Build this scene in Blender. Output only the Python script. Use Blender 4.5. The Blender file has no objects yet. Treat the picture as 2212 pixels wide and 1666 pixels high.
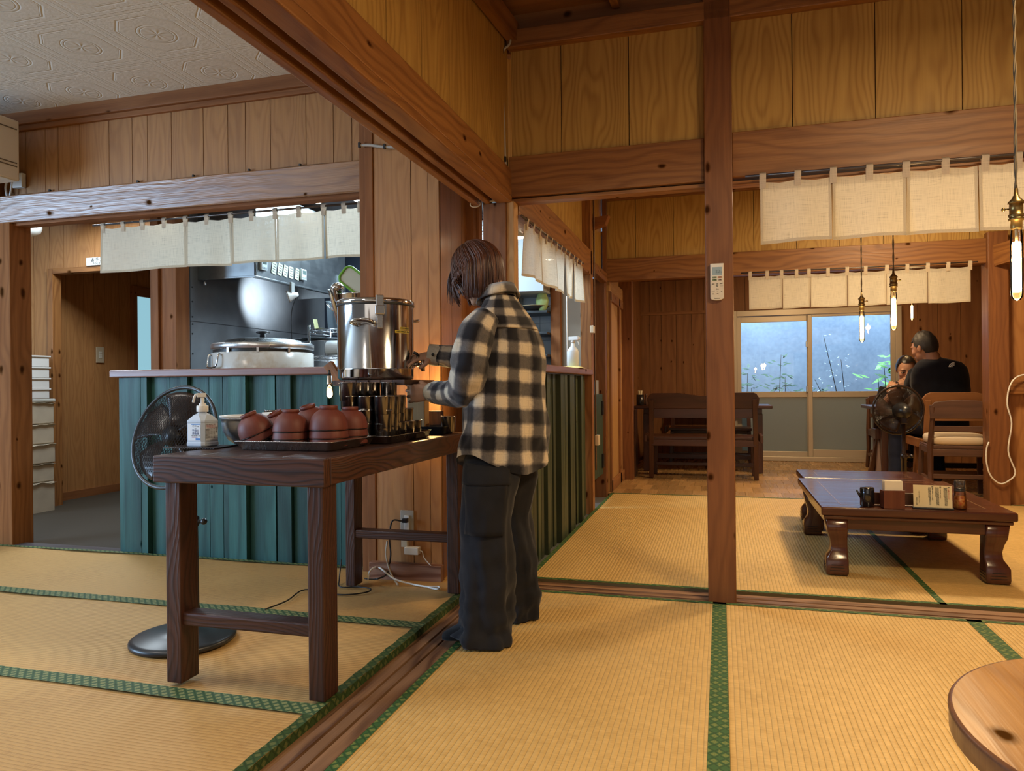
import bpy, math, random
from math import sin, cos, pi, radians, sqrt, atan2, hypot
from mathutils import Vector, Matrix, noise
random.seed(7)
SC = bpy.context.scene
COL = SC.collection
V = Vector

# ------------------------------------------------------------------ camera
F, H0 = 1591.5, 0.96
YAW, PITCH, ROLL = 0.276184, 0.00029, -0.009341
_f = V((-sin(YAW) * cos(PITCH), cos(YAW) * cos(PITCH), sin(PITCH)))
_r = V((cos(YAW), sin(YAW), 0))
_u = _r.cross(_f)
CR = _r * cos(ROLL) + _u * sin(ROLL)
CU = _u * cos(ROLL) - _r * sin(ROLL)
cam = bpy.data.objects.new('camera', bpy.data.cameras.new('camera'))
COL.objects.link(cam)
cam.matrix_world = Matrix(((CR.x, CU.x, -_f.x, 0), (CR.y, CU.y, -_f.y, 0), (CR.z, CU.z, -_f.z, H0), (0, 0, 0, 1)))
cam.data.sensor_width = 36
cam.data.lens = F / 2212 * 36
cam.data.clip_start = 0.05
SC.camera = cam


def at(x, y, X=None, Y=None, Z=None):
    """a pixel of the 2212x1666 frame -> the point of that sight line on a plane"""
    d = _f + CR * ((x - 1106) / F) - CU * ((y - 833) / F)
    o = V((0, 0, H0))
    k = X / d.x if X is not None else (Y / d.y if Y is not None else (Z - H0) / d.z)
    return o + d * k


# ------------------------------------------------------------------ scene tree
def mktag(o, label=None, cat=None, group=None, kind=None):
    if label: o['label'] = label
    if cat: o['category'] = cat
    if group: o['group'] = group
    if kind: o['kind'] = kind
    return o


def thing(name, label, cat, loc=(0, 0, 0), rz=0, group=None):
    o = bpy.data.objects.new(name, None)
    COL.objects.link(o)
    o.location = loc
    o.rotation_euler = (0, 0, rz)
    o.empty_display_size = 0.05
    return mktag(o, label, cat, group)


def children_of(o):
    return [c for c in COL.objects if c.parent is o]


def dup(o, loc=None, rz=None, label=None, group=None, parent=None):
    c = o.copy()
    COL.objects.link(c)
    c.parent = parent
    if parent is None:
        if loc is not None: c.location = loc
        if rz is not None: c.rotation_euler = (0, 0, rz)
        if label: c['label'] = label
        if group: c['group'] = group
    for ch in list(o.children):
        dup(ch, parent=c)
    return c


# ------------------------------------------------------------------ mesh builder
class MB:
    def __init__(s, M=None):
        s.v, s.f, s.uv, s.mi, s.sm, s.rn = [], [], [], [], [], []
        s.M = M or Matrix()

    def face(s, idx, uv, mi=0, sm=False, rn=0.5):
        s.f.append(tuple(idx)); s.uv.append(uv); s.mi.append(mi); s.sm.append(sm); s.rn.append(rn)

    def pt(s, p):
        s.v.append(s.M @ V(p))
        return len(s.v) - 1

    def obox(s, c, size, R=None, mi=0, rn=None, long=None, uvo=None, taper=None):
        """box centred at c; grain (uv v) along its longest side; taper shrinks the bottom"""
        c, h = V(c), [a / 2 for a in size]
        R = R or Matrix.Identity(3)
        rn = random.random() if rn is None else rn
        L = long if long is not None else max(range(3), key=lambda i: size[i])
        ou, ov = uvo if uvo is not None else (0, random.random() * 40)
        P = []
        ids = []
        for i in (-1, 1):
            for j in (-1, 1):
                for k in (-1, 1):
                    t = taper if (taper and k < 0) else 1
                    q = V((i * h[0] * t, j * h[1] * t, k * h[2]))
                    P.append(q)
                    ids.append(s.pt(c + R @ q))
        for ax, quads in ((0, ((0, 1, 3, 2), (4, 6, 7, 5))), (1, ((0, 4, 5, 1), (2, 3, 7, 6))), (2, ((0, 2, 6, 4), (1, 5, 7, 3)))):
            o2 = [i for i in range(3) if i != ax]
            if L in o2:
                vv, uu = L, [i for i in o2 if i != L][0]
            else:
                uu, vv = o2
            for qd in quads:
                s.face([ids[i] for i in qd], [(P[i][uu] + ou + (0 if ax != L else 3), P[i][vv] + ov) for i in qd], mi, False, rn)

    def box(s, x0, x1, y0, y1, z0, z1, **k):
        s.obox(((x0 + x1) / 2, (y0 + y1) / 2, (z0 + z1) / 2), (abs(x1 - x0), abs(y1 - y0), abs(z1 - z0)), **k)

    def bar(s, p0, p1, w, h, up=(0, 0, 1), **k):
        p0, p1 = V(p0), V(p1)
        d = p1 - p0
        z = d.normalized()
        x = V(up).cross(z)
        if x.length < 1e-5: x = V((1, 0, 0)).cross(z)
        x.normalize()
        y = z.cross(x)
        R = Matrix((x, y, z)).transposed()
        s.obox((p0 + p1) / 2, (w, h, d.length), R, long=2, **k)

    def loft(s, rings, closed=True, caps=(True, True), mi=0, sm=True, uvs=(1, 1), rn=0.5, vlen=None):
        n = len(rings[0])
        ids = [[s.pt(p) for p in r] for r in rings]
        dv = [0]
        for a, b in zip(rings, rings[1:]):
            dv.append(dv[-1] + (V(a[0]) - V(b[0])).length)
        m = n if closed else n - 1
        per = [0]
        mid = rings[len(rings) // 2]
        for j in range(n):
            per.append(per[-1] + (V(mid[j]) - V(mid[(j + 1) % n])).length)
        for i in range(len(rings) - 1):
            for j in range(m):
                j2 = (j + 1) % n
                s.face((ids[i][j], ids[i][j2], ids[i + 1][j2], ids[i + 1][j]),
                       [(per[j] * uvs[0], dv[i] * uvs[1]), (per[j + 1] * uvs[0], dv[i] * uvs[1]), (per[j + 1] * uvs[0], dv[i + 1] * uvs[1]), (per[j] * uvs[0], dv[i + 1] * uvs[1])], mi, sm, rn)
        if closed and caps[0]:
            s.face(ids[0][::-1], [(p[0], p[1]) for p in map(V, rings[0][::-1])], mi, False, rn)
        if closed and caps[1]:
            s.face(ids[-1], [(p[0], p[1]) for p in map(V, rings[-1])], mi, False, rn)

    def lathe(s, prof, c=(0, 0, 0), n=24, R=None, mi=0, sm=True, caps=(True, True), ang=(0, 2 * pi)):
        c = V(c)
        R = R or Matrix.Identity(3)
        rings = [[c + R @ V((r * cos(2 * pi * j / n), r * sin(2 * pi * j / n), z)) for j in range(n)] for r, z in prof]
        s.loft(rings, True, (caps[0] and prof[0][0] > 1e-4, caps[1] and prof[-1][0] > 1e-4), mi, sm)

    def tube(s, pts, r, n=8, mi=0, sm=True, caps=True, flat=1.0, up=None):
        pts = [V(p) for p in pts]
        rr = r if isinstance(r, (list, tuple)) else [r] * len(pts)
        rings = []
        t0 = (pts[1] - pts[0]).normalized()
        x = V(up) if up else (V((0, 0, 1)) if abs(t0.z) < .9 else V((1, 0, 0)))
        x = (x - t0 * x.dot(t0)).normalized()
        for i, p in enumerate(pts):
            t = (pts[min(i + 1, len(pts) - 1)] - pts[max(i - 1, 0)])
            t = t.normalized() if t.length > 1e-9 else t0
            x = (x - t * x.dot(t))
            x = x.normalized() if x.length > 1e-6 else V((1, 0, 0))
            y = t.cross(x)
            rings.append([p + x * (rr[i] * cos(2 * pi * j / n)) + y * (rr[i] * flat * sin(2 * pi * j / n)) for j in range(n)])
        s.loft(rings, True, (caps, caps), mi, sm)

    def ball(s, c, r, n=16, m=10, mi=0, R=None):
        c = V(c)
        r = r if isinstance(r, (tuple, list)) else (r, r, r)
        R = R or Matrix.Identity(3)
        rings = []
        for i in range(m + 1):
            a = pi * i / m
            k = max(sin(a), 1e-3)
            rings.append([c + R @ V((r[0] * k * cos(2 * pi * j / n), r[1] * k * sin(2 * pi * j / n), -r[2] * cos(a))) for j in range(n)])
        s.loft(rings, True, (True, True), mi, True)

    def prism(s, poly, a0, a1, fn, mi=0, sm=False, rn=None):
        """poly of (p,q); fn(p,q,a) -> point; extruded from a0 to a1"""
        rn = random.random() if rn is None else rn
        n = len(poly)
        A = [s.pt(fn(p, q, a0)) for p, q in poly]
        B = [s.pt(fn(p, q, a1)) for p, q in poly]
        ov = random.random() * 30
        s.face(A[::-1], [(p[1], p[0] + ov) for p in poly[::-1]], mi, False, rn)
        s.face(B, [(p[1], p[0] + ov) for p in poly], mi, False, rn)
        acc = 0
        for i in range(n):
            j = (i + 1) % n
            d = hypot(poly[i][0] - poly[j][0], poly[i][1] - poly[j][1])
            s.face((A[i], A[j], B[j], B[i]), [(a0, acc + ov), (a0, acc + d + ov), (a1, acc + d + ov), (a1, acc + ov)], mi, sm, rn)
            acc += d

    def grid(s, fn, nu, nv, mi=0, sm=True, uv=None, rn=0.5):
        ids = [[s.pt(fn(i / nu, j / nv)) for i in range(nu + 1)] for j in range(nv + 1)]
        for j in range(nv):
            for i in range(nu):
                q = ((i, j), (i + 1, j), (i + 1, j + 1), (i, j + 1))
                s.face([ids[b][a] for a, b in q], [uv(a / nu, b / nv) if uv else (a / nu, b / nv) for a, b in q], mi, sm, rn)

    def build(s, name, mat, parent=None, bevel=0, seg=2, sub=0, solid=0, fix=True):
        me = bpy.data.meshes.new(name)
        me.from_pydata(s.v, [], s.f)
        ul = me.uv_layers.new(name='UVMap')
        flat = [c for f in s.uv for q in f for c in q]
        ul.data.foreach_set('uv', flat)
        at_ = me.attributes.new('rnd', 'FLOAT', 'FACE')
        at_.data.foreach_set('value', s.rn)
        me.polygons.foreach_set('use_smooth', s.sm)
        me.polygons.foreach_set('material_index', s.mi)
        for m in (mat if isinstance(mat, (list, tuple)) else [mat]):
            me.materials.append(m)
        if fix:
            import bmesh
            bm = bmesh.new(); bm.from_mesh(me)
            bmesh.ops.recalc_face_normals(bm, faces=bm.faces)
            bm.to_mesh(me); bm.free()
        me.update()
        o = bpy.data.objects.new(name, me)
        COL.objects.link(o)
        if parent is not None: o.parent = parent
        if solid:
            md = o.modifiers.new('solid', 'SOLIDIFY'); md.thickness = solid; md.offset = 0
        if bevel:
            md = o.modifiers.new('bevel', 'BEVEL'); md.width = bevel; md.segments = seg; md.limit_method = 'ANGLE'; md.angle_limit = radians(40); md.harden_normals = False
        if sub:
            md = o.modifiers.new('sub', 'SUBSURF'); md.levels = sub; md.render_levels = sub
        return o


def struct(o, label=None):
    o['kind'] = 'structure'
    if label: o['label'] = label
    return o


def Rz(a): return Matrix.Rotation(a, 3, 'Z')
def Rx(a): return Matrix.Rotation(a, 3, 'X')
def Ry(a): return Matrix.Rotation(a, 3, 'Y')


def arc(c, r, a0, a1, n, f):
    return [V(c) + V(f(r * cos(a0 + (a1 - a0) * i / n), r * sin(a0 + (a1 - a0) * i / n))) for i in range(n + 1)]


def smooth_path(pts, k=6):
    """Catmull-Rom through pts"""
    P = [V(p) for p in pts]
    P = [P[0] * 2 - P[1]] + P + [P[-1] * 2 - P[-2]]
    out = []
    for i in range(1, len(P) - 2):
        for j in range(k):
            t = j / k
            a, b, c, d = P[i - 1:i + 3]
            out.append(0.5 * ((2 * b) + (c - a) * t + (2 * a - 5 * b + 4 * c - d) * t * t + (3 * b - a - 3 * c + d) * t ** 3))
    out.append(P[-2])
    return out


def text(body, size, M, mat, parent, name='lettering', align='CENTER', ext=0.0004, bold=0, spacing=1.0, ysc=1.0):
    cu = bpy.data.curves.new(name, 'FONT')
    cu.body = body; cu.size = size; cu.align_x = align; cu.align_y = 'CENTER'; cu.extrude = ext; cu.offset = bold
    cu.space_character = spacing
    cu.resolution_u = 3
    cu.materials.append(mat)
    tmp = bpy.data.objects.new('tmp_text', cu)
    COL.objects.link(tmp)
    dg = bpy.context.evaluated_depsgraph_get()
    me = bpy.data.meshes.new_from_object(tmp.evaluated_get(dg), depsgraph=dg)
    bpy.data.objects.remove(tmp, do_unlink=True)
    me.name = name
    if not me.materials: me.materials.append(mat)
    o = bpy.data.objects.new(name, me)
    COL.objects.link(o)
    o.parent = parent
    o.matrix_local = M @ Matrix.Diagonal((1, ysc, 1, 1))
    return o


def frame_m(origin, right, up):
    r, u = V(right).normalized(), V(up).normalized()
    n = r.cross(u)
    return Matrix(((r.x, u.x, n.x, origin[0]), (r.y, u.y, n.y, origin[1]), (r.z, u.z, n.z, origin[2]), (0, 0, 0, 1)))


# ------------------------------------------------------------------ materials
_MC = {}


class NT:
    def __init__(s, name):
        s.m = bpy.data.materials.new(name)
        s.m.use_nodes = True
        s.t = s.m.node_tree
        s.t.nodes.clear()
        s.out = s.n('ShaderNodeOutputMaterial')

    def n(s, t, **k):
        nd = s.t.nodes.new(t)
        for a, b in k.items():
            if a.startswith('i_'):
                key = a[2:].replace('_', ' ')
                nd.inputs[int(key) if key.isdigit() else key].default_value = b
            else:
                setattr(nd, a, b)
        return nd

    def l(s, a, b):
        s.t.links.new(a, b)

    def math(s, op, a, b=None, c=None, clamp=False):
        nd = s.n('ShaderNodeMath', operation=op, use_clamp=clamp)
        for i, x in enumerate((a, b, c)):
            if x is None: continue
            if isinstance(x, (int, float)): nd.inputs[i].default_value = x
            else: s.l(x, nd.inputs[i])
        return nd.outputs[0]

    def ramp(s, fac, stops, interp='LINEAR'):
        nd = s.n('ShaderNodeValToRGB')
        nd.color_ramp.interpolation = interp
        e = nd.color_ramp.elements
        while len(e) < len(stops): e.new(0.5)
        for el, (p, c) in zip(e, stops):
            el.position = p
            el.color = c if len(c) == 4 else (*c, 1)
        s.l(fac, nd.inputs[0])
        return nd.outputs[0]

    def mix(s, fac, a, b, blend='MIX'):
        nd = s.n('ShaderNodeMix', data_type='RGBA', blend_type=blend, clamp_result=False)
        for i, x in ((0, fac), (6, a), (7, b)):
            if isinstance(x, (int, float)): nd.inputs[i].default_value = x
            elif isinstance(x, tuple): nd.inputs[i].default_value = x if len(x) == 4 else (*x, 1)
            else: s.l(x, nd.inputs[i])
        return nd.outputs[2]

    def noise(s, vec, scale, detail=3, rough=.5, dim='3D', dist=0.0):
        nd = s.n('ShaderNodeTexNoise', noise_dimensions=dim)
        nd.inputs['Scale'].default_value = scale
        nd.inputs['Detail'].default_value = detail
        nd.inputs['Roughness'].default_value = rough
        nd.inputs['Distortion'].default_value = dist
        if vec is not None: s.l(vec, nd.inputs['Vector'])
        return nd.outputs['Fac']

    def vec(s, x, y, z=0.0):
        nd = s.n('ShaderNodeCombineXYZ')
        for i, q in enumerate((x, y, z)):
            if isinstance(q, (int, float)): nd.inputs[i].default_value = q
            else: s.l(q, nd.inputs[i])
        return nd.outputs[0]

    def bump(s, h, strength=.3, dist=.002, normal=None):
        nd = s.n('ShaderNodeBump')
        nd.inputs['Strength'].default_value = strength
        nd.inputs['Distance'].default_value = dist
        s.l(h, nd.inputs['Height'])
        if normal is not None: s.l(normal, nd.inputs['Normal'])
        return nd.outputs[0]

    def bsdf(s, col, rough=.5, metal=0.0, spec=.5, normal=None, **k):
        b = s.n('ShaderNodeBsdfPrincipled')
        for key, x in (('Base Color', col), ('Roughness', rough), ('Metallic', metal), ('Specular IOR Level', spec)):
            if isinstance(x, (int, float)): b.inputs[key].default_value = x
            elif isinstance(x, tuple): b.inputs[key].default_value = x if len(x) == 4 else (*x, 1)
            else: s.l(x, b.inputs[key])
        for key, x in k.items():
            key = key.replace('_', ' ')
            if isinstance(x, (int, float)): b.inputs[key].default_value = x
            elif key == 'Subsurface Radius': b.inputs[key].default_value = x
            elif isinstance(x, tuple): b.inputs[key].default_value = x if len(x) == 4 else (*x, 1)
            else: s.l(x, b.inputs[key])
        if normal is not None: s.l(normal, b.inputs['Normal'])
        s.l(b.outputs[0], s.out.inputs[0])
        return b

    def uvs(s):
        u = s.n('ShaderNodeUVMap'); u.uv_map = 'UVMap'
        x = s.n('ShaderNodeSeparateXYZ')
        s.l(u.outputs[0], x.inputs[0])
        return x.outputs[0], x.outputs[1]

    def rnd(s):
        a = s.n('ShaderNodeAttribute', attribute_name='rnd')
        return a.outputs['Fac']

    def obj(s):
        return s.n('ShaderNodeTexCoord').outputs['Object']


def cached(f):
    def g(*a, **k):
        key = (f.__name__, a, tuple(sorted(k.items())))
        if key not in _MC: _MC[key] = f(*a, **k)
        return _MC[key]
    return g


@cached
def wood(name, dark, light, rough=.4, ring=.9, cath=0.0, knots=0.5, vary=.25, spec=.4, scale=1.0, line=1.0, bumpk=.15, smear=0.0):
    """grain runs along uv v; cath>0 draws cathedral figure around u=0"""
    t = NT(name)
    u, v = t.uvs()
    rn = t.rnd()
    off = t.math('MULTIPLY', rn, 37.0)
    us, vs = t.math('MULTIPLY', u, scale), t.math('MULTIPLY', v, scale)
    low = t.noise(t.vec(t.math('MULTIPLY', us, 5), t.math('MULTIPLY', vs, 1.3), off), 1, 2)
    if cath > 0:
        h = t.math('ADD', t.math('MULTIPLY', t.math('POWER', t.math('ABSOLUTE', t.math('MULTIPLY', us, 1 / cath)), 1.5), 1.0), t.math('MULTIPLY', low, 4.2))
        freq = 14.0 * line
    else:
        h = t.math('ADD', t.math('MULTIPLY', us, 9.0), t.math('MULTIPLY', low, 2.6))
        freq = 7.0 * line
    s_ = t.math('SINE', t.math('MULTIPLY', h, freq))
    rings = t.math('POWER', t.math('MULTIPLY_ADD', s_, .5, .5), 2.2)
    fine = t.noise(t.vec(t.math('MULTIPLY', us, 160), t.math('MULTIPLY', vs, 5), off), 1, 2)
    mid = t.noise(t.vec(t.math('MULTIPLY', us, 24), t.math('MULTIPLY', vs, 1.2), off), 1, 3)
    fac = t.math('ADD', t.math('MULTIPLY', rings, .38 * ring), t.math('ADD', t.math('MULTIPLY', mid, .55), t.math('MULTIPLY', fine, .35)))
    mid_c = tuple((a + b) / 2 for a, b in zip(dark, light))
    col = t.ramp(fac, [(.22, light), (.55, mid_c), (.95, dark)])
    if smear:
        sm = t.noise(t.vec(t.math('MULTIPLY', us, 3), t.math('MULTIPLY', vs, 2.0), off), 1, 4)
        col = t.mix(t.math('MULTIPLY', t.math('SUBTRACT', sm, .45, clamp=True), smear * 4, clamp=True), col, tuple(c * .45 for c in dark))
    if knots:
        vo = t.n('ShaderNodeTexVoronoi', feature='F1', voronoi_dimensions='2D')
        vo.inputs['Scale'].default_value = 1
        nz = t.noise(t.vec(us, vs, off), 9, 2)
        t.l(t.vec(t.math('ADD', t.math('MULTIPLY', us, 7.0), off), t.math('ADD', t.math('MULTIPLY', vs, 4.2), t.math('MULTIPLY', nz, .35))), vo.inputs['Vector'])
        sep = t.n('ShaderNodeSeparateColor'); t.l(vo.outputs['Color'], sep.inputs[0])
        pick = t.math('GREATER_THAN', sep.outputs[0], 1 - knots * .45)
        size = t.math('MULTIPLY_ADD', sep.outputs[1], .11, .05)
        k = t.math('MULTIPLY', t.math('SUBTRACT', 1.0, t.math('DIVIDE', vo.outputs['Distance'], size), clamp=True), pick)
        col = t.mix(t.math('MULTIPLY', k, 1.5, clamp=True), col, tuple(c * .30 for c in dark))
        spec = t.math('MULTIPLY', t.math('SUBTRACT', 1.0, t.math('MULTIPLY', k, 1.8, clamp=True)), spec)
    val = t.math('MULTIPLY_ADD', rn, vary * 2, 1 - vary)
    col = t.mix(1.0, col, t.vec(val, val, val), 'MULTIPLY')
    nrm = t.bump(t.math('ADD', fac, t.math('MULTIPLY', fine, .5)), bumpk, .004)
    t.bsdf(col, t.math('MULTIPLY_ADD', mid, .25, rough - .1), 0, spec, nrm)
    return t.m


@cached
def plain(name, col, rough=.5, metal=0.0, spec=.5, var=0.0, scale=20.0, bump=0.0, **k):
    t = NT(name)
    c = col
    nrm = None
    if var or bump:
        nz = t.noise(t.obj(), scale, 4)
        if var:
            c = t.ramp(nz, [(.3, tuple(x * (1 - var) for x in col)), (.7, tuple(min(1, x * (1 + var)) for x in col))])
        if bump:
            nrm = t.bump(nz, bump, .002)
    t.bsdf(c, rough, metal, spec, nrm, **k)
    return t.m


@cached
def steel(name, col=(.62, .63, .65), rough=.18, brushed=.0, aniso=(200, 200, 4), dirt=0.0):
    t = NT(name)
    o = t.obj()
    mp = t.n('ShaderNodeMapping'); mp.inputs['Scale'].default_value = aniso
    t.l(o, mp.inputs[0])
    nz = t.noise(mp.outputs[0], 1, 3)
    big = t.noise(o, 9, 4)
    r = t.math('ADD', rough, t.math('ADD', t.math('MULTIPLY', nz, brushed), t.math('MULTIPLY', t.math('SUBTRACT', big, .4, clamp=True), .25)))
    c = col
    if dirt:
        c = t.mix(t.math('MULTIPLY', t.math('SUBTRACT', big, .5, clamp=True), 4 * dirt, clamp=True), col, tuple(x * .45 for x in col))
    t.bsdf(c, r, 1.0, .5, t.bump(nz, .03, .001))
    return t.m


@cached
def emit(name, col, strength):
    t = NT(name)
    e = t.n('ShaderNodeEmission'); e.inputs[0].default_value = (*col, 1); e.inputs[1].default_value = strength
    t.l(e.outputs[0], t.out.inputs[0])
    return t.m


@cached
def glass(name, tint=(1, 1, 1), rough=.0, fres=1.45, base=0.0, basecol=(.5, .5, .5)):
    """thin clear glass: see-through with a fresnel reflection"""
    t = NT(name)
    tr = t.n('ShaderNodeBsdfTransparent'); tr.inputs[0].default_value = (*tint, 1)
    gl = t.n('ShaderNodeBsdfGlossy'); gl.inputs['Roughness'].default_value = rough
    fr = t.n('ShaderNodeFresnel'); fr.inputs[0].default_value = fres
    mx = t.n('ShaderNodeMixShader')
    t.l(fr.outputs[0], mx.inputs[0]); t.l(tr.outputs[0], mx.inputs[1]); t.l(gl.outputs[0], mx.inputs[2])
    last = mx.outputs[0]
    if base:
        df = t.n('ShaderNodeBsdfDiffuse'); df.inputs[0].default_value = (*basecol, 1)
        m2 = t.n('ShaderNodeMixShader'); m2.inputs[0].default_value = base
        t.l(last, m2.inputs[1]); t.l(df.outputs[0], m2.inputs[2])
        last = m2.outputs[0]
    t.l(last, t.out.inputs[0])
    return t.m


@cached
def linen(name, col=(.72, .66, .54), trans=.5):
    """loose-weave noren cloth: lets light through, slubby threads"""
    t = NT(name)
    u, v = t.uvs()
    a = t.noise(t.vec(t.math('MULTIPLY', u, 520), t.math('MULTIPLY', v, 14)), 1, 2)
    b = t.noise(t.vec(t.math('MULTIPLY', u, 14), t.math('MULTIPLY', v, 520)), 1, 2)
    w = t.math('MULTIPLY', t.math('ADD', a, b), .5)
    c = t.ramp(w, [(.36, tuple(x * .84 for x in col)), (.52, col), (.68, tuple(min(1, x * 1.06) for x in col))])
    nrm = t.bump(w, .35, .002)
    d = t.n('ShaderNodeBsdfDiffuse'); t.l(c, d.inputs[0]); t.l(nrm, d.inputs['Normal'])
    tl = t.n('ShaderNodeBsdfTranslucent'); t.l(c, tl.inputs[0])
    m1 = t.n('ShaderNodeMixShader'); m1.inputs[0].default_value = trans
    t.l(d.outputs[0], m1.inputs[1]); t.l(tl.outputs[0], m1.inputs[2])
    tp = t.n('ShaderNodeBsdfTransparent')
    m2 = t.n('ShaderNodeMixShader')
    t.l(t.math('MULTIPLY', t.math('SUBTRACT', .45, w, clamp=True), 2.0, clamp=True), m2.inputs[0])
    t.l(m1.outputs[0], m2.inputs[1]); t.l(tp.outputs[0], m2.inputs[2])
    t.l(m2.outputs[0], t.out.inputs[0])
    return t.m


@cached
def tatami(name, c0, c1, pitch=.0165, wear=.3, ribk=.52):
    """ribs along uv v, rush stalks across them"""
    t = NT(name)
    u, v = t.uvs()
    wob = t.math('MULTIPLY', t.noise(t.vec(t.math('MULTIPLY', u, 3), t.math('MULTIPLY', v, 6)), 1, 2), .005)
    uu = t.math('DIVIDE', t.math('ADD', u, wob), pitch)
    rib = t.math('ABSOLUTE', t.math('SINE', t.math('MULTIPLY', uu, pi)))
    cell = t.math('FLOOR', uu)
    rush = t.noise(t.vec(t.math('MULTIPLY', u, 14), t.math('MULTIPLY', v, 330), t.math('MULTIPLY', cell, .37)), 1, 2)
    patch = t.noise(t.vec(t.math('MULTIPLY', cell, 1.7), t.math('MULTIPLY', v, 22)), 1, 1)
    big = t.noise(t.vec(t.math('MULTIPLY', u, 2.2), t.math('MULTIPLY', v, 2.2)), 1, 4)
    f = t.math('ADD', t.math('MULTIPLY', rush, .55), t.math('ADD', t.math('MULTIPLY', patch, .42), t.math('MULTIPLY', big, wear)))
    col = t.ramp(f, [(.25, c0), (.8, c1)])
    col = t.mix(t.math('MULTIPLY', t.math('SUBTRACT', 1, t.math('MULTIPLY', rib, 3.5, clamp=True), clamp=True), ribk), col, tuple(c * .42 for c in c0))
    h = t.math('ADD', t.math('POWER', rib, .6), t.math('MULTIPLY', rush, .3))
    t.bsdf(col, .55, 0, .35, t.bump(h, ribk + .05, .003))
    return t.m


@cached
def border(name, g0=(.035, .085, .03), gold=(.28, .26, .07), kind=0, amount=.5):
    """tatami edging: dark green brocade with pale gold diamonds"""
    t = NT(name)
    u, v = t.uvs()
    k = 1 / .034
    a = t.math('MULTIPLY', t.math('ADD', u, v), k)
    b = t.math('MULTIPLY', t.math('SUBTRACT', u, v), k)
    fa, fb = t.math('FRACT', a), t.math('FRACT', b)
    da = t.math('ABSOLUTE', t.math('SUBTRACT', fa, .5)); db = t.math('ABSOLUTE', t.math('SUBTRACT', fb, .5))
    m = t.math('MAXIMUM', da, db)
    edge = t.math('GREATER_THAN', m, .42)
    core = t.math('LESS_THAN', m, .3)
    chk = t.math('MODULO', t.math('ABSOLUTE', t.math('ADD', t.math('FLOOR', a), t.math('MULTIPLY', t.math('FLOOR', b), 2))), 3.0)
    on = t.math('MULTIPLY', core, t.math('LESS_THAN', chk, 3 * amount))
    nz = t.noise(t.vec(u, v), 420, 2)
    on = t.math('MULTIPLY', on, t.math('GREATER_THAN', nz, .42))
    col = t.mix(t.math('MULTIPLY', on, .6), g0, gold)
    col = t.mix(t.math('MULTIPLY', edge, .6), col, tuple(c * .4 for c in g0))
    t.bsdf(col, .6, 0, .3, t.bump(m, .3, .001))
    return t.m
# ================================================================== MATERIAL SET
HONEY = wood('beam_wood', (.14, .048, .014), (.34, .15, .046), .42, .7, 0, .75, .12, .4, 1.0, 2.2, .2, .10)
POSTW = wood('post_wood', (.12, .042, .015), (.25, .100, .034), .42, .5, 0, .8, .1, .4, 1.0, 2.0, .15, .10)
PANEL = wood('panel_wood', (.34, .18, .045), (.52, .32, .088), .5, 1.0, .09, 0, .1, .3, 1.0, 1.0)
PANELL = wood('panel_wood_hall', (.30, .125, .04), (.45, .215, .075), .42, .7, .08, 0, .12, .4, 1.0, .9)
RETW = wood('return_wood', (.25, .10, .035), (.40, .17, .06), .35, .5, .1, .1, .12, .5)
OLDW = wood('old_plank_wood', (.17, .065, .022), (.33, .145, .05), .55, .6, 0, .6, .15)
TRIMW = wood('trim_wood', (.17, .06, .022), (.33, .135, .050), .6, .5, 0, .3, .1, .15)
POSTL = wood('left_post_wood', (.15, .055, .018), (.30, .125, .042), .7, .6, 0, .8, .1, .12, 1.0, 2.0, .15, .1)
PALEW = wood('pale_door_wood', (.30, .15, .05), (.48, .27, .10), .5, .7, .05, .1, .1)
SILLW = wood('sill_wood', (.09, .04, .022), (.36, .20, .105), .42, 1.0, 0, .1, .2, .5, 1.0, 1.5)
DARKW = wood('dark_table_wood', (.028, .010, .007), (.085, .030, .018), .38, 1.0, 0, .12, .15, .5, 1.0, 6.0, .3)
ROSE = wood('rosewood', (.035, .010, .006), (.10, .032, .016), .16, .5, 0, 0, .1, .6, 1.0, .8, .05)
BENCHW = wood('bench_wood', (.03, .010, .006), (.075, .026, .014), .3, .6, 0, 0, .1, .5)
CHAIRW = wood('chair_wood', (.05, .022, .013), (.12, .055, .032), .4, .5, 0, 0, .1, .4)
ORBENCH = wood('orange_bench_wood', (.16, .06, .02), (.30, .125, .045), .35, .7, 0, 0, .1, .4)
COUNTW = wood('counter_top_wood', (.13, .06, .045), (.26, .125, .095), .35, .5, 0, .1, .1, .5)
GREENW = wood('green_board', (.010, .045, .042), (.032, .12, .112), .5, .9, 0, .12, .3, .4, 1.0, 1.0, .2)
GREEND = wood('green_board_side', (.026, .036, .018), (.07, .085, .042), .5, .8, 0, .1, .4, .4)
FLOORW = wood('corridor_board', (.07, .068, .078), (.14, .135, .15), .28, .5, 0, 0, .2, .5)
PARQ = wood('parquet', (.30, .16, .055), (.46, .27, .11), .25, .4, 0, 0, .3, .5)
TAT_B = tatami('tatami_weave', (.42, .25, .075), (.70, .46, .17))
TAT_L = tatami('tatami_weave_old', (.36, .185, .06), (.60, .36, .13), .0145, .6, .38)
BORD = border('tatami_border', (.045, .115, .036), (.26, .27, .07))
BORDL = border('tatami_border_old', (.06, .12, .05), (.40, .38, .16), 0, .75)
BORDE = border('tatami_border_edge', (.045, .085, .025), (.20, .19, .06), 0, .35)
STEEL = steel('polished_steel', (.60, .60, .61), .07, .03)
STEELB = steel('brushed_steel', (.50, .51, .53), .25, .15)
BLACKP = plain('black_plastic', (.012, .012, .014), .35)
WHITEP = plain('white_plastic', (.75, .74, .71), .4)
LINEN = linen('noren_linen')
CABLE = plain('grey_cable', (.38, .35, .31), .5)
BCABLE = plain('black_cable', (.01, .01, .011), .45)
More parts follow.
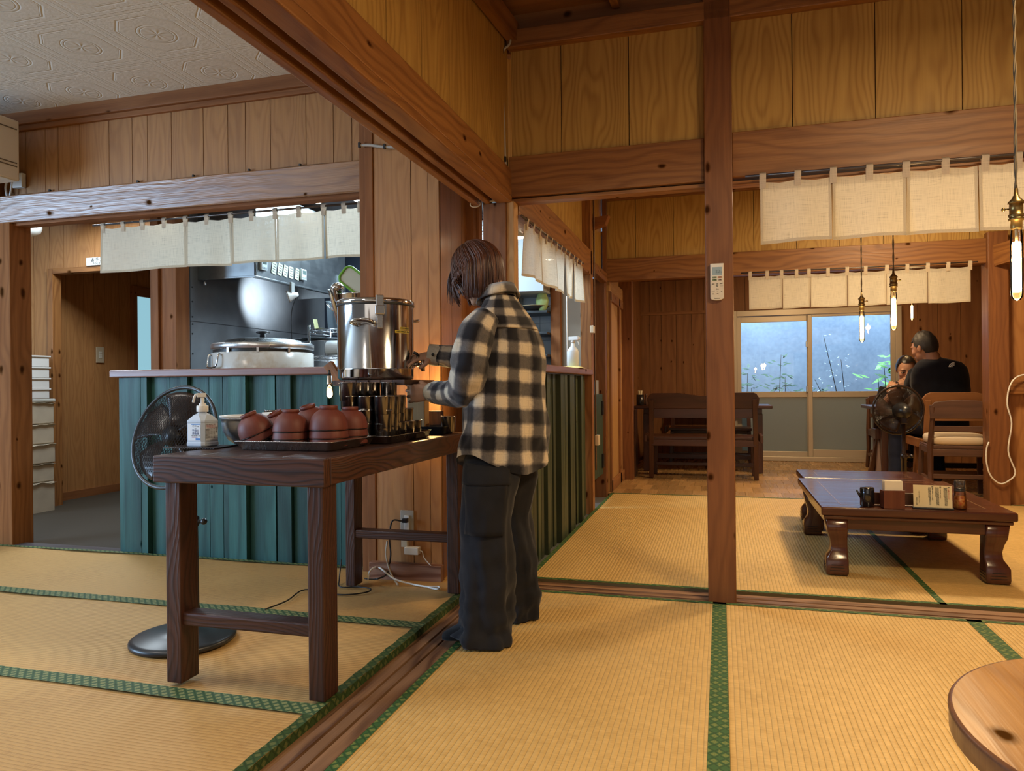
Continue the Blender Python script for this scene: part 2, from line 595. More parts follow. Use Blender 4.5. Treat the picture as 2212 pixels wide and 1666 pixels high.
WCABLE = plain('white_cable', (.78, .77, .74), .45)
INK = plain('black_ink', (.015, .015, .018), .6)


def planks(mb, fn, x0, x1, z0, z1, seams=None, w=.2, th=.018, gap=.004, mi=0, rnd=(.2, .8)):
    """upright boards between x0..x1; fn(u, depth, z) -> point; boards are centred for their figure"""
    if seams is None:
        seams = []
        x = x0 + w * random.uniform(.5, 1)
        while x < x1 - w * .3:
            seams.append(x); x += w * random.uniform(.75, 1.2)
    xs = [x0] + [q for q in seams if x0 < q < x1] + [x1]
    for a, b in zip(xs, xs[1:]):
        a2, b2 = a + gap / 2, b - gap / 2
        r = random.uniform(*rnd)
        vo = random.random() * 40
        c = random.uniform(-.35, .35) * (b - a)
        q = [(a2, z0), (b2, z0), (b2, z1), (a2, z1)]
        A = [mb.pt(fn(u, th, z)) for u, z in q]
        B = [mb.pt(fn(u, 0, z)) for u, z in q]
        uv = [(u - (a + b) / 2 + c * .4, z + vo) for u, z in q]
        mb.face(A, uv, mi, False, r)
        for i in range(4):
            j = (i + 1) % 4
            mb.face((A[i], A[j], B[j], B[i]), [uv[i], uv[j], uv[j], uv[i]], mi, False, r * .3)
    # dark backing
    q = [(x0, z0), (x1, z0), (x1, z1), (x0, z1)]
    mb.face([mb.pt(fn(u, 0, z)) for u, z in q], [(u, z) for u, z in q], 1, False, .1)


DARKB = plain('groove_dark', (.02, .009, .004), .8)

# ================================================================== FLOORS
mb = MB(); mb.box(-8, 4, -3, 6.55, -.12, -.032)
struct(mb.build('floor', plain('subfloor', (.05, .035, .02), .8)), 'sub floor under the tatami mats')


def mat_obj(x0, x1, y0, y1, along, mat, bord, edges, label, bw=.028, z=0.0, wav=0.0):
    """a tatami mat: woven top plus cloth borders on the given edges"""
    mb = MB()
    def tx(u, v):
        x, y = x0 + (x1 - x0) * u, y0 + (y1 - y0) * v
        return V((x, y, z + wav * (noise.noise(V((x * 2.1, y * 2.1, 3))) - .3)))
    n = 24 if wav else 1
    mb.grid(tx, n, n, uv=lambda u, v: ((x0 + (x1 - x0) * u, y0 + (y1 - y0) * v) if along == 'y' else (y0 + (y1 - y0) * v, x0 + (x1 - x0) * u)))
    for (ax, ay, bx, by) in ((x0, y0, x1, y0), (x1, y0, x1, y1), (x1, y1, x0, y1), (x0, y1, x0, y0)):
        A = [mb.pt((ax, ay, z)), mb.pt((bx, by, z)), mb.pt((bx, by, z - .03)), mb.pt((ax, ay, z - .03))]
        mb.face(A, [(0, 0), (1, 0), (1, .03), (0, .03)], 1)
    o = mb.build('tatami_mat', [mat, plain('mat_side', (.12, .08, .03), .8)], fix=False)
    struct(o, label)
    for e in edges:
        m2 = MB()
        hz = z + .002
        if e in 'lr':
            xa = x0 if e == 'l' else x1 - bw
            m2.grid(lambda u, v: V((xa + bw * u, y0 + (y1 - y0) * v, hz + .0015 * sin(v * 41) * (1 if wav else 0) + wav * max(0, noise.noise(V((xa * 2.1, (y0 + (y1 - y0) * v) * 2.1, 3))) - .3))), 1, 40, uv=lambda u, v: (bw * u, (y1 - y0) * v))
            if e == 'r' and wav == 0 or e == 'l':
                pass
            xs = x0 - .001 if e == 'l' else x1 + .001
            q = [m2.pt((xs, y0, hz)), m2.pt((xs, y1, hz)), m2.pt((xs, y1, z - .028)), m2.pt((xs, y0, z - .028))]
            m2.face(q, [(0, 0), (0, y1 - y0), (.028, y1 - y0), (.028, 0)])
        else:
            ya = y0 if e == 'f' else y1 - bw
            m2.grid(lambda u, v: V((x0 + (x1 - x0) * u, ya + bw * v, hz + (.006 if wav else 0) * abs(sin(u * 17)) * (.3 + noise.noise(V((u * 6, ya, 0)))))), 40, 1, uv=lambda u, v: (bw * v, (x1 - x0) * u))
        b = m2.build('border', BORDE if (wav and e == 'r') else bord, o, fix=False)
    return o


# centre room: mats run in depth; the seam of two borders sits under the post
mat_obj(-.962, -.014, 1.43, 3.355, 'y', TAT_B, BORD, 'lrb', 'straw tatami mat the woman stands on')
mat_obj(-.014, .967, 1.43, 3.355, 'y', TAT_B, BORD, 'lrb', 'straw tatami mat in front of the square post')
mat_obj(.967, 1.95, 1.43, 3.355, 'y', TAT_B, BORD, 'lb', 'straw tatami mat beside the round table')
for i, (a, b) in enumerate(((-.962, -.014), (-.014, .967), (.967, 1.95))):
    mat_obj(a, b, -.5, 1.43, 'y', TAT_B, BORD, 'lr', 'straw tatami mat nearest the camera, number %d' % (i + 1))
# far room
mat_obj(-.945, .90, 3.555, 4.55, 'y', TAT_B, BORD, 'lf', 'straw tatami mat beside the green counter')
mat_obj(-.945, .90, 4.55, 5.55, 'y', TAT_B, BORD, 'l', 'middle straw tatami mat of the far room')
mat_obj(-.945, .90, 5.55, 6.535, 'y', TAT_B, BORD, 'lb', 'far straw tatami mat before the wooden floor')
mat_obj(.90, 2.9, 3.555, 5.0, 'x', TAT_B, BORD, 'lf', 'straw tatami mat under the low table')
mat_obj(.90, 2.9, 5.0, 6.535, 'x', TAT_B, BORD, 'lb', 'straw tatami mat behind the low table')
# left room, older mats, ribs running sideways
yy = [.1, 1.12, 1.945, 2.745, 3.55]
for i, (a, b) in enumerate(zip(yy, yy[1:])):
    mat_obj(-5.5, -1.153, a, b, 'x', TAT_L, BORDL, 'r' + ('f' if i else '') + 'b', ['worn tatami mat nearest the camera in the side room', 'worn tatami mat in front of the serving table', 'worn tatami mat under the serving table', 'worn tatami mat along the green counter'][i], .034, 0, .012)

# sills between the mats
mb = MB()
for xa, xb, z in ((-1.152, -1.118, -.026), (-1.118, -1.082, -.012), (-1.082, -1.072, -.022), (-1.072, -1.036, -.012), (-1.036, -1.026, -.022), (-1.026, -.963, -.012)):
    mb.box(xa, xb, .2, 3.40, -.03, z, long=1)
struct(mb.build('trim_1', SILLW), 'worn grooved door sill between the side room and the centre room')
mb = MB()
for ya, yb, z in ((3.356, 3.40, -.008), (3.40, 3.418, -.02), (3.418, 3.46, -.008), (3.46, 3.478, -.02), (3.478, 3.532, -.008), (3.532, 3.554, -.03)):
    mb.box(-1.0, 3.2, ya, yb, -.032, z, long=0)
struct(mb.build('trim_2', SILLW), 'grooved door sill under the square post')

# wooden floor of the window room
mb = MB()
mb.box(-3, 4.5, 6.54, 10, -.06, -.012, mi=1)
y = 6.55
row = 0
while y < 9.9:
    x = -1.3 + (row % 2) * .07
    while x < 3.4:
        mb.box(x, x + .148, y, y + .298, -.012, -.002, long=1)
        x += .15
    y += .3; row += 1
struct(mb.build('floor_wood', [PARQ, DARKB]), 'honey parquet floor of the window room')

# grey corridor floor behind the counter end
mb = MB()
mb.box(-9, -3.3, 3.64, 9, -.14, -.07, mi=1)
x = -7.5
while x < -3.2:
    mb.box(x, x + .147, 3.66, 8.5, -.07, -.045, long=1); x += .15
mb.box(-4.3, -3.4, 3.57, 3.66, -.06, -.006, long=0)
struct(mb.build('floor_corridor', [FLOORW, DARKB]), 'grey board floor of the corridor')
mb = MB(); mb.box(-3.46, -.97, 3.62, 8.4, -.1, -.03)
struct(mb.build('floor_kitchen', plain('kitchen_floor', (.12, .12, .12), .5)), 'kitchen floor behind the counters')
mb = MB(); mb.box(-1.2, -.955, 5.5, 7.6, -.10, -.035)
struct(mb.build('floor_stone', plain('grey_stone', (.14, .14, .15), .6, var=.2)), 'grey stone floor at the kitchen entry')

# ================================================================== SQUARE POST & BEAM WALL (Y = 3.39)
def beam(name, x0, x1, y0, y1, z0, z1, mat=HONEY, bev=.004, label=None, rn=None, long=None):
    mb = MB(); mb.box(x0, x1, y0, y1, z0, z1, rn=rn, long=long)
    return struct(mb.build(name, mat, bevel=bev), label)


beam('post', -.062, .058, 3.385, 3.505, -.032, 3.0, POSTW, .005, 'square reddish wooden post standing on the sill', .6)
# lintel beams each side of the post
beam('beam', -.972, -.062, 3.41, 3.51, 1.868, 2.062, HONEY, .004, 'lintel beam over the far room beside the kitchen', .35)
beam('beam', .058, 3.2, 3.40, 3.51, 1.873, 2.072, HONEY, .004, 'lintel beam holding the front noren', .65)
beam('beam', -.972, 3.2, 3.43, 3.50, 1.845, 1.862, HONEY, .002, 'thin rail under the lintel beam', .8)
beam('beam', -.972, 3.2, 3.385, 3.50, 2.575, 2.66, HONEY, .004, 'upper beam under the sloping ceiling', .5)
mb = MB()
planks(mb, lambda u, d, z: V((u, 3.452 - d, z)), -.965, -.05, 2.06, 2.585, [-.717, -.398], rnd=(.35, .6))
planks(mb, lambda u, d, z: V((u, 3.452 - d, z)), .05, 3.2, 2.07, 2.585, [.312, .643, .97, 1.31, 1.66, 2.0, 2.4, 2.8], rnd=(.35, .65))
struct(mb.build('wall_front', [PANEL, DARKB], fix=False), 'upper wall of tan boards above the lintel')
beam('wall_gap', -1.0, 3.3, 3.46, 3.52, 2.58, 3.0, OLDW, 0, 'boards above the upper beam')
# sloping board ceiling with rafters over the centre room
mb = MB()
def ceil_pt(x, y): return 2.76 - (3.45 - y) * .105
y = -1.0
while y < 3.45:
    yb = y + .3
    mb.bar((-1.0, y + .15, ceil_pt(0, y + .15) + .02), (3.4, y + .15, ceil_pt(0, y + .15) + .02), .296, .012, up=(0, .105, 1) if False else (0, 0, 1))
    y = yb
struct(mb.build('ceiling_boards', OLDW), 'sloping board ceiling of the centre room')
mb = MB()
for x in (-.455, -.0, .45, .9, 1.35, 1.8):
    mb.bar((x, -.9, ceil_pt(0, -.9) - .02), (x, 3.44, ceil_pt(0, 3.44) - .02), .036, .045)
mb.bar((-.945, -.9, ceil_pt(0, -.9) - .09), (-.945, 3.42, ceil_pt(0, 3.42) - .1), .05, .09)
struct(mb.build('trim_rafters', HONEY), 'rafters under the sloping board ceiling')

# ================================================================== BEAM IN DEPTH OVER THE SILL (X = -1.15 .. -.96)
mb = MB()
mb.box(-1.152, -.960, -.6, 3.44, 1.872, 2.003, rn=.75)
for xa, xb in ((-1.152, -1.118), (-1.088, -1.060), (-1.030, -.960)):
    mb.box(xa, xb, -.6, 3.42, 1.838, 1.874, rn=.6)
struct(mb.build('beam', HONEY, bevel=.005), 'heavy grooved lintel beam running over the door sill')
mb = MB()
planks(mb, lambda u, d, z: V((-1.02 + d + .02, u, z)), -.6, 3.44, 2.0, 2.75, [.0, .35, .7, 1.0, 1.35, 1.75, 2.08, 2.36, 2.63, 2.905, 3.17], rnd=(.2, .55))
planks(mb, lambda u, d, z: V((-1.06 - d, u, z)), -.6, 3.44, 2.0, 2.75)
struct(mb.build('wall_over_beam', [PANEL, DARKB], fix=False), 'upper wall of tan boards above the grooved beam')

# ================================================================== SIDE ROOM BACK WALL (Y = 3.6)
beam('post', -4.42, -4.262, 3.57, 3.72, -.05, 2.02, POSTL, .004, 'wooden post at the corridor opening', .7)
mb = MB(); mb.obox((-3.70, 3.628, 2.096), (3.80, .14, .165), Rx(radians(6.5)), rn=.6)
struct(mb.build('beam', wood('lintel_wood', (.15, .055, .016), (.36, .16, .05), .30, .7, 0, .75, .12, .8, 1.0, 2.2, .5, .2), bevel=.006), 'lintel beam over the kitchen counter')
beam('beam', -5.6, -1.80, 3.60, 3.68, 1.992, 2.012, TRIMW, .002, 'thin rail under the counter lintel', .3)
mb = MB()
sm_ = [at(x, 330, Y=3.62).x for x in (55, 97, 125, 172, 235, 285, 318, 370, 439, 492, 530, 584, 661, 720, 760)]
planks(mb, lambda u, d, z: V((u, 3.64 - d, z)), -5.6, -1.80, 2.17, 2.72, [-5.3, -5.0, -4.75, -4.5] + sm_, rnd=(.25, .75))
struct(mb.build('wall_hall', [PANELL, DARKB], fix=False), 'upper wall of brown boards over the counter')
beam('trim_3', -5.6, -1.78, 3.575, 3.64, 2.615, 2.70, TRIMW, .006, 'ceiling moulding over the brown boards')
beam('trim_4', -5.6, -1.78, 3.60, 3.64, 2.585, 2.62, TRIMW, .004, 'lower moulding over the brown boards')
beam('trim_5', -4.46, -4.365, 3.50, 3.64, 2.17, 2.70, TRIMW, .003, 'corner post of the upper wall')

# protruding panel beside the serving table
beam('trim_6', -1.815, -1.745, 3.50, 3.66, -.03, 2.66, TRIMW, .003, 'corner trim beside the kitchen opening')
beam('trim_7', -1.745, -1.70, 3.425, 3.60, -.03, 2.66, TRIMW, .003, 'edge strip of the board panel')
mb = MB()
planks(mb, lambda u, d, z: V((u, 3.45 - d, z)), -1.70, -1.40, .0, 2.66, [-1.493], rnd=(.5, .8))
planks(mb, lambda u, d, z: V((u, 3.445 - d, z)), -1.40, -1.34, .0, 2.66, [], rnd=(.3, .4))
planks(mb, lambda u, d, z: V((-1.36 + d, u, z)), 3.445, 3.86, .0, 2.4, [3.6, 3.76], rnd=(.5, .9), mi=2)
struct(mb.build('wall_panel', [PANELL, DARKB, RETW], fix=False), 'brown board panel behind the serving table')
mb = MB(); mb.box(-1.345, -1.30, 3.84, 3.90, 0, 2.1)
mb.box(-1.35, -1.285, 3.895, 3.95, 0, 2.1)
struct(mb.build('trim_8', TRIMW, bevel=.003), 'door frame at the end of the board panel')
mb = MB(); mb.box(-1.72, -1.33, 3.385, 3.43, -.01, .075, long=0)
struct(mb.build('baseboard_panel', wood('scuffed_wood', (.16, .06, .03), (.36, .2, .13), .55, 1.3, 0, 0, .1, .3, 1, 2.0), bevel=.003), 'scuffed baseboard of the board panel')

# post of the kitchen corner and its pale strip
beam('post', -1.098, -.982, 3.385, 3.51, -.032, 1.84, POSTW, .004, 'post at the corner of the kitchen', .35)
beam('trim_9', -.982, -.945, 3.395, 3.47, -.03, 1.845, PALEW, .003, 'pale strip beside the kitchen corner post')

# ceiling of the side room: embossed white panels
def emboss():
    t = NT('embossed_ceiling')
    u, v = t.uvs()
    k = 1 / .46
    fu, fv = t.math('FRACT', t.math('MULTIPLY', u, k)), t.math('FRACT', t.math('MULTIPLY', v, k))
    x, y = t.math('SUBTRACT', fu, .5), t.math('SUBTRACT', fv, .5)
    ax, ay = t.math('ABSOLUTE', x), t.math('ABSOLUTE', y)
    r = t.math('SQRT', t.math('ADD', t.math('MULTIPLY', x, x), t.math('MULTIPLY', y, y)))
    sq = t.math('MAXIMUM', ax, ay)
    octo = t.math('MAXIMUM', sq, t.math('MULTIPLY', t.math('ADD', ax, ay), .66))
    line = lambda d, p, w: t.math('SUBTRACT', 1, t.math('DIVIDE', t.math('ABSOLUTE', t.math('SUBTRACT', d, p)), w), clamp=True)
    h = t.math('ADD', line(r, .20, .012), line(r, .165, .008))
    h = t.math('ADD', h, line(octo, .36, .014))
    h = t.math('ADD', h, t.math('MULTIPLY', line(octo, .335, .006), .6))
    h = t.math('ADD', h, t.math('MULTIPLY', line(sq, .445, .008), .8))
    h = t.math('SUBTRACT', h, t.math('MULTIPLY', line(sq, .5, .006), 1.2))
    ang = t.math('ARCTAN2', y, x)
    pet = t.math('MULTIPLY', t.math('SINE', t.math('MULTIPLY', ang, 8)), t.math('SUBTRACT', 1, t.math('DIVIDE', r, .15), clamp=True))
    corner = t.math('MULTIPLY', t.math('GREATER_THAN', octo, .37), t.noise(t.vec(u, v), 55, 2))
    ringn = t.math('MULTIPLY', t.math('MULTIPLY', t.math('GREATER_THAN', r, .21), t.math('LESS_THAN', octo, .33)), t.noise(t.vec(u, v), 45, 2))
    h = t.math('ADD', h, t.math('ADD', t.math('MULTIPLY', pet, .8), t.math('ADD', t.math('MULTIPLY', corner, .9), t.math('MULTIPLY', ringn, .7))))
    c = t.ramp(h, [(0, (.66, .59, .50)), (1, (.74, .68, .59))])
    t.bsdf(c, .75, 0, .2, t.bump(h, .45, .005))
    return t.m


mb = MB()
mb.face([mb.pt(p) for p in ((-7, -2, 2.69), (-1.06, -2, 2.69), (-1.06, 3.65, 2.69), (-7, 3.65, 2.69))], [(-7 + .1, -2), (-1.06 + .1, -2), (-1.06 + .1, 3.65), (-7 + .1, 3.65)])
struct(mb.build('ceiling_side', emboss(), fix=False), 'white embossed panel ceiling of the side room')

# ================================================================== COUNTERS
def green_boards(mb, fn, a, b, z0, z1, wmin=.045, wmax=.14):
    x = a
    i = 0
    while x < b - .01:
        w = random.uniform(wmin, wmax)
        if x + w > b - .03: w = b - x
        d = random.choice((.012, .020, .034, .012, .045))
        r = random.random()
        q = [(x + .002, z0), (x + w - .002, z0), (x + w - .002, z1), (x + .002, z1)]
        vo = random.random() * 30
        A = [mb.pt(fn(u, d, z)) for u, z in q]
        B = [mb.pt(fn(u, 0, z)) for u, z in q]
        uv = [(u, z + vo) for u, z in q]
        mb.face(A, uv, 0, False, r)
        for i_ in range(4):
            j = (i_ + 1) % 4
            mb.face((A[i_], A[j], B[j], B[i_]), [uv[i_], uv[j], uv[j], uv[i_]], 0, False, r * .3)
        x += w
        if random.random() < .4: x += .006
    q = [(a, z0), (b, z0), (b, z1), (a, z1)]
    mb.face([mb.pt(fn(u, 0, z)) for u, z in q], [(u, z) for u, z in q], 1, False, .1)


ct = thing('kitchen_counter', 'teal green board counter with purple brown top facing the side room', 'counter', (-3.5, 3.56, 0))
mb = MB(Matrix.Translation((3.5, -3.56, 0)))
random.seed(21)
green_boards(mb, lambda u, d, z: V((u, 3.60 - d, z)), -3.455, -1.80, -.03, 1.028)
green_boards(mb, lambda u, d, z: V((-3.455 - d * .3, u, z)), 3.60, 3.95, -.03, 1.028)
mb.build('front_boards', [GREENW, plain('green_dark', (.006, .02, .018), .8)], ct, fix=False)
mb = MB(); mb.box(.03, 1.70, -.03, .30, 1.03, 1.072, long=0)
mb.build('worktop', COUNTW, ct, bevel=.006)

ct2 = thing('kitchen_counter', 'olive green board counter beside the far tatami mats', 'counter', (-.95, 3.5, 0))
mb = MB(Matrix.Translation((.95, -3.5, 0)))
green_boards(mb, lambda u, d, z: V((-1.01 + d, u, z)), 3.50, 5.56, -.03, 1.03, .03, .10)
mb.build('front_boards', [GREEND, plain('olive_dark', (.010, .012, .007), .8)], ct2, fix=False)
mb = MB(); mb.box(-.36, .012, .0, 2.08, 1.035, 1.078, long=1)
mb.build('worktop', COUNTW, ct2, bevel=.006)
random.seed(5)
mb = MB(); mb.box(-1.03, -.945, 5.57, 5.66, -.03, 2.7)
struct(mb.build('post', HONEY, bevel=.003), 'slim wooden post at the end of the olive counter')
# lintel over the olive counter with tan boards above
mb = MB(); mb.box(-1.05, -.945, 3.50, 5.62, 1.80, 1.99, rn=.8)
struct(mb.build('beam', HONEY, bevel=.005), 'lintel beam over the olive counter')
mb = MB()
planks(mb, lambda u, d, z: V((-1.03 + d, u, z)), 3.5, 6.55, 1.98, 2.8, rnd=(.3, .6))
struct(mb.build('wall_side', [PANEL, DARKB], fix=False), 'upper wall of tan boards above the olive counter')
beam('beam', -1.02, -.955, 5.66, 6.5, 1.86, 1.94, HONEY, .004, 'short beam over the kitchen entry', .4)
mb = MB(); mb.box(-.985, -.955, 5.72, 5.80, 2.2, 2.30); mb.prism([(0, 0), (.16, .02), (.13, -.05), (0, -.08)], 5.70, 5.80, lambda p, q, a: V((-.985 + p, a, 2.26 + q)))
struct(mb.build('trim_10', TRIMW), 'wooden bracket on the far post')
# kitchen entry: dark post, half door
beam('post', -1.085, -.975, 6.46, 6.56, -.05, 1.9, POSTW, .004, 'dark post at the kitchen entry', .1)
dr = thing('half_door', 'low green swing door at the kitchen entry', 'door', (-1.0, 6.0, 0))
mb = MB(); mb.box(-.028, .0, -.28, .44, .18, .88, long=2); mb.build('panel', wood('green_door', (.02, .035, .025), (.035, .06, .04), .5, .4, 0, 0), dr, bevel=.004)
mb = MB(); mb.box(-.0, .014, .36, .42, .7, .82); mb.build('hinge', BLACKP, dr, bevel=.002)
mb = MB(); mb.box(-.0, .014, .36, .42, .24, .36); mb.build('hinge', BLACKP, dr, bevel=.002)
mb = MB(); mb.box(-.02, -.012, .12, .30, .88, 1.0); mb.build('clear_plate', plain('pale_acrylic', (.35, .37, .38), .3), dr)

# ================================================================== FAR LINTEL WALL (Y = 6.54)
beam('beam', -.98, 2.02, 6.54, 6.65, 1.883, 2.078, HONEY, .004, 'far lintel beam before the window room', .3)
beam('beam', -.98, 2.02, 6.54, 6.65, 2.6, 2.7, HONEY, .004, 'far upper beam under the ceiling', .3)
mb = MB()
planks(mb, lambda u, d, z: V((u, 6.60 - d, z)), -.97, 3.2, 2.07, 2.62, [-.714, -.387, -.05, .28, .62, .95, 1.28, 1.6, 1.9, 2.4], rnd=(.2, .5))
struct(mb.build('wall_far_upper', [PANEL, DARKB], fix=False), 'upper wall of tan boards above the far lintel')
mb = MB(); mb.box(-1.0, -.965, 6.5, 6.56, 1.9, 2.7)
struct(mb.build('trim_11', POSTW), 'dark corner strip of the far upper wall')
beam('post', 2.0, 2.14, 6.50, 6.66, -.03, 2.12, POSTW, .004, 'far wooden post beside the white cord', .65)
mb = MB()
planks(mb, lambda u, d, z: V((u, 6.62 - d, z)), 2.14, 4.2, -.03, 2.0, [2.3, 2.62, 2.95], rnd=(.4, .7))
struct(mb.build('wall_far_side', [PANELL, DARKB], fix=False), 'board wall beside the far post')
beam('beam', 2.14, 4.2, 6.52, 6.60, .86, .97, HONEY, .004, 'waist rail of the far board wall', .6)
# wall at the right of the far room, with its slanting brace
mb = MB(); mb.bar((2.06, 6.52, 1.93), (3.0, 5.2, 2.12), .06, .16)
struct(mb.build('beam', HONEY), 'lintel along the side of the far room')
# ceiling over the far room and window room
mb = MB(); mb.box(-1.1, 4.2, 3.5, 6.6, 2.72, 2.76)
struct(mb.build('ceiling_far', OLDW), 'board ceiling of the far room')
mb = MB(); mb.box(-1.5, 4.2, 6.6, 9.9, 2.3, 2.34)
struct(mb.build('ceiling_window_room', OLDW), 'board ceiling of the window room')

# ================================================================== WINDOW ROOM
mb = MB()
planks(mb, lambda u, d, z: V((u, 9.75 - d, z)), -1.3, .14, 0, 2.3, w=.17, rnd=(.3, .7))
planks(mb, lambda u, d, z: V((u, 9.75 - d, z)), 2.07, 4.2, 0, 2.3, w=.2, rnd=(.4, .8))
planks(mb, lambda u, d, z: V((u, 9.75 - d, z)), .14, 2.07, 1.87, 2.3, w=.2, rnd=(.4, .8))
mb.box(-1.3, .14, 9.715, 9.745, 1.86, 1.90, mi=0)
mb.box(-1.3, .14, 9.70, 9.74, -.01, .03, mi=0)
struct(mb.build('wall_back', [OLDW, DARKB], fix=False), 'knotty board wall beside the window')
# left side: pale sliding doors and posts
mb = MB()
planks(mb, lambda u, d, z: V((-1.01 + d, u, z)), 7.62, 9.75, 0, 2.3, w=.2, rnd=(.3, .7))
struct(mb.build('wall_left', [OLDW, DARKB], fix=False), 'board wall beyond the pale door')
door = MB(); door.box(-1.0, -.965, 6.60, 7.50, .0, 1.80, long=2)
dd = struct(door.build('door_1', PALEW, bevel=.003), 'pale wooden sliding door')
mb = MB(); mb.box(-.965, -.945, 6.60, 6.66, 0, 1.80); mb.box(-.965, -.945, 7.2, 7.28, 0, 1.80); mb.box(-.965, -.945, 6.6, 7.5, 0, .10, long=1); mb.box(-.965, -.945, 6.6, 7.5, 1.72, 1.80, long=1)
mb.build('door_frame', OLDW, dd, bevel=.002)
mb = MB(); mb.box(-1.0, -.95, 6.60, 7.62, 1.80, 1.92, long=1); mb.box(-1.0, -.99, 6.6, 7.62, 1.9, 2.3)
struct(mb.build('beam', PALEW, bevel=.003), 'pale lintel over the sliding door')
beam('post', -1.0, -.86, 7.50, 7.62, -.01, 2.3, POSTW, .004, 'post between the sliding door and the dining corner', .8)

win = thing('window_1', 'aluminium sliding window with clear upper and frosted lower panes', 'window', (1.1, 9.7, 0))
win['kind'] = 'structure'
ALU = plain('cream_aluminium', (.52, .44, .34), .4, .3)
M0 = Matrix.Translation((-1.1, -9.7, 0))
mb = MB(M0)
mb.box(.14, .20, 9.66, 9.75, .0, 1.87); mb.box(2.0, 2.07, 9.66, 9.75, 0, 1.87); mb.box(.2005, 1.9995, 9.66, 9.75, 1.80, 1.87); mb.box(.2005, 1.9995, 9.64, 9.75, 0.0, .055)
mb.build('frame', ALU, win, bevel=.004)
for k, (xa, xb, yo) in enumerate(((.20, 1.07, .03), (1.03, 2.0, 0))):
    s_ = MB(M0)
    w_ = .05
    zt = 1.798; tr_ = .03 if k else .075
    s_.box(xa, xa + w_, 9.675 + yo, 9.70 + yo, .055, zt); s_.box(xb - w_, xb, 9.675 + yo, 9.70 + yo, .055, zt)
    xc, xd = xa + w_ + .0004, xb - w_ - .0004
    s_.box(xc, xd, 9.676 + yo, 9.699 + yo, .055, .115 + .03 * k); s_.box(xc, xd, 9.676 + yo, 9.699 + yo, .785, .855); s_.box(xc, xd, 9.676 + yo, 9.699 + yo, zt - tr_, zt)
    so = s_.build('sash', ALU, win, bevel=.003)
    g = MB(M0); g.box(xa + w_, xb - w_, 9.684 + yo, 9.688 + yo, .855, zt - tr_)
    g.build('clear_pane', glass('window_glass', (.93, .97, 1.0)), so)
    g = MB(M0); g.box(xa + w_, xb - w_, 9.684 + yo, 9.688 + yo, .115 + .03 * k, .785)
    t = NT('frosted_glass_%d' % k)
    nz = t.noise(t.obj(), 90, 2)
    b = t.bsdf((.36, .36, .31), .28, 0, .5, t.bump(nz, .1, .002), Transmission_Weight=.0)
    tl = t.n('ShaderNodeBsdfTranslucent'); tl.inputs[0].default_value = (.34, .36, .31, 1)
    mx = t.n('ShaderNodeMixShader'); mx.inputs[0].default_value = .5
    t.l(b.outputs[0], mx.inputs[1]); t.l(tl.outputs[0], mx.inputs[2]); t.l(mx.outputs[0], t.out.inputs[0])
    g.build('frosted_pane', t.m, so)
for z in (1.1, .55):
    l_ = MB(M0); l_.box(1.005, 1.028, 9.66, 9.675, z + .3, z + .37); l_.build('latch', STEELB, win, bevel=.003)

# garden wall outside the window
mb = MB(); mb.box(-3, 6, 11.3, 11.4, -.5, 4)
def concrete():
    t = NT('garden_concrete')
    o = t.obj()
    n1 = t.noise(o, 1.2, 5, .6); n2 = t.noise(o, 22, 3)
    c = t.ramp(t.math('ADD', t.math('MULTIPLY', n1, .7), t.math('MULTIPLY', n2, .3)), [(.3, (.20, .25, .32)), (.7, (.36, .43, .52))])
    t.bsdf(c, .8, 0, .2, t.bump(n2, .3, .004))
    return t.m
struct(mb.build('wall_garden', concrete()), 'grey blue concrete garden wall outside the window')
mb = MB(); mb.box(-3, 6, 9.8, 11.3, -.3, -.1)
struct(mb.build('ground_garden', plain('soil', (.05, .045, .04), .9, var=.4)), 'soil strip outside the window')

# ================================================================== KITCHEN SHELL AND CORRIDOR
mb = MB(); mb.box(-3.60, -3.50, 4.20, 6.2, -.03, 2.7)
def steelwall():
    t = NT('steel_wall_sheet')
    o = t.obj()
    n1 = t.noise(o, 2.0, 4, .6); n2 = t.noise(o, 14, 3)
    c = t.ramp(n1, [(.3, (.17, .19, .21)), (.75, (.30, .32, .34))])
    t.bsdf(c, t.math('MULTIPLY_ADD', n2, .25, .22), .35, .5, t.bump(n1, .15, .01))
    return t.m
struct(mb.build('wall_steel', steelwall()), 'steel sheet wall behind the cooker')
mb = MB()
for z in (1.425,): mb.box(-3.5, -3.497, 4.2, 6.2, z, z + .004)
mb.box(-3.5, -3.497, 4.262, 4.265, .9, 2.1)
for z in (1.08, 1.2, 1.34, 1.405, 1.455, 1.56, 1.66):
    for y in (4.285,):
        mb.ball((-3.497, y, z), .006, 8, 5)
struct(mb.build('trim_12', plain('rivet', (.12, .13, .14), .4, .8)), 'rivets and seam of the steel wall')
mb = MB()
mb.box(-3.665, -3.60, 4.08, 4.2, -.05, 2.2, rn=.4); mb.box(-3.60, -3.475, 4.10, 4.2, -.05, 2.2, rn=.75); mb.box(-3.475, -3.45, 4.07, 4.2, -.05, 2.2, rn=.2)
struct(mb.build('post', TRIMW, bevel=.003), 'boxed wooden post between corridor and kitchen')
mb = MB(); mb.box(-3.7, -1.20, 6.2, 6.3, -.03, 2.7)
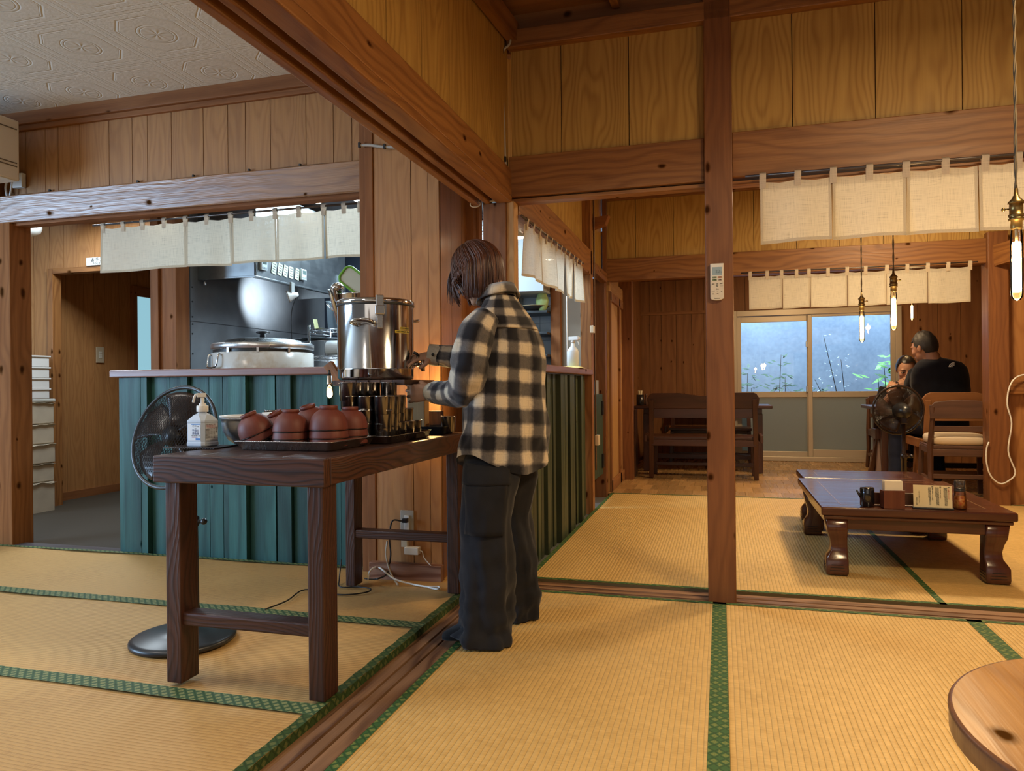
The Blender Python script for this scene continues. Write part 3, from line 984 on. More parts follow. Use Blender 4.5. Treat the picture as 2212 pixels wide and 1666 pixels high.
def tiles():
    t = NT('white_tiles')
    o = t.n('ShaderNodeTexCoord').outputs['Object']
    br = t.n('ShaderNodeTexBrick'); br.offset = 0
    br.inputs['Color1'].default_value = (.55, .6, .62, 1); br.inputs['Color2'].default_value = (.5, .56, .58, 1); br.inputs['Mortar'].default_value = (.25, .3, .32, 1)
    br.inputs['Scale'].default_value = 1; br.inputs['Brick Width'].default_value = .15; br.inputs['Row Height'].default_value = .15; br.inputs['Mortar Size'].default_value = .003
    mp = t.n('ShaderNodeMapping'); mp.inputs['Rotation'].default_value = (pi / 2, 0, 0)
    t.l(o, mp.inputs[0]); t.l(mp.outputs[0], br.inputs[0])
    t.bsdf(br.outputs[0], .25, 0, .5)
    return t.m
struct(mb.build('wall_kitchen', tiles()), 'white tiled back wall of the kitchen')
mb = MB(); mb.box(-3.5, -1.75, 6.05, 6.12, -.03, 2.7)
struct(mb.build('wall_navy', plain('navy_wall', (.012, .018, .032), .6)), 'dark navy wall at the back of the kitchen')
mb = MB(); mb.box(-3.5, -1.05, 3.75, 6.3, 2.40, 2.44)
struct(mb.build('ceiling_kitchen', plain('kitchen_ceiling', (.5, .55, .6), .7)), 'pale kitchen ceiling')
# post and grey partition seen through the olive counter opening
mb = MB(); mb.box(-1.36, -1.28, 6.0, 6.12, -.03, 2.4); mb.box(-1.28, -1.10, 6.06, 6.10, -.03, 2.4, mi=1)
struct(mb.build('wall_partition', [TRIMW, plain('grey_partition', (.28, .25, .2), .7)]), 'wooden post and grey partition inside the kitchen')

# corridor beyond
mb = MB()
planks(mb, lambda u, d, z: V((u, 5.02 - d, z)), -7.5, -5.53, -.05, 2.4, w=.15, rnd=(.5, .8))
planks(mb, lambda u, d, z: V((u, 5.02 - d, z)), -5.53, -3.62, 1.985, 2.4, w=.16, rnd=(.4, .8))
planks(mb, lambda u, d, z: V((-5.70 + d, u, z)), 5.02, 6.06, -.05, 2.4, w=.16, rnd=(.3, .7))
planks(mb, lambda u, d, z: V((-5.70 + d, u, z)), 6.06, 8.4, 2.0, 2.4, w=.16, rnd=(.3, .7))
planks(mb, lambda u, d, z: V((u, 8.4 - d, z)), -5.7, -3.5, -.05, 2.4, w=.16, rnd=(.3, .7))
planks(mb, lambda u, d, z: V((-3.66 - d, u, z)), 4.2, 8.4, -.05, 2.4, w=.16, rnd=(.3, .7))
struct(mb.build('wall_corridor', [PANELL, DARKB], fix=False), 'brown board walls of the corridor')
mb = MB(); mb.box(-7, -3.6, 3.7, 8.4, 2.4, 2.44)
struct(mb.build('ceiling_corridor', OLDW), 'board ceiling of the corridor')
mb = MB(); mb.box(-5.53, -5.47, 4.97, 5.06, -.05, 1.995, rn=.8); mb.box(-5.469, -3.66, 4.972, 5.058, 1.95, 1.994, long=0, rn=.7)
struct(mb.build('trim_13', HONEY, bevel=.003), 'door frame in the corridor')
mb = MB(); mb.box(-5.69, -5.665, 5.06, 6.06, -.05, .04, long=1)
struct(mb.build('baseboard_corridor', TRIMW), 'baseboard of the corridor')
wn = thing('window_2', 'pale blue frosted corridor window', 'window', (-5.68, 6.42, -.1)); wn['kind'] = 'structure'
mb = MB(); mb.box(-.03, .03, -.36, -.30, 0, 2.1); mb.box(-.028, .028, -.299, .639, 2.0, 2.098, long=1); mb.box(-.03, .03, .64, .7, 0, 2.1)
mb.build('frame', TRIMW, wn, bevel=.003)
mb = MB(); mb.box(-.005, .005, -.30, .64, .2, 2.0)
mb.build('pane', emit('frosted_daylight_glow', (.36, .68, .80), .8), wn)  # pane glows by itself, standing in for daylight behind it

# unseen outer walls that close the rooms for the light
mb = MB(); mb.box(-7.1, -7.0, -2, 8.5, -.1, .5); mb.box(-7.1, -7.0, -2, 8.5, 2.3, 2.7); mb.box(-7.1, -7.0, 2.6, 8.5, .5, 2.3)
struct(mb.build('wall_outer', plain('beige_wall', (.4, .35, .28), .8)), 'outer wall of the side room with a window opening')
mb = MB(); mb.box(3.3, 3.4, 0, 3.4, -.1, 2.9); mb.box(3.3, 3.4, 3.4, 9.8, -.1, 2.9)
struct(mb.build('wall_right', PANELL), 'board wall at the far side of the rooms')
# ================================================================== NOREN CURTAINS
def noren(label, p0, p1, drop, splits, tabs, out, seed, rod=True, tab_h=.035, amp=.008, wind=.0):
    """cloth panels hung on tabs between p0 and p1 (top edge); splits/tabs are fractions; out = outward normal"""
    rng = random.Random(seed)
    p0, p1, out = V(p0), V(p1), V(out)
    L = (p1 - p0).length
    d = (p1 - p0) / L
    t = thing('noren_curtain', label, 'curtain', p0)
    xs = [0.0] + list(splits) + [1.0]
    for a, b in zip(xs, xs[1:]):
        mb = MB()
        w = (b - a) * L
        ph, ph2, sw, sg = rng.uniform(0, 6), rng.uniform(0, 6), rng.uniform(-.012, .012), rng.uniform(.003, .008)
        k1, k2 = rng.uniform(2.5, 5), rng.uniform(7, 11)
        uo = rng.random() * 5
        def fn(u, v, a=a, w=w, ph=ph, ph2=ph2, sw=sw, k1=k1, k2=k2, sg=sg):
            s = a * L + .002 + (w - .004) * u
            f = .25 + .75 * v
            off = amp * f * (sin(ph + k1 * u * 2) + .5 * sin(ph2 + k2 * u)) + sw * v * (u - .5) * 2 + wind * v * v
            # the top edge sags a little between its tabs
            near = min([abs(s / L - q) for q in tabs] + [1]) * L
            sag = min(.012, near * .12) * (1 - v)
            z = -(drop * v) - sag - .004 * sin(3 * u + ph) * v
            return d * s + out * off + V((0, 0, z))
        mb.grid(fn, 22, 12, uv=lambda u, v, a=a, w=w, uo=uo: (uo + w * u, drop * v))
        o = mb.build('panel', LINEN, t, fix=False)
        h = MB()
        for (u0, v0, u1, v1) in ((0, 0, .012 / w, 1), (1 - .012 / w, 0, 1, 1), (0, 1 - .014 / drop, 1, 1)):
            h.grid(lambda u, v: fn(u0 + (u1 - u0) * u, v0 + (v1 - v0) * v) + out * .0012, 12, 12, uv=lambda u, v: (uo + .3 * u, .3 * v))
        h.build('hem', linen('noren_hem', (.66, .58, .45), .35), o, fix=False)
    for q in tabs:
        mb = MB()
        c = d * (q * L)
        hw = .0135
        prof = [(.0025, -.028), (.004, 0), (.010, tab_h * .75), (0, tab_h), (-.010, tab_h * .75), (-.004, 0), (-.0025, -.028)]
        mb.loft([[c + d * (k * hw) + out * x + V((0, 0, z)) for x, z in prof] for k in (-1, 1)], closed=False, uvs=(1, 1))
        mb.build('tab', linen('noren_tab', (.66, .55, .42), .3), t, fix=False)
    if rod:
        mb = MB()
        zr = tab_h - .012
        mb.tube([d * -.06 + V((0, 0, zr)), d * (L + .05) + V((0, 0, zr))], .006, 8)
        mb.build('rod', plain('noren_rod', (.12, .10, .09), .35, .6), t)
    return t


A_, B_ = at(218, 487, Y=3.68), at(800, 437, Y=3.68)
A_.z = B_.z = 1.952
fr = lambda px: (at(px, 480, Y=3.68).x - A_.x) / (B_.x - A_.x)
noren('cream linen noren hanging over the teal kitchen counter', A_, B_, .272, [fr(q) for q in (401, 499, 597, 700)],
      [fr(q / 2.765) for q in (615, 735, 850, 980, 1107, 1235, 1377, 1502, 1643, 1785, 1933, 2055, 2150)], (0, -1, 0), 3)
A_ = at(1641, 394, Y=3.375)
noren('cream linen noren under the front lintel beside the square post', A_, A_ + V((1.62, 0, 0)), .268, [(at(q, 400, Y=3.375).x - A_.x) / 1.62 for q in (1797, 1958, 2113)] + [.74],
      [(at(1000 + q / 1.825, 400, Y=3.375).x - A_.x) / 1.62 for q in (1182, 1320, 1460, 1603, 1748, 1903, 2060, 2190)] + [.68, .77, .86, .95], (0, -1, 0), 11, amp=.006, tab_h=.042)
A_, B_ = at(1617, 598, Y=6.50), at(2097, 583, Y=6.50)
B_.z = A_.z
noren('cream linen noren under the far lintel above the garden window', A_, B_, .275, [(at(q, 600, Y=6.5).x - A_.x) / (B_.x - A_.x) for q in (1690, 1750, 1830, 1914, 2004)],
      [(at(1300 + q / 2.425, 600, Y=6.5).x - A_.x) / (B_.x - A_.x) for q in (777, 866, 942, 1020, 1085, 1185, 1285, 1382, 1493, 1600, 1708, 1815, 1930)], (0, -1, 0), 8, tab_h=.045)
noren('narrow cream noren seen sideways over the olive counter', (-.925, 3.52, 1.765), (-.925, 5.08, 1.792), .262, [.22, .44, .62, .80],
      [.03, .11, .20, .30, .38, .47, .55, .63, .71, .80, .88, .97], (1, 0, 0), 5, amp=.012)

# ================================================================== SERVING TABLE
TZ = .745
tb = thing('serving_table', 'dark stained rough wooden serving table with thick apron', 'table', (-1.46, 2.62, 0))
T0 = Matrix.Translation((1.46, -2.62, 0))
mb = MB(T0)
for k in range(4):
    x0 = -1.77 + k * .1535
    mb.box(x0, x0 + .1525, 2.005, 3.255, TZ - .03, TZ, long=1)
mb.build('tabletop', wood('table_top_wood', (.022, .010, .008), (.075, .035, .026), .3, .8, 0, .1, .15, .5, 1, 1.2, .3), tb, bevel=.002)
mb = MB(T0)
mb.box(-1.775, -1.152, 1.98, 2.02, TZ - .088, TZ - .001, long=0, uvo=(.05, 3.3))
mb.box(-1.19, -1.15, 2.02, 3.26, TZ - .085, TZ - .001, long=1, uvo=(.02, 9.7))
mb.box(-1.775, -1.735, 2.02, 3.26, TZ - .085, TZ - .001, long=1)
mb.box(-1.775, -1.15, 3.24, 3.275, TZ - .085, TZ - .001, long=0)
mb.build('apron', wood('apron_wood', (.020, .007, .005), (.11, .040, .022), .36, 1.1, 0, .15, .15, .5, 1.0, 7.0, .2), tb, bevel=.004)
for (xa, xb, ya, yb) in ((-1.745, -1.688, 2.0, 2.085), (-1.218, -1.163, 1.99, 2.075), (-1.745, -1.695, 3.19, 3.27), (-1.222, -1.165, 3.185, 3.27)):
    l_ = MB(T0); l_.box(xa, xb, ya, yb, 0.004, TZ - .08, long=2); l_.build('leg', DARKW, tb, bevel=.004)
l_ = MB(T0); l_.box(-1.70, -1.215, 2.01, 2.075, .190, .232, long=0); l_.build('stretcher', DARKW, tb, bevel=.006)
l_ = MB(T0); l_.box(-1.705, -1.215, 3.195, 3.26, .235, .275, long=0); l_.build('stretcher', DARKW, tb, bevel=.006)

# woven mat and sanitiser bottle
c = at(424, 969, Z=TZ)
mt = thing('woven_mat', 'dark woven plastic mat under the sanitiser bottle', 'mat', (c.x - .01, c.y + .035, TZ + .0015), radians(4))
def weave():
    t = NT('dark_weave')
    u, v = t.uvs()
    w = t.math('MULTIPLY', t.math('SINE', t.math('MULTIPLY', u, 620)), t.math('SINE', t.math('MULTIPLY', v, 620)))
    c_ = t.ramp(w, [(.3, (.012, .008, .009)), (.7, (.06, .042, .04))])
    t.bsdf(c_, .4, 0, .5, t.bump(w, .6, .002))
    return t.m
mb = MB(); mb.box(-.105, .105, -.07, .075, 0, .004, uvo=(0, 0)); mb.build('weave', weave(), mt, bevel=.001)

bt = thing('sanitiser_bottle', 'white pump bottle of hand sanitiser with blue label on the serving table', 'bottle', (c.x, c.y + .035, TZ + .0065), atan2(-c.x, c.y))
MILK = plain('milky_plastic', (.62, .72, .86), .25, 0, .5, Subsurface_Weight=.0, Transmission_Weight=.15)
def rsq(r, ch, z, n=3):
    """square ring turned 45 degrees with chamfered corners"""
    pts = []
    for k in range(4):
        a = pi / 4 * 0 + k * pi / 2 - pi / 2
        for q in (-1, 1):
            aa = a + q * ch
            pts.append(V((r * cos(aa), r * sin(aa) * .9, z)))
    return pts
mb = MB()
prof = [(.050, .0), (.054, .004), (.0535, .012), (.0515, .017), (.0515, .085), (.0525, .088)]
rings = [rsq(r, .13, z) for r, z in prof] + [rsq(.0515, .14, .094), rsq(.033, .4, .112), rsq(.019, .7, .120), rsq(.0175, .75, .126)]
mb.loft(rings, uvs=(1, 1), sm=False)
mb.build('body', MILK, bt, bevel=.0015)
mb = MB(); mb.lathe([(.0195, .124), (.0205, .126), (.0205, .145), (.019, .147), (.0125, .147), (.012, .155), (.0065, .156), (.006, .178)], n=20); mb.build('collar', WHITEP, bt, bevel=.0006)
mb = MB()
mb.box(-.018, .013, -.008, .008, .177, .192)
mb.tube([(-.012, 0, .186), (-.022, 0, .186), (-.027, 0, .178), (-.031, 0, .158)], [.006, .0055, .005, .0045], 8)
mb.build('pump_head', WHITEP, bt, bevel=.003)
for sgn in (-1, 1):
    a0 = -pi / 2 + .13 if sgn > 0 else -pi / 2 - .13
    a1 = -.13 if sgn > 0 else -pi + .13
    pa = V((.0519 * cos(a0), .0519 * sin(a0) * .9, 0)); pb = V((.0519 * cos(a1), .0519 * sin(a1) * .9, 0))
    if sgn < 0: pa, pb = pb, pa
    rt = (pb - pa).normalized(); nn = rt.cross(V((0, 0, 1)))
    W_ = (pb - pa).length
    def lp(u, z): return pa + rt * (u * W_) + V((0, 0, z)) + nn * .0004
    def patch(mb, u0, u1, z0, z1, k=0.0):
        q = [lp(u0, z0), lp(u1, z0), lp(u1, z1), lp(u0, z1)]
        mb.face([mb.pt(p + nn * k) for p in q], [(0, 0), (1, 0), (1, 1), (0, 1)])
    mb = MB(); patch(mb, .06, .97, .022, .082)
    lb = mb.build('label', plain('label_white', (.72, .76, .82), .5), bt, fix=False)
    lb['label'] = 'printed white and blue label'
    BLUE = plain('label_blue', (.03, .18, .55), .5)
    def tx(s, u, z, size, m=INK, al='CENTER'):
        p = lp(u, z) + nn * .0005
        text(s, size, frame_m(p, rt, V((0, 0, 1))), m, lb, 'printing', al, .0001)
    if sgn < 0:
        mb = MB(); patch(mb, .30, .95, .0785, .0805, .0003); patch(mb, .62, .95, .024, .031, .0003)
        mb.build('print_band', BLUE, lb, fix=False)
        tx('ビオレu', .63, .0735, .0085); tx('Biore', .63, .0665, .004)
        tx('手指の', .62, .058, .0105, plain('navy_ink', (.02, .04, .16), .5)); tx('消毒液', .62, .047, .0105, plain('navy_ink', (.02, .04, .16), .5))
        tx('手指・皮膚の洗浄・消毒', .62, .039, .0035); tx('指定医薬部外品', .55, .034, .0035, plain('red_ink', (.5, .03, .03), .5))
    else:
        tx('手指・皮膚の洗浄・消毒に', .45, .0785, .0036)
        for k in range(3): tx('ご使用上の注意をお読みください', .45, .075 - k * .004, .003, plain('red_ink', (.5, .03, .03), .5))
        for k in range(8): tx('有効成分 塩化ベンザルコニウム液', .40, .062 - k * .0045, .0028)
        mb = MB()
        for k in range(9): patch(mb, .80, .95, .048 + k * .0024, .048 + k * .0024 + (.0014 if k % 3 else .0008), .0003)
        mb.build('barcode', INK, lb, fix=False)

# steel bowl with a white strainer lid
c = at(520, 962, Z=TZ)
bw = thing('mixing_bowl', 'round steel mixing bowl with white lid beside the red bowls', 'bowl', (-1.728, 2.42, TZ + .001))
mb = MB(); mb.lathe([(.035, 0), (.05, .003), (.075, .022), (.092, .055), (.097, .085), (.097, .098), (.103, .100), (.103, .103), (.094, .101), (.09, .055), (.03, .01)], n=40, caps=(True, True)); mb.build('bowl', STEELB, bw)
mb = MB(); mb.lathe([(.102, .104), (.105, .108), (.102, .113), (.096, .112), (.085, .100), (.001, .098)], n=40); mb.box(.02, .055, .055, .105, .108, .120); mb.build('lid', WHITEP, bw, bevel=.002)

# baking tray with stacks of red wooden soup bowls
def tray(label, A, B, C, h=.030, flare=.012, mat=None, th=.0015):
    """A-B front edge, C gives the depth direction; base corners on the table"""
    A, B, C = V((A.x, A.y, 0)), V((B.x, B.y, 0)), V((C.x, C.y, 0))
    e = B - A
    n = V((-e.y, e.x, 0)).normalized()
    dep = abs((C - B).dot(n))
    t = thing('metal_tray', label, 'tray', (A + e / 2 + n * dep / 2) + V((0, 0, TZ + .001)), atan2(e.y, e.x))
    hx, hy = e.length / 2, dep / 2
    def ring(ex, z, r=.02):
        p = []
        for cx, cy, a in ((1, 1, 0), (-1, 1, pi / 2), (-1, -1, pi), (1, -1, 3 * pi / 2)):
            for k in range(5):
                aa = a + k * pi / 8
                p.append(V((cx * (hx + ex - r) + r * cos(aa), cy * (hy + ex - r) + r * sin(aa), z)))
        return p
    mb = MB()
    mb.loft([ring(-.004, 0), ring(0, .003), ring(flare, h - .002), ring(flare + .004, h), ring(flare + .004, h + .002), ring(flare - .001, h + .001), ring(-.001, .005), ring(-.006, .004)], caps=(True, True))
    mb.build('pan', mat or steel('tray_steel', (.58, .56, .54), .2, .1, (300, 8, 8), .3), t)
    return t, hx, hy
tr1, hx1, hy1 = tray('long steel tray holding the stacks of red bowls', V((-1.612, 2.20, 0)), V((-1.256, 2.20, 0)), V((-1.256, 2.502, 0)))

REDW = wood('red_bowl_wood', (.10, .022, .014), (.20, .046, .029), .5, .5, 0, 0, .12, .5, 1.0, 1.5, .05)
def soup_bowl(label, group):
    t = thing('soup_bowl', label, 'bowl', (0, 0, 0), 0, group)
    # upside down: rim on z=0, foot on top
    mb = MB()
    mb.lathe([(.0622, .001), (.0634, .0), (.0636, .006), (.0622, .018), (.0602, .028), (.055, .044), (.044, .058), (.032, .066), (.027, .069)], n=36, caps=(False, True))
    mb.lathe([(.0622, .001), (.0600, .018), (.053, .040), (.040, .056), (.001, .062)], n=36, caps=(False, False))
    mb.build('body', REDW, t)
    mb = MB(); mb.lathe([(.0285, .067), (.0295, .080), (.0275, .081), (.0255, .078), (.0245, .070)], n=28); mb.build('foot', REDW, t)
    mb = MB(); mb.lathe([(.0634, .0004), (.0641, .0014), (.0641, .0028), (.0635, .003)], n=36); mb.build('rim', plain('black_rim', (.012, .007, .006), .4), t)
    return t


BG = 'red wooden soup bowls on the steel tray'
proto = None
def place_bowl(label, loc, tilt=(0, 0), rz=0.0, sc=1.0):
    global proto
    if proto is None:
        proto = soup_bowl(label, BG); o = proto
    else:
        o = dup(proto, label=label, group=BG)
    o.location = loc
    q = Matrix.Rotation(tilt[1], 4, V((cos(tilt[0]), sin(tilt[0]), 0))) @ Matrix.Rotation(rz, 4, 'Z')
    o.rotation_euler = q.to_euler()
    o.scale = (sc, sc, sc)
    return o


def stack(x, y, n, dz, where, tilt=None, lean=(0, 0), sc=1.0):
    ord_ = {1: ['only bowl'], 2: ['lower bowl', 'upper bowl'], 3: ['lowest bowl', 'middle bowl', 'topmost bowl']}[n]
    for k in range(n):
        tl = tilt if tilt else (0, 0)
        M3 = Matrix.Rotation(tl[1], 3, V((cos(tl[0]), sin(tl[0]), 0)))
        p = V((x, y, TZ + .0085 + (.058 * sc * sin(abs(tl[1])) if tilt else 0))) + M3 @ V((0, 0, dz * sc * k)) + V((lean[0] * k, lean[1] * k, 0))
        place_bowl('red wooden soup bowl, %s of %s' % (ord_[k], where), p, tl, k * .7, sc)


stack(-1.573, 2.272, 2, .027, 'the tipped stack next to the steel mixing bowl', (2.25, -.42), sc=.97)
stack(-1.447, 2.266, 3, .0272, 'the stack in the middle of the tray front', sc=.97)
stack(-1.318, 2.300, 3, .0272, 'the tall stack nearest the tray corner', sc=1.06)
stack(-1.308, 2.436, 3, .0272, 'the stack beside the steel tumblers', sc=1.0)
stack(-1.566, 2.43, 2, .027, 'the tipped stack behind the mixing bowl side', (2.4, -.5), sc=.95)
stack(-1.436, 2.424, 3, .0272, 'the tipped stack behind the middle one', (2.5, -.30), sc=.97)

# second tray with stacked steel tumblers
A_, B_, C_ = at(752, 953, Z=TZ), at(823, 956, Z=TZ), at(872, 944, Z=TZ)
e_ = V((1, 0, 0))
tr2 = thing('metal_tray', 'small steel tray under the stacked steel tumblers', 'tray', (-1.318, 2.725, TZ + .001))
mb = MB()
def ring2(ex, z, hx=.122, hy=.20, r=.02):
    p = []
    for cx, cy, a in ((1, 1, 0), (-1, 1, pi / 2), (-1, -1, pi), (1, -1, 3 * pi / 2)):
        for k in range(5):
            aa = a + k * pi / 8
            p.append(V((cx * (hx + ex - r) + r * cos(aa), cy * (hy + ex - r) + r * sin(aa), z)))
    return p
mb.loft([ring2(-.004, 0), ring2(0, .003), ring2(.008, .026), ring2(.011, .028), ring2(.011, .030), ring2(.007, .029), ring2(-.001, .005), ring2(-.006, .004)])
mb.build('pan', steel('tray_steel_dark', (.30, .29, .28), .15, .1, (8, 300, 8), .4), tr2)
mb = MB(); mb.box(.137, .1385, .02, .11, .006, .022); mb.build('slot', plain('slot_dark', (.02, .018, .016), .3, .6), tr2)

CUPM = steel('tumbler_steel', (.23, .215, .21), .16, .08, (6, 6, 220))
cupP = None
def cup(label, loc, group, up=False):
    global cupP
    if cupP is None:
        cupP = thing('steel_tumbler', label, 'cup', (0, 0, 0), 0, group)
        mb = MB(); mb.lathe([(.0305, .0), (.0315, .001), (.0335, .066), (.0345, .069), (.0338, .070), (.0325, .066), (.0295, .004), (.001, .003)], n=26, caps=(True, False)); mb.build('cup_body', CUPM, cupP)
        mb = MB(); mb.lathe([(.0335, .0665), (.0349, .068), (.0349, .0695), (.0335, .071)], n=26); mb.build('rim', steel('rim_steel', (.42, .40, .38), .1), cupP)
        o = cupP
    else:
        o = dup(cupP, label=label, group=group)
    o.location = loc
    return o


CG = 'stacked steel tumblers beside the red bowls'
gx = [-1.243, -1.314, -1.385]
gy = [2.568, 2.639, 2.710, 2.781, 2.852]
ordn = ['lowest', 'second', 'third', 'top']
colw = ['nearest the small sign side', 'in the middle file', 'in the file against the bowls']
roww = ['first', 'second', 'third', 'fourth', 'last']
for j, x in enumerate(gx):
    for i, y in enumerate(gy):
        n = (3, 3, 3, 2, 1)[i] if j == 0 else (3 if j == 1 and i < 3 else 4 if i < 4 else 3)
        if j == 1 and i == 0: n = 3
        for k in range(min(n, 4)):
            cup('steel tumbler, %s of the %s stack %s' % (ordn[k], roww[i], colw[j]), (x + .004 * sin(i * 5 + k), y + .004 * cos(j * 3 + k), TZ + .0055 + k * .0525), CG)
CG2 = 'steel tumblers behind the red bowls'
for i, px in enumerate((589, 622, 652, 686)):
    b = at(px, 905, Y=2.66 + .03 * i)
    for k in range(2):
        cup('steel tumbler behind the red bowls, %s of stack %s from the mixing bowl' % (('lower', 'upper')[k], ('one', 'two', 'three', 'four')[i]), (b.x, 2.66 + .03 * i, TZ + .001 + k * .0525), CG2)

# sign card in a clear stand
c = at(879, 947, Z=TZ)
cd = thing('sign_card', 'small cream sign card in a clear stand at the table edge', 'sign', (c.x - .012, c.y, TZ + .001), radians(24))
mb = MB(); mb.bar((0, -.006, 0), (0, .014, .072), .062, .003, up=(0, 1, 0)); mb.box(-.031, .031, -.012, .03, 0, .002)
mb.build('stand', glass('acrylic', (.9, .9, .88), .02, 1.45, .06, (.6, .6, .6)), cd)
fm = frame_m(V((0, -.0005 + .0036, .036)) + V((0, -.0045, 0)), (1, 0, 0), (0, .02, .072))
mb = MB(fm); mb.face([mb.pt(p) for p in ((-.026, -.032, 0), (.026, -.032, 0), (.026, .032, 0), (-.026, .032, 0))], [(0, 0), (1, 0), (1, 1), (0, 1)])
cc = mb.build('card', plain('cream_card', (.62, .56, .42), .6), cd, fix=False)
RI = plain('sign_red', (.42, .05, .03), .6)
text('Please eat', .0105, fm @ Matrix.Translation((0, -.006, .0008)), RI, cc, 'lettering', ysc=1.1)
text('soup!', .0085, fm @ Matrix.Translation((.010, -.019, .0008)), RI, cc, 'lettering')
mb = MB(fm @ Matrix.Translation((0, .012, .0006)))
mb.tube(arc((0, 0, 0), .009, pi, 2 * pi, 10, lambda x, y: (x, y, 0)), .0006, 4); mb.tube([(-.011, 0, 0), (.011, 0, 0)], .0006, 4)
mb.build('bowl_drawing', plain('pencil', (.45, .38, .28), .7), cc)

# black tray with one golden steel cup
bk = thing('drip_tray', 'black plastic tray at the far end of the serving table', 'tray', (-1.285, 3.125, TZ + .001), radians(2))
mb = MB()
mb.loft([ring2(-.004, 0, .10, .075), ring2(0, .003, .10, .075), ring2(.006, .034, .10, .075), ring2(.008, .036, .10, .075), ring2(.003, .035, .10, .075), ring2(-.004, .008, .10, .075)])
mb.build('pan', BLACKP, bk)
b = at(968, 912, Y=3.13)
cup('single shiny steel tumbler standing in the black tray', (b.x, 3.13, TZ + .0105), 'single tumblers')
mb = MB(Matrix.Rotation(radians(8), 4, 'Z')); mb.box(-.045, .045, -.03, .03, 0, .10, long=2)
bx = mb.build('wooden_box', DARKW, None, bevel=.003)
b = at(932, 905, Y=3.215); bx.location = (b.x, 3.235, TZ + .001)
mktag(bx, 'dark wooden box behind the black tray', 'box')

# urn stand and tea urn
us = thing('urn_stand', 'rough board on wooden blocks holding the tea urn over the tumblers', 'stand', (-1.46, 2.95, TZ))
mb = MB()
for k in range(6):
    mb.box(-.115 + k * .055, -.062 + k * .055, -.165, .165, .222, .244, long=1)
mb.build('board', wood('stand_wood', (.03, .014, .010), (.14, .07, .045), .5, 1.0, 0, .1, .6), us, bevel=.002)
BLK = wood('pale_block', (.30, .16, .06), (.50, .32, .14), .5, .8, .1, .3, .1)
for (xa, xb, ya, yb, z1) in ((.105, .19, .10, .155, .222), (-.11, -.06, .09, .155, .222)):
    mb = MB(); mb.box(xa, xb, ya, yb, .002, z1, long=2); mb.build('block', BLK if xa > 0 else DARKW, us, bevel=.003)
mb = MB(); b0, b1 = at(733, 824, Y=3.0), at(709, 786, Y=3.0)
mb.bar(V((b0.x + 1.46, .05, b0.z - TZ)), V((b1.x + 1.46, .05, b1.z - TZ)), .045, .024, up=(0, 1, 0), rn=.5); mb.build('bracket', HONEY, us, bevel=.002)

ur = thing('tea_urn', 'tall polished steel tea urn with tap and yellow tape labels', 'urn', (-1.46, 2.96, TZ + .2455), atan2(1.46, 2.96))
# local -y faces the camera
R_ = .166
mb = MB(); mb.lathe([(R_ - .014, 0), (R_ - .004, .004), (R_, .012), (R_, .045), (R_ + .0012, .047), (R_, .049), (R_, .325)], n=64, caps=(True, False)); mb.build('body', STEEL, ur)
mb = MB(); mb.lathe([(R_ + .002, .326), (R_ + .004, .330), (R_ + .003, .342), (R_ - .004, .347), (R_ - .012, .343), (.02, .349), (.001, .349)], n=64); mb.build('lid', STEEL, ur)
mb = MB(); mb.lathe([(R_ + .001, .318), (R_ + .003, .321), (R_ + .003, .326), (R_, .327)], n=64); mb.build('gasket', plain('black_rubber', (.02, .018, .016), .5), ur)
def on_urn(a, z, r=R_): return V((r * sin(a), -r * cos(a), z))
mb = MB(); a = .10
for (z0, z1, w, d0, d1) in ((.30, .355, .016, -.012, .012), (.272, .31, .020, .0, .022), (.215, .275, .013, 0, .008)):
    c = on_urn(a, (z0 + z1) / 2, R_ + (d0 + d1) / 2)
    mb.obox(c, (w * 2, d1 - d0, z1 - z0), Rz(a))
mb.build('clamp', steel('clamp_steel', (.5, .48, .46), .25), ur, bevel=.003)
mb = MB()
pts = [on_urn(-.52, .235, R_), on_urn(-.54, .236, R_ + .022), on_urn(-.46, .245, R_ + .034), on_urn(-.30, .248, R_ + .036), on_urn(-.14, .245, R_ + .034), on_urn(-.05, .236, R_ + .022), on_urn(-.07, .235, R_)]
mb.tube(smooth_path(pts, 5), .0075, 10, flat=1.6); mb.build('handle', STEEL, ur)
mb = MB()
pts = [on_urn(1.75, .26, R_), on_urn(1.8, .265, R_ + .025), on_urn(1.95, .27, R_ + .036), on_urn(2.2, .265, R_ + .03), on_urn(2.25, .26, R_)]
mb.tube(smooth_path(pts, 5), .007, 8); mb.build('handle', STEEL, ur)
mb = MB(); a = 1.18
p = on_urn(a, .068, R_ - .005); q = on_urn(a, .068, R_ + .03); o_ = on_urn(a, 0, 1) * 1
mb.tube([p, q], .011, 12); mb.tube([on_urn(a, .068, R_ + .006), on_urn(a, .068, R_ + .010)], .019, 14)
mb.tube([q, on_urn(a, .068, R_ + .05)], .007, 10)
mb.tube([on_urn(a, .083, R_ + .050), on_urn(a, .036, R_ + .050)], .0085, 12)
mb.tube([on_urn(a, .08, R_ + .028), on_urn(a, .10, R_ + .028)], .008, 10)
mb.build('tap', steel('tap_steel', (.5, .47, .43), .2), ur)
mb = MB(); mb.tube([on_urn(a, .10, R_ + .030), on_urn(a - .02, .112, R_ + .024), on_urn(a - .06, .118, R_ + .012)], [.006, .007, .006], 8); mb.build('lever', BLACKP, ur)
YEL = plain('yellow_tape', (.78, .58, .06), .5)
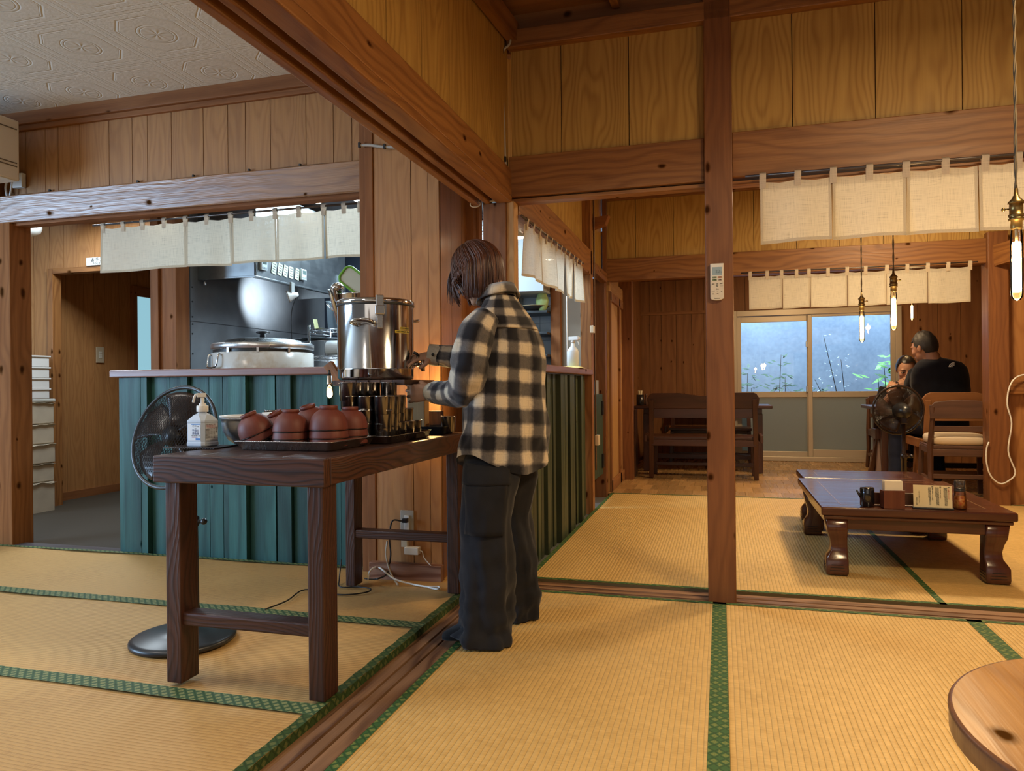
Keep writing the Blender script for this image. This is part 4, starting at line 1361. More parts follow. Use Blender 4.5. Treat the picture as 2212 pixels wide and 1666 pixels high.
for (a0, a1, z, s_, hh) in ((.66, 1.02, .219, '冷たい麦茶', .0115), (.50, 1.02, .204, 'COLD BARLEY TEA', .012)):
    mb = MB(); mb.grid(lambda u, v: on_urn(a0 + (a1 - a0) * u, z - hh / 2 + hh * v, R_ + .0006), 10, 1, sm=True)
    tp = mb.build('tape', YEL, ur, fix=False)
    n = len(s_)
    for i, ch in enumerate(s_):
        if ch == ' ': continue
        aa = a0 + (a1 - a0) * (.08 + .84 * (i + .5) / n)
        text(ch, hh * .72, frame_m(on_urn(aa, z, R_ + .0012), (cos(aa), sin(aa), 0), (0, 0, 1)), INK, tp, 'lettering')

# hanging bulb at the stand
hb = thing('hanging_bulb', 'glowing clear bulb hanging in front of the teal counter beside the urn', 'lamp', (at(712, 850, Y=2.82)))
BR_ = plain('aged_brass', (.24, .16, .07), .3, .9)
mb = MB(); mb.tube([(0, 0, .10), (0, 0, .075)], [.004, .008], 10); mb.build('cord_grip', BLACKP, hb)
mb = MB(); mb.lathe([(.005, .078), (.011, .074), (.012, .045), (.013, .044), (.013, .040), (.011, .036)], n=18); mb.build('socket', steel('socket_steel', (.6, .55, .5), .2), hb)
mb = MB(); mb.lathe([(.010, .036), (.014, .018), (.016, -.004), (.012, -.018), (.001, -.022)], n=20); mb.build('glass_bulb', glass('bulb_glass', (1, .95, .85)), hb)
mb = MB(); mb.lathe([(.004, .02), (.011, .008), (.012, -.006), (.004, -.016)], n=16); mb.build('filament', emit('bulb_glow', (1, .78, .42), 40), hb)

# ================================================================== FANS
def cage_rings(mb, R, depth, n_ring, rods, dome=.35, r=.0011):
    """wire guard: rim, rings and spokes; axis +z"""
    for k in range(1, n_ring + 1):
        q = R * k / n_ring
        z = depth * (1 - (q / R) ** 2.2)
        mb.tube([(q * cos(2 * pi * j / 40), q * sin(2 * pi * j / 40), z) for j in range(41)], r, 4, caps=False)
    for j in range(rods):
        a = 2 * pi * j / rods
        mb.tube([(R * t * cos(a), R * t * sin(a), depth * (1 - t ** 2.2)) for t in (.12, .4, .7, .88, 1.0)], r, 4, caps=False)


def stand_fan(label, loc, rz, R, hub_z, nrm, base_r, black, mesh, boff=(0, 0)):
    t = thing('stand_fan', label, 'fan', loc, rz)
    inv = Rz(-rz)
    n = (inv @ V(nrm)).normalized()
    z_ = n; x_ = V((0, 0, 1)).cross(z_).normalized(); y_ = z_.cross(x_)
    B3 = Matrix((x_, y_, z_)).transposed()
    hub = V((0, 0, hub_z)) + n * .10
    M4 = Matrix.Translation(hub) @ B3.to_4x4()
    mb = MB(); mb.lathe([(base_r * .98, 0.002), (base_r, .006), (base_r, .016), (base_r * .96, .022), (base_r * .9, .026), (base_r * .5, .034), (.05, .042), (.03, .05), (.001, .05)], (boff[0], boff[1], 0), n=44); mb.build('base', black, t)
    mb = MB(); mb.lathe([(.028, .045), (.024, .08), (.02, .10), (.018, hub_z * .55), (.023, hub_z * .56), (.023, hub_z * .60), (.013, hub_z * .61), (.013, hub_z - .05)], n=18); mb.build('pole', black, t)
    mb = MB(); mb.tube([(.0, 0, hub_z * .58), (.045, -.0, hub_z * .58)], .008, 8); mb.ball((.05, 0, hub_z * .58), .013, 10, 8); mb.build('height_knob', black, t)
    mb = MB(M4); mb.lathe([(.001, -.17), (.02, -.167), (.036, -.155), (.05, -.125), (.053, -.09), (.058, -.05), (.045, -.035), (.001, -.035)], n=26); mb.build('motor', BLACKP, t)
    mb = MB(); mb.box(-.02, .02, -.03, .03, hub_z - .09, hub_z + .01); mb.build('neck', black, t, bevel=.006)
    mb = MB(M4); mb.tube([(R * cos(2 * pi * j / 56), R * sin(2 * pi * j / 56), .0) for j in range(57)], .0062, 10, flat=1.3, caps=False); mb.build('guard_rim', black, t)
    if mesh:
        mb = MB(M4)
        # soft mesh cover: hexagonal net
        for s_, zz in ((1, .055), (-1, -.055)):
            rows = 30
            step = 2 * R / rows
            def pz(x, y): return zz * (1 - ((x * x + y * y) / (R * R)) ** 1.1)
            for i in range(-rows // 2, rows // 2 + 1):
                for j in range(-rows, rows):
                    x0 = (j + (i % 2) * .5) * step * .85; y0 = i * step * .75
                    for dx, dy in ((.5, .75), (-.5, .75)):
                        x1, y1 = x0 + dx * step * .85, y0 + dy * step
                        if x0 * x0 + y0 * y0 < R * R * .97 and x1 * x1 + y1 * y1 < R * R * .97:
                            a, b = V((x0, y0, pz(x0, y0))), V((x1, y1, pz(x1, y1)))
                            dd = (b - a).normalized(); pr = V((-dd.y, dd.x, 0)) * .0012
                            ids = [mb.pt(q) for q in (a - pr, a + pr, b + pr, b - pr)]
                            mb.face(ids, [(0, 0), (1, 0), (1, 1), (0, 1)])
        o = mb.build('mesh_cover', plain('net_black', (.014, .010, .008), .8, 0, .1), t, fix=False)
        o['kind'] = 'stuff'
    else:
        mb = MB(M4); cage_rings(mb, R - .003, .06, 5, 96, r=.0010); mb.build('front_guard', black, t)
        mb = MB(M4 @ Matrix.Diagonal((1, 1, -1, 1))); cage_rings(mb, R - .003, .055, 5, 96, r=.0010); mb.build('rear_guard', black, t)
    mb = MB(M4); mb.lathe([(.001, .03), (.035, .026), (.04, .0), (.035, -.03)], n=24); mb.build('hub', BLACKP, t)
    for k in range(5):
        a0 = k * 2 * pi / 5
        mb = MB(M4)
        def bf(u, v):
            r = .035 + (R * .9 - .035) * v
            a = a0 + (u - .5) * (1.15 - .15 * v) + .25 * v
            return V((r * cos(a), r * sin(a), .022 * (u - .5) * 2 * (1 - .35 * v)))
        mb.grid(bf, 8, 8)
        mb.build('blade', plain('smoky_blade', (.06, .032, .022), .15, 0, .5, Alpha=.82) if not mesh else plain('smoky_blade_dark', (.04, .02, .012), .25, 0, .4, Alpha=.75), t, fix=False, solid=.0015)
    return t, M4


n_ = V((-.08, -.95, .30)).normalized()
stand_fan('black standing fan with net cover behind the serving table', (-2.03, 2.48, 0), 0, .20, .745, n_, .19, plain('fan_black', (.018, .02, .024), .35), True, (.05, -.12))
stand_fan('brown smoky standing fan in front of the dining bench', (1.235, 5.74, 0), 0, .172, .755, (-.14, 1, .05), .15, plain('fan_brown', (.02, .012, .010), .2), False)
# ================================================================== KITCHEN THINGS
HOODM = steel('hood_steel', (.34, .36, .37), .3, .1, (3, 3, 60), .35)
hd = thing('range_hood', 'grey steel range hood over the cooker', 'hood', (-3.5, 4.35, 1.72))
mb = MB()
mb.box(0, .46, 0, .012, .0, .115); mb.box(.448, .46, 0, 1.26, .0, .62); mb.box(0, .46, 1.25, 1.26, 0, .6); mb.box(0, .46, 0, .012, .115, .62)
mb.box(.43, .462, -.002, 1.262, -.004, .008, long=1); mb.box(0, .46, -.004, .014, -.004, .008)
mb.build('canopy', HOODM, hd, bevel=.002)
mb = MB(); mb.box(.0, .448, .012, 1.25, .10, .11); mb.build('filter_panel', plain('hood_inside', (.03, .035, .04), .35, .6), hd)
mb = MB(); mb.tube([(.03, .03, -.0), (.03, .03, -.035)], .010, 10); mb.build('oil_cup', STEELB, hd)
TMR = plain('timer_white', (.62, .70, .74), .4)
for k, (px, py) in enumerate(((566, 572), (652, 594), (737, 607))):
    p = at(px, py, X=-3.038)
    t = thing('kitchen_timer', ('white kitchen timer on the hood next to its corner', 'white kitchen timer on the hood beside the paper notes', 'white kitchen timer on the hood above the ladle')[k], 'timer', p, 0, 'kitchen timers on the hood')
    mb = MB(); mb.box(0, .022, -.034, .034, -.042, .042); mb.build('case', TMR, t, bevel=.006)
    mb = MB(); mb.box(.022, .0235, -.022, .022, .002, .03); mb.build('screen', plain('lcd_grey', (.10, .14, .13), .3), t)
    for j in (-1, 0, 1):
        mb = MB(); mb.box(.022, .025, j * .018 - .006, j * .018 + .006, -.03, -.018); mb.build('button', plain('timer_button', (.35, .42, .45), .5), t)
NOTE = plain('note_paper', (.62, .70, .52), .7)
for k, px in enumerate((592, 605, 617, 629, 642)):
    p = at(px, 579 + k * 3.4, X=-3.036)
    t = thing('paper_note', 'handwritten paper note on the hood, %s from its corner' % ('first', 'second', 'third', 'fourth', 'fifth')[k], 'note', p, 0, 'paper notes on the hood')
    r_ = Rx(random.uniform(-.25, -.05))
    mb = MB(); mb.obox((0, 0, 0), (.001, .052, .085), r_); mb.build('sheet', NOTE, t)
    for j in range(4):
        mb = MB(); mb.obox(r_ @ V((.001, .002, .028 - j * .018)), (.0006, .036 - .004 * (j % 2), .005), r_); mb.build('writing', plain('note_ink', (.10, .12, .12), .7), t)
# clip lamp
p = at(630, 628, X=-3.04)
cl = thing('clip_lamp', 'white clip lamp shining from under the hood edge', 'lamp', p)
tgt = at(560, 645, X=-3.5)
lp_ = at(624, 641, X=-3.06) - p
dr_ = (tgt - (p + lp_)).normalized()
dr_ = V((-.8, -.52, -.28)).normalized()
q_ = dr_.to_track_quat('Z', 'Y').to_matrix()
mb = MB(); mb.lathe([(.012, -.07), (.02, -.05), (.042, .0), (.044, .01), (.040, .008)], lp_, 24, q_); mb.build('shade', WHITEP, cl)
mb = MB(); mb.lathe([(.001, .004), (.039, .004)], lp_, 24, q_); mb.build('bulb_face', emit('cool_bulb', (.85, .92, 1), 14), cl)
mb = MB(); mb.box(-.012, .012, -.02, .02, -.02, .06); mb.tube(smooth_path([(0, 0, -.02), (.01, .03, -.05), lp_ - dr_ * .07]), .005, 6); mb.build('clip', plain('clip_metal', (.5, .52, .5), .3, .5), cl, bevel=.002)
mb = MB(); mb.tube(smooth_path([lp_ - dr_ * .06, lp_ + V((.0, .03, -.14)), lp_ + V((0, .05, -.5))]), .003, 6); mb.build('cord', BCABLE, cl)

# kitchen work table and rice cooker
wt = thing('work_table', 'steel kitchen work table behind the teal counter', 'table', (-2.7, 4.5, 0))
mb = MB(); mb.box(-.75, .95, -.45, .95, .80, .84); mb.build('top', STEELB, wt, bevel=.003)
for x in (-.72, .92):
    for y in (-.42, .92):
        mb = MB(); mb.box(x - .02, x + .02, y - .02, y + .02, -.028, .80); mb.build('leg', STEELB, wt)
CREAM = NT('cooker_enamel'); _o = CREAM.obj(); _n = CREAM.noise(_o, 3.5, 4); _n2 = CREAM.noise(_o, 40, 4)
_c = CREAM.ramp(CREAM.math('ADD', CREAM.math('MULTIPLY', _n, .8), CREAM.math('MULTIPLY', _n2, .2)), [(.5, (.62, .60, .55)), (.72, (.40, .27, .13))])
CREAM.bsdf(_c, .22, 0, .5)
rk = thing('rice_cooker', 'large cream gas rice cooker with steel lid and black knob', 'cooker', (-2.93, 4.27, .841))
RR = .325
mb = MB(); mb.lathe([(RR * .90, .0), (RR * .97, .08), (RR, .20), (RR, .345), (RR - .01, .35)], n=56, caps=(True, True)); mb.build('body', CREAM.m, rk)
mb = MB(); mb.lathe([(RR - .012, .35), (RR - .012, .372)], n=56, caps=(False, False)); mb.build('gap_ring', plain('gap_dark', (.02, .018, .016), .4), rk)
mb = MB(); mb.lathe([(RR - .006, .368), (RR + .002, .372), (RR + .002, .405), (RR - .01, .412), (RR * .78, .418), (RR * .74, .432), (RR * .55, .444), (.05, .450), (.001, .450)], n=56, caps=(True, False)); mb.build('lid', steel('lid_steel', (.66, .66, .66), .22, .1), rk)
mb = MB(); mb.lathe([(.022, .448), (.020, .478), (.045, .484), (.046, .492), (.03, .497), (.001, .497)], n=26); mb.build('knob', BLACKP, rk)
mb = MB()
def onr(a, z, r): return V((r * sin(a), -r * cos(a), z))
A0 = .30 - .78
mb.tube(smooth_path([onr(A0 - .20, .33, RR - .005), onr(A0 - .20, .33, RR + .02), onr(A0 - .18, .27, RR + .03), onr(A0 - .10, .252, RR + .032), onr(A0 + .10, .252, RR + .032), onr(A0 + .18, .27, RR + .03), onr(A0 + .20, .33, RR + .02), onr(A0 + .20, .33, RR - .005)], 5), .006, 8); mb.build('handle', STEEL, rk)
for a in (-.1, .5, 1.1):
    mb = MB(); mb.obox(onr(a, .36, RR - .003), (.014, .012, .03), Rz(a)); mb.build('spacer', STEELB, rk)

# stock pot, wire rack and what stands on it
p = at(705, 760, Y=5.15)
sp = thing('stock_pot', 'tall steel stock pot behind the wire rack', 'pot', (p.x, 5.15, .841))
mb = MB(); mb.lathe([(.185, 0), (.19, .006), (.19, .47), (.196, .472), (.196, .478)], n=44, caps=(True, True)); mb.build('body', STEEL, sp)
mb = MB(); mb.lathe([(.20, .480), (.245, .486), (.245, .492), (.19, .500), (.02, .505), (.001, .505)], n=44); mb.build('lid', plain('dark_lid', (.06, .065, .07), .25, .7), sp)
mb = MB(); mb.tube(smooth_path([(-.18, -.06, .37), (-.22, -.09, .372), (-.25, -.04, .372), (-.235, .03, .372), (-.19, .02, .37)]), .007, 8); mb.build('handle', STEEL, sp)
p = at(668, 712, Y=4.75)
rk2 = thing('wire_rack', 'chrome wire shelf rack beside the rice cooker', 'rack', (p.x, 4.75, .841))
CH = steel('chrome', (.75, .76, .78), .1)
W2, D2 = .42, .30
zt_ = p.z - .841
zl_ = at(668, 770, Y=4.75).z - .841
for x in (0, W2):
    for y in (0, D2):
        mb = MB(); mb.tube([(x, y, .001), (x, y, zt_ + .03)], .0105, 10)
        for k in range(12): mb.tube([(x, y, .03 + k * .035), (x, y, .034 + k * .035)], .0118, 10)
        mb.build('post', CH, rk2)
for z in (zt_, zl_):
    mb = MB()
    for y in (0, D2):
        mb.tube([(0, y, z), (W2, y, z)], .004, 6); mb.tube([(0, y, z - .026), (W2, y, z - .026)], .004, 6)
        n = 10
        mb.tube([(W2 * k / n, y, z - (.026 if k % 2 else 0)) for k in range(n + 1)], .003, 5)
    for x in (0, W2): mb.tube([(x, 0, z), (x, D2, z)], .004, 6); mb.tube([(x, 0, z - .026), (x, D2, z - .026)], .004, 6)
    for k in range(1, 16): mb.tube([(W2 * k / 16, 0, z + .003), (W2 * k / 16, D2, z + .003)], .002, 5)
    mb.build('wire_shelf', CH, rk2)
RX, RY = p.x, 4.75
t = thing('paper_roll', 'white paper towel roll lying on the wire rack', 'paper roll', (RX + .085, RY + .12, .841 + zl_ + .062))
mb = MB(); mb.lathe([(.02, 0), (.054, 0), (.056, .004), (.056, .236), (.054, .24), (.02, .24)], n=30, R=Ry(pi / 2), caps=(True, True)); mb.build('paper', WHITEP, t)
t = thing('clear_jug', 'clear plastic jug on top of the wire rack', 'jug', (RX + .145, RY + .14, .841 + zt_ + .008))
mb = MB(); mb.loft([[V((x * s, y * s, z)) for x, y in ((-.06, -.045), (.06, -.045), (.06, .045), (-.06, .045))] for z, s in ((0, .86), (.20, 1.0), (.205, 1.03))], caps=(True, False), sm=False); mb.build('body', glass('jug_plastic', (.82, .9, .95), .05, 1.5, .12, (.6, .7, .75)), t)
mb = MB(); mb.tube([(-.06, -.047, .2), (.06, -.047, .2), (.06, .047, .2), (-.06, .047, .2), (-.06, -.047, .2)], .004, 6); mb.build('rim', plain('pale_rim', (.5, .6, .65), .3), t)
t = thing('price_slip', 'folded pale yellow slip on the wire rack edge', 'slip', (RX + .05, RY + .02, .841 + zt_ + .006))
mb = MB(); mb.bar((0, 0, 0), (-.02, .01, .07), .035, .001); mb.bar((0, 0, 0), (.04, .0, .004), .035, .001); mb.build('paper', plain('yellow_slip', (.55, .58, .30), .7), t)

# utensil pot with ladle on the counter, tray with the green rim
p = at(757, 700, Y=3.78)
up = thing('utensil_pot', 'steel pot of ladles on the counter behind the urn', 'pot', (p.x + .03, 3.80, 1.0735))
ztp = at(760, 637, Y=3.78).z - 1.0735
mb = MB(); mb.lathe([(.10, 0), (.104, .004), (.104, ztp - .004), (.110, ztp), (.104, ztp + .002), (.100, ztp - .01), (.098, .01)], n=36, caps=(True, True)); mb.build('body', STEEL, up)
hq = at(729, 622, Y=3.74) - up.location
mb = MB(); mb.ball(hq, (.038, .038, .03), 20, 12); mb.build('ladle_bowl', steel('ladle_steel', (.62, .58, .54), .18), up)
mb = MB(); mb.tube([hq + V((.005, .005, -.01)), V((-.02, 0, ztp - .12))], .008, 8); mb.build('ladle_handle', STEELB, up)
mb = MB(); mb.tube([hq + V((.012, 0, -.03)), hq + V((.03, .02, -.09))], .012, 8); mb.build('green_grip', plain('lime_plastic', (.16, .38, .03), .4), up)
mb = MB(); mb.lathe([(.022, 0), (.026, .20), (.028, .205), (.024, .2)], (hq.x + .03, hq.y - .02, ztp - .17), 20, Ry(-.25)); mb.build('steel_sleeve', STEEL, up)
hk = at(727, 668, Y=3.74) - up.location
mb = MB(); mb.tube(smooth_path([hk + V((-.06, 0, .03)), hk + V((-.02, 0, -.005)), hk + V((.05, .02, -.03))]), .006, 8); mb.build('hook_handle', STEEL, up)
p = at(778, 618, Y=4.0)
gt = thing('plastic_tray', 'cream plastic tray with lime green rim leaning behind the urn', 'tray', (p.x, 4.02, p.z))
Mg = Matrix.Rotation(radians(14), 4, 'Z') @ Matrix.Rotation(radians(-52), 4, 'Y')
def rrect(hx, hy, r, y):
    o = []
    for cx, cy, a in ((1, 1, 0), (-1, 1, pi / 2), (-1, -1, pi), (1, -1, 3 * pi / 2)):
        for k in range(5):
            o.append(V((cx * (hx - r) + r * cos(a + k * pi / 8), y, cy * (hy - r) + r * sin(a + k * pi / 8))))
    return o
mb = MB(Mg); mb.loft([rrect(.052, .14, .03, -.004), rrect(.052, .14, .03, .004)]); mb.build('panel', plain('cream_tray', (.55, .52, .40), .5), gt)
mb = MB(Mg); mb.tube(rrect(.056, .144, .034, -.004) + rrect(.056, .144, .034, -.004)[:1], .008, 8, caps=False); mb.build('green_rim', plain('lime_plastic', (.16, .38, .03), .4), gt)
t = thing('rack_stand', 'dark drying rack holding the green rimmed tray', 'rack', (gt.location.x, 4.06, .85))
mb = MB(); mb.box(-.12, .12, .015, .035, .0, gt.location.z - .85 + .05); mb.box(-.12, .12, -.15, .10, 0, .02); mb.build('frame', BLACKP, t, bevel=.004)

# little spot lamps over the counter
for k, (px, py) in enumerate(((381, 461), (685, 437), (775, 433))):
    p = at(px, py, Y=3.80)
    t = thing('spot_lamp', 'small bright spot lamp above the noren, %s' % ('over the corridor side', 'over the cooker side', 'closest to the board panel')[k], 'lamp', p, 0, 'spot lamps above the noren')
    mb = MB(); mb.lathe([(.012, .07), (.03, .05), (.034, .0), (.030, .004)], n=22); mb.tube([(0, 0, .06), (0, 0, .45)], .006, 6); mb.build('shade', plain('lamp_white', (.6, .6, .58), .4), t)
    mb = MB(); mb.lathe([(.001, -.004), (.024, -.003), (.029, .004)], n=20); mb.build('bulb_face', emit('spot_glow_%d' % (k == 2), (.8, .92, 1) if k == 2 else (1, .86, .6), 30), t)
p = at(1843, 382, Y=4.4)
t = thing('spot_lamp', 'small bright spot lamp showing behind the front noren', 'lamp', p, 0)
mb = MB(); mb.lathe([(.012, .07), (.03, .05), (.034, .0), (.030, .004)], n=22); mb.tube([(0, 0, .06), (0, 0, .62)], .006, 6); mb.build('shade', plain('lamp_white', (.6, .6, .58), .4), t)
mb = MB(); mb.lathe([(.001, -.006), (.024, -.005), (.029, .004)], n=20); mb.build('bulb_face', emit('spot_glow_0', (1, .86, .6), 30), t)
for k, py in enumerate((3.98, 4.75)):
    t = thing('spot_lamp', 'small bright spot lamp behind the sideways noren, %s the camera' % ('nearer to', 'farther from')[k], 'lamp', (-1.08, py, 1.79), 0, 'spot lamps behind the sideways noren')
    mb = MB(); mb.lathe([(.012, .07), (.03, .05), (.034, .0), (.030, .004)], n=20); mb.tube([(0, 0, .06), (0, 0, .60)], .006, 6); mb.build('shade', plain('lamp_white', (.6, .6, .58), .4), t)
    mb = MB(); mb.lathe([(.001, -.006), (.024, -.005), (.029, .004)], n=18); mb.build('bulb_face', emit('spot_glow_0', (1, .86, .6), 30), t)

# shelves seen through the olive counter opening
sh = thing('kitchen_shelf', 'dark wall shelves on the white tiles of the kitchen', 'shelf', (-1.6, 6.05, 1.0))
for z in (.577, .40, .216):
    mb = MB(); mb.box(-.30, .235, -.16, .145, z - .02, z); mb.build('board', plain('shelf_dark', (.03, .035, .04), .4), sh, bevel=.003)
mb = MB(); mb.box(-.30, -.27, .0, .14, -.0, .58); mb.box(.205, .235, .10, .14, -.0, .58); mb.build('bracket', plain('shelf_dark', (.03, .035, .04), .4), sh)
t = thing('serving_dish', 'dark shallow dish on the top kitchen shelf', 'dish', (-1.49, 5.97, 1.5785))
mb = MB(); mb.lathe([(.05, 0), (.07, .004), (.12, .035), (.125, .04), (.12, .041), (.06, .01)], n=30, caps=(True, True)); mb.build('body', plain('dish_dark', (.05, .05, .045), .3), t)
mb = MB(); mb.lathe([(.115, .0385), (.1265, .0395), (.1265, .0425), (.115, .0425)], n=30); mb.build('rim', plain('dish_rim', (.35, .25, .12), .4), t)
t = thing('plastic_bag', 'crumpled pale green plastic bag on the top kitchen shelf', 'bag', (-1.415, 5.93, 1.579))
mb = MB()
def bagf(u, v):
    a = 2 * pi * u
    r = (.052 * sin(pi * min(v * .85 + .12, 1)) ** .6) * (1 + .25 * noise.noise(V((3 * cos(a), 3 * sin(a), v * 3))))
    return V((r * cos(a), r * .8 * sin(a), .16 * v))
mb.grid(bagf, 20, 12); mb.build('film', plain('green_film', (.40, .55, .22), .4), t, fix=False)
t = thing('wall_cabinet', 'white cabinet over the kitchen shelves', 'cabinet', (-1.6, 6.08, 1.72))
mb = MB(); mb.box(-.3, .235, -.28, .11, .0, .6); mb.build('carcass', plain('cabinet_white', (.5, .56, .6), .4), t, bevel=.003)
for x in (-.3, -.03):
    mb = MB(); mb.box(x + .004, x + .262, -.298, -.282, .004, .596); d_ = mb.build('door', plain('cabinet_door', (.52, .58, .62), .35), t, bevel=.003)

# spray bottle and cloth on the olive counter
p = at(1241, 792, X=-.99)
t = thing('spray_bottle', 'white spray bottle on the end of the olive counter', 'bottle', (-1.0, p.y, 1.0935), radians(-20))
mb = MB(); mb.lathe([(.036, 0), (.040, .004), (.040, .10), (.034, .12), (.016, .14), (.013, .165)], n=24, caps=(True, True)); mb.build('body', plain('spray_white', (.72, .78, .82), .35), t)
mb = MB(); mb.tube([(0, 0, .162), (0, 0, .18)], .015, 14); mb.build('collar', WHITEP, t)
mb = MB(); mb.box(-.03, .048, -.012, .012, .182, .208); mb.box(.044, .056, -.008, .008, .188, .204); mb.tube([(.03, 0, .182), (.046, 0, .165), (.05, 0, .145)], .005, 6); mb.build('trigger_head', WHITEP, t, bevel=.004)
t = thing('yellow_cloth', 'crumpled pale yellow cloth under the spray bottle', 'cloth', (-1.0, p.y - .02, 1.079))
mb = MB()
mb.grid(lambda u, v: V(((u - .5) * .15, (v - .5) * .20, max(.0, .013 * (1 + .0) * min(1, 6 * min(u, 1 - u, v, 1 - v)) * (1 + .35 * noise.noise(V((u * 9, v * 9, 2))))))), 26, 26); mb.build('fabric', plain('yellow_fabric', (.66, .56, .22), .8, var=.15, scale=60), t, fix=False)

# corridor: sign, switch, boxes, crates, ceiling light
p = at(187, 558, Y=4.955)
sg = thing('toilet_sign', 'white toilet sign plate on the corridor door frame', 'sign', (p.x + .11, 4.955, p.z - .03))
mb = MB(); mb.box(-.115, .115, 0, .006, -.033, .033); mb.build('plate', plain('sign_white', (.62, .62, .58), .4), sg, bevel=.002)
fm = frame_m((0, -.001, .010), (1, 0, 0), (0, 0, 1))
text('お手洗', .036, fm, INK, sg, spacing=1.5, bold=.0006)
text('TOILET', .022, frame_m((0, -.001, -.020), (1, 0, 0), (0, 0, 1)), INK, sg, spacing=1.3, bold=.0006)
p = at(215, 767, X=-5.678)
t = thing('wall_switch', 'cream light switch on the corridor wall', 'switch', p)
mb = MB(); mb.box(-.0, .010, -.045, .045, -.075, .075); mb.build('plate', plain('switch_cream', (.45, .36, .24), .4), t, bevel=.003)
for z in (-.022, .0, .022):
    mb = MB(); mb.box(.010, .014, -.016, .016, z - .009, z + .009); mb.build('rocker', plain('switch_white', (.6, .55, .45), .4), t, bevel=.001)
CARD = plain('styrofoam_box', (.42, .36, .27), .8, var=.12, scale=6)
zs = [at(70, y, X=-5.3).z for y in (1112, 1046, 1005, 962, 918, 870)]
zs[0] = -.044
nm = ('lowest', 'second', 'third', 'fourth', 'topmost')
for k in range(5):
    t = thing('foam_box', 'beige foam box with taped edges, %s of the corridor stack' % nm[k], 'box', (-5.50 + .008 * sin(k * 4), 4.62, zs[k] + .001), 0, 'beige foam boxes stacked in the corridor')
    h = zs[k + 1] - zs[k] - .003
    mb = MB(); mb.box(-.19, .19, -.215, .215, 0, h); mb.build('box_body', CARD, t, bevel=.008)
    mb = MB()
    def lip(u, v, h=h, k=k): return V((.1915 + .012 * v, -.215 + .43 * u, h - .012 + .02 * v * (.4 + noise.noise(V((u * 5, k, 0)))) + .012 * noise.noise(V((u * 3, k * 3, 1)))))
    mb.grid(lip, 24, 2); mb.build('tape', plain('tape_pale', (.55, .48, .36), .5), t, fix=False, solid=.002)
zs2 = [at(70, y, X=-5.3).z for y in (862, 839, 816, 792, 767)]
zs2[0] = max(zs2[0], zs[-1] + .016)
t = thing('foam_slab', 'grey foam slab under the white crates in the corridor', 'foam slab', (-5.50, 4.62, zs[-1] + .001))
mb = MB(); mb.box(-.20, .20, -.22, .22, 0, zs2[0] - zs[-1] - .003); mb.build('slab', plain('foam_grey', (.40, .40, .36), .7), t, bevel=.006)
for k in range(4):
    t = thing('plastic_crate', 'white plastic crate, %s of the pile on the foam boxes' % ('bottom one', 'second', 'third', 'top one')[k], 'crate', (-5.49, 4.60, zs2[k] + .001), 0, 'white crates piled on the foam boxes')
    h = zs2[k + 1] - zs2[k] - .003
    mb = MB()
    hx, hy = .18, .185
    mb.box(-hx, hx, -hy, hy, 0, .006)
    for s in (-1, 1):
        mb.box(s * hx - .004, s * hx + .004, -hy, hy, 0, h); mb.box(-hx, hx, s * hy - .004, s * hy + .004, 0, h)
        mb.box(s * hx - .012, s * hx + .012, -hy - .012, hy + .012, h - .012, h, long=1); mb.box(-hx, hx, s * hy - .012, s * hy + .012, h - .012, h, long=0)
    mb.build('tub', plain('crate_white', (.62, .62, .60), .4), t, bevel=.002)
p = at(36, 497, Y=4.5)
t = thing('ceiling_light', 'white round ceiling light in the corridor behind the lintel', 'lamp', (p.x, 4.5, p.z))
mb = MB(); mb.lathe([(.001, -.05), (.10, -.04), (.16, -.01), (.17, .02), (.17, .05)], n=36); mb.build('cover', plain('lamp_cover', (.62, .66, .64), .4), t)
mb = MB(); mb.tube([(0, 0, .04), (0, 0, 2.395 - p.z)], .05, 16); mb.build('stem', plain('lamp_cover', (.62, .66, .64), .4), t)

# ================================================================== WALL FITTINGS AND CABLES
def cable(name, label, pts, r, mat, k=6, group=None, clips=None, cat='cable', flat=1.0):
    t = thing(name, label, cat, V(pts[0]), 0, group)
    o = V(pts[0])
    mb = MB(); mb.tube([p - o for p in smooth_path(pts, k)], r, 6, flat=flat); mb.build('sheath', mat, t)
    for c in clips or ():
        mb = MB(); mb.box(-.006, .006, -.012, .004, -.012, .014); q = mb.build('clip', BLACKP, t, bevel=.002); q.location = V(c) - o
    return t


bx_ = [at(px, py, Y=3.615) for px, py in ((-20, 428), (110, 414), (300, 393), (420, 380), (540, 367), (650, 355), (786, 349))]
for b in bx_: b.z = 2.186; b.y = 3.612
cable('wall_cable', 'thin grey and black cables clipped along the counter lintel', [b + V((0, 0, .003 * sin(i * 3))) for i, b in enumerate(bx_)], .0045, plain('cable_dark', (.09, .085, .08), .5), 8, None, [bx_[i] for i in (1, 2, 3, 4, 5)])
bb = [at(px, py, Y=3.418) for px, py in ((778, 315), (800, 314), (832, 318), (896, 319))]
cable('wall_conduit', 'short grey cable clipped across the board panel under the grooved beam', [V((b.x, 3.415, b.z)) for b in bb], .008, CABLE, 6, None, [V((bb[0].x, 3.415, bb[0].z)), V((bb[2].x, 3.415, bb[2].z))])
zc = [(1112, 62), (1104, 75), (1100, 95), (1086, 112), (1084, 160), (1088, 250), (1091, 345), (1095, 370), (1097, 420), (1090, 430), (1045, 435)]
pp = [at(x, y, Y=3.375) for x, y in zc]
pp = [V((p.x, 3.378, p.z)) for p in pp]
cable('corner_conduit', 'grey cables running down the corner beside the lintel', pp, .006, CABLE, 6, None, [pp[3], pp[6], pp[10]])
ctr_ = at(1027, 441, Y=3.375)
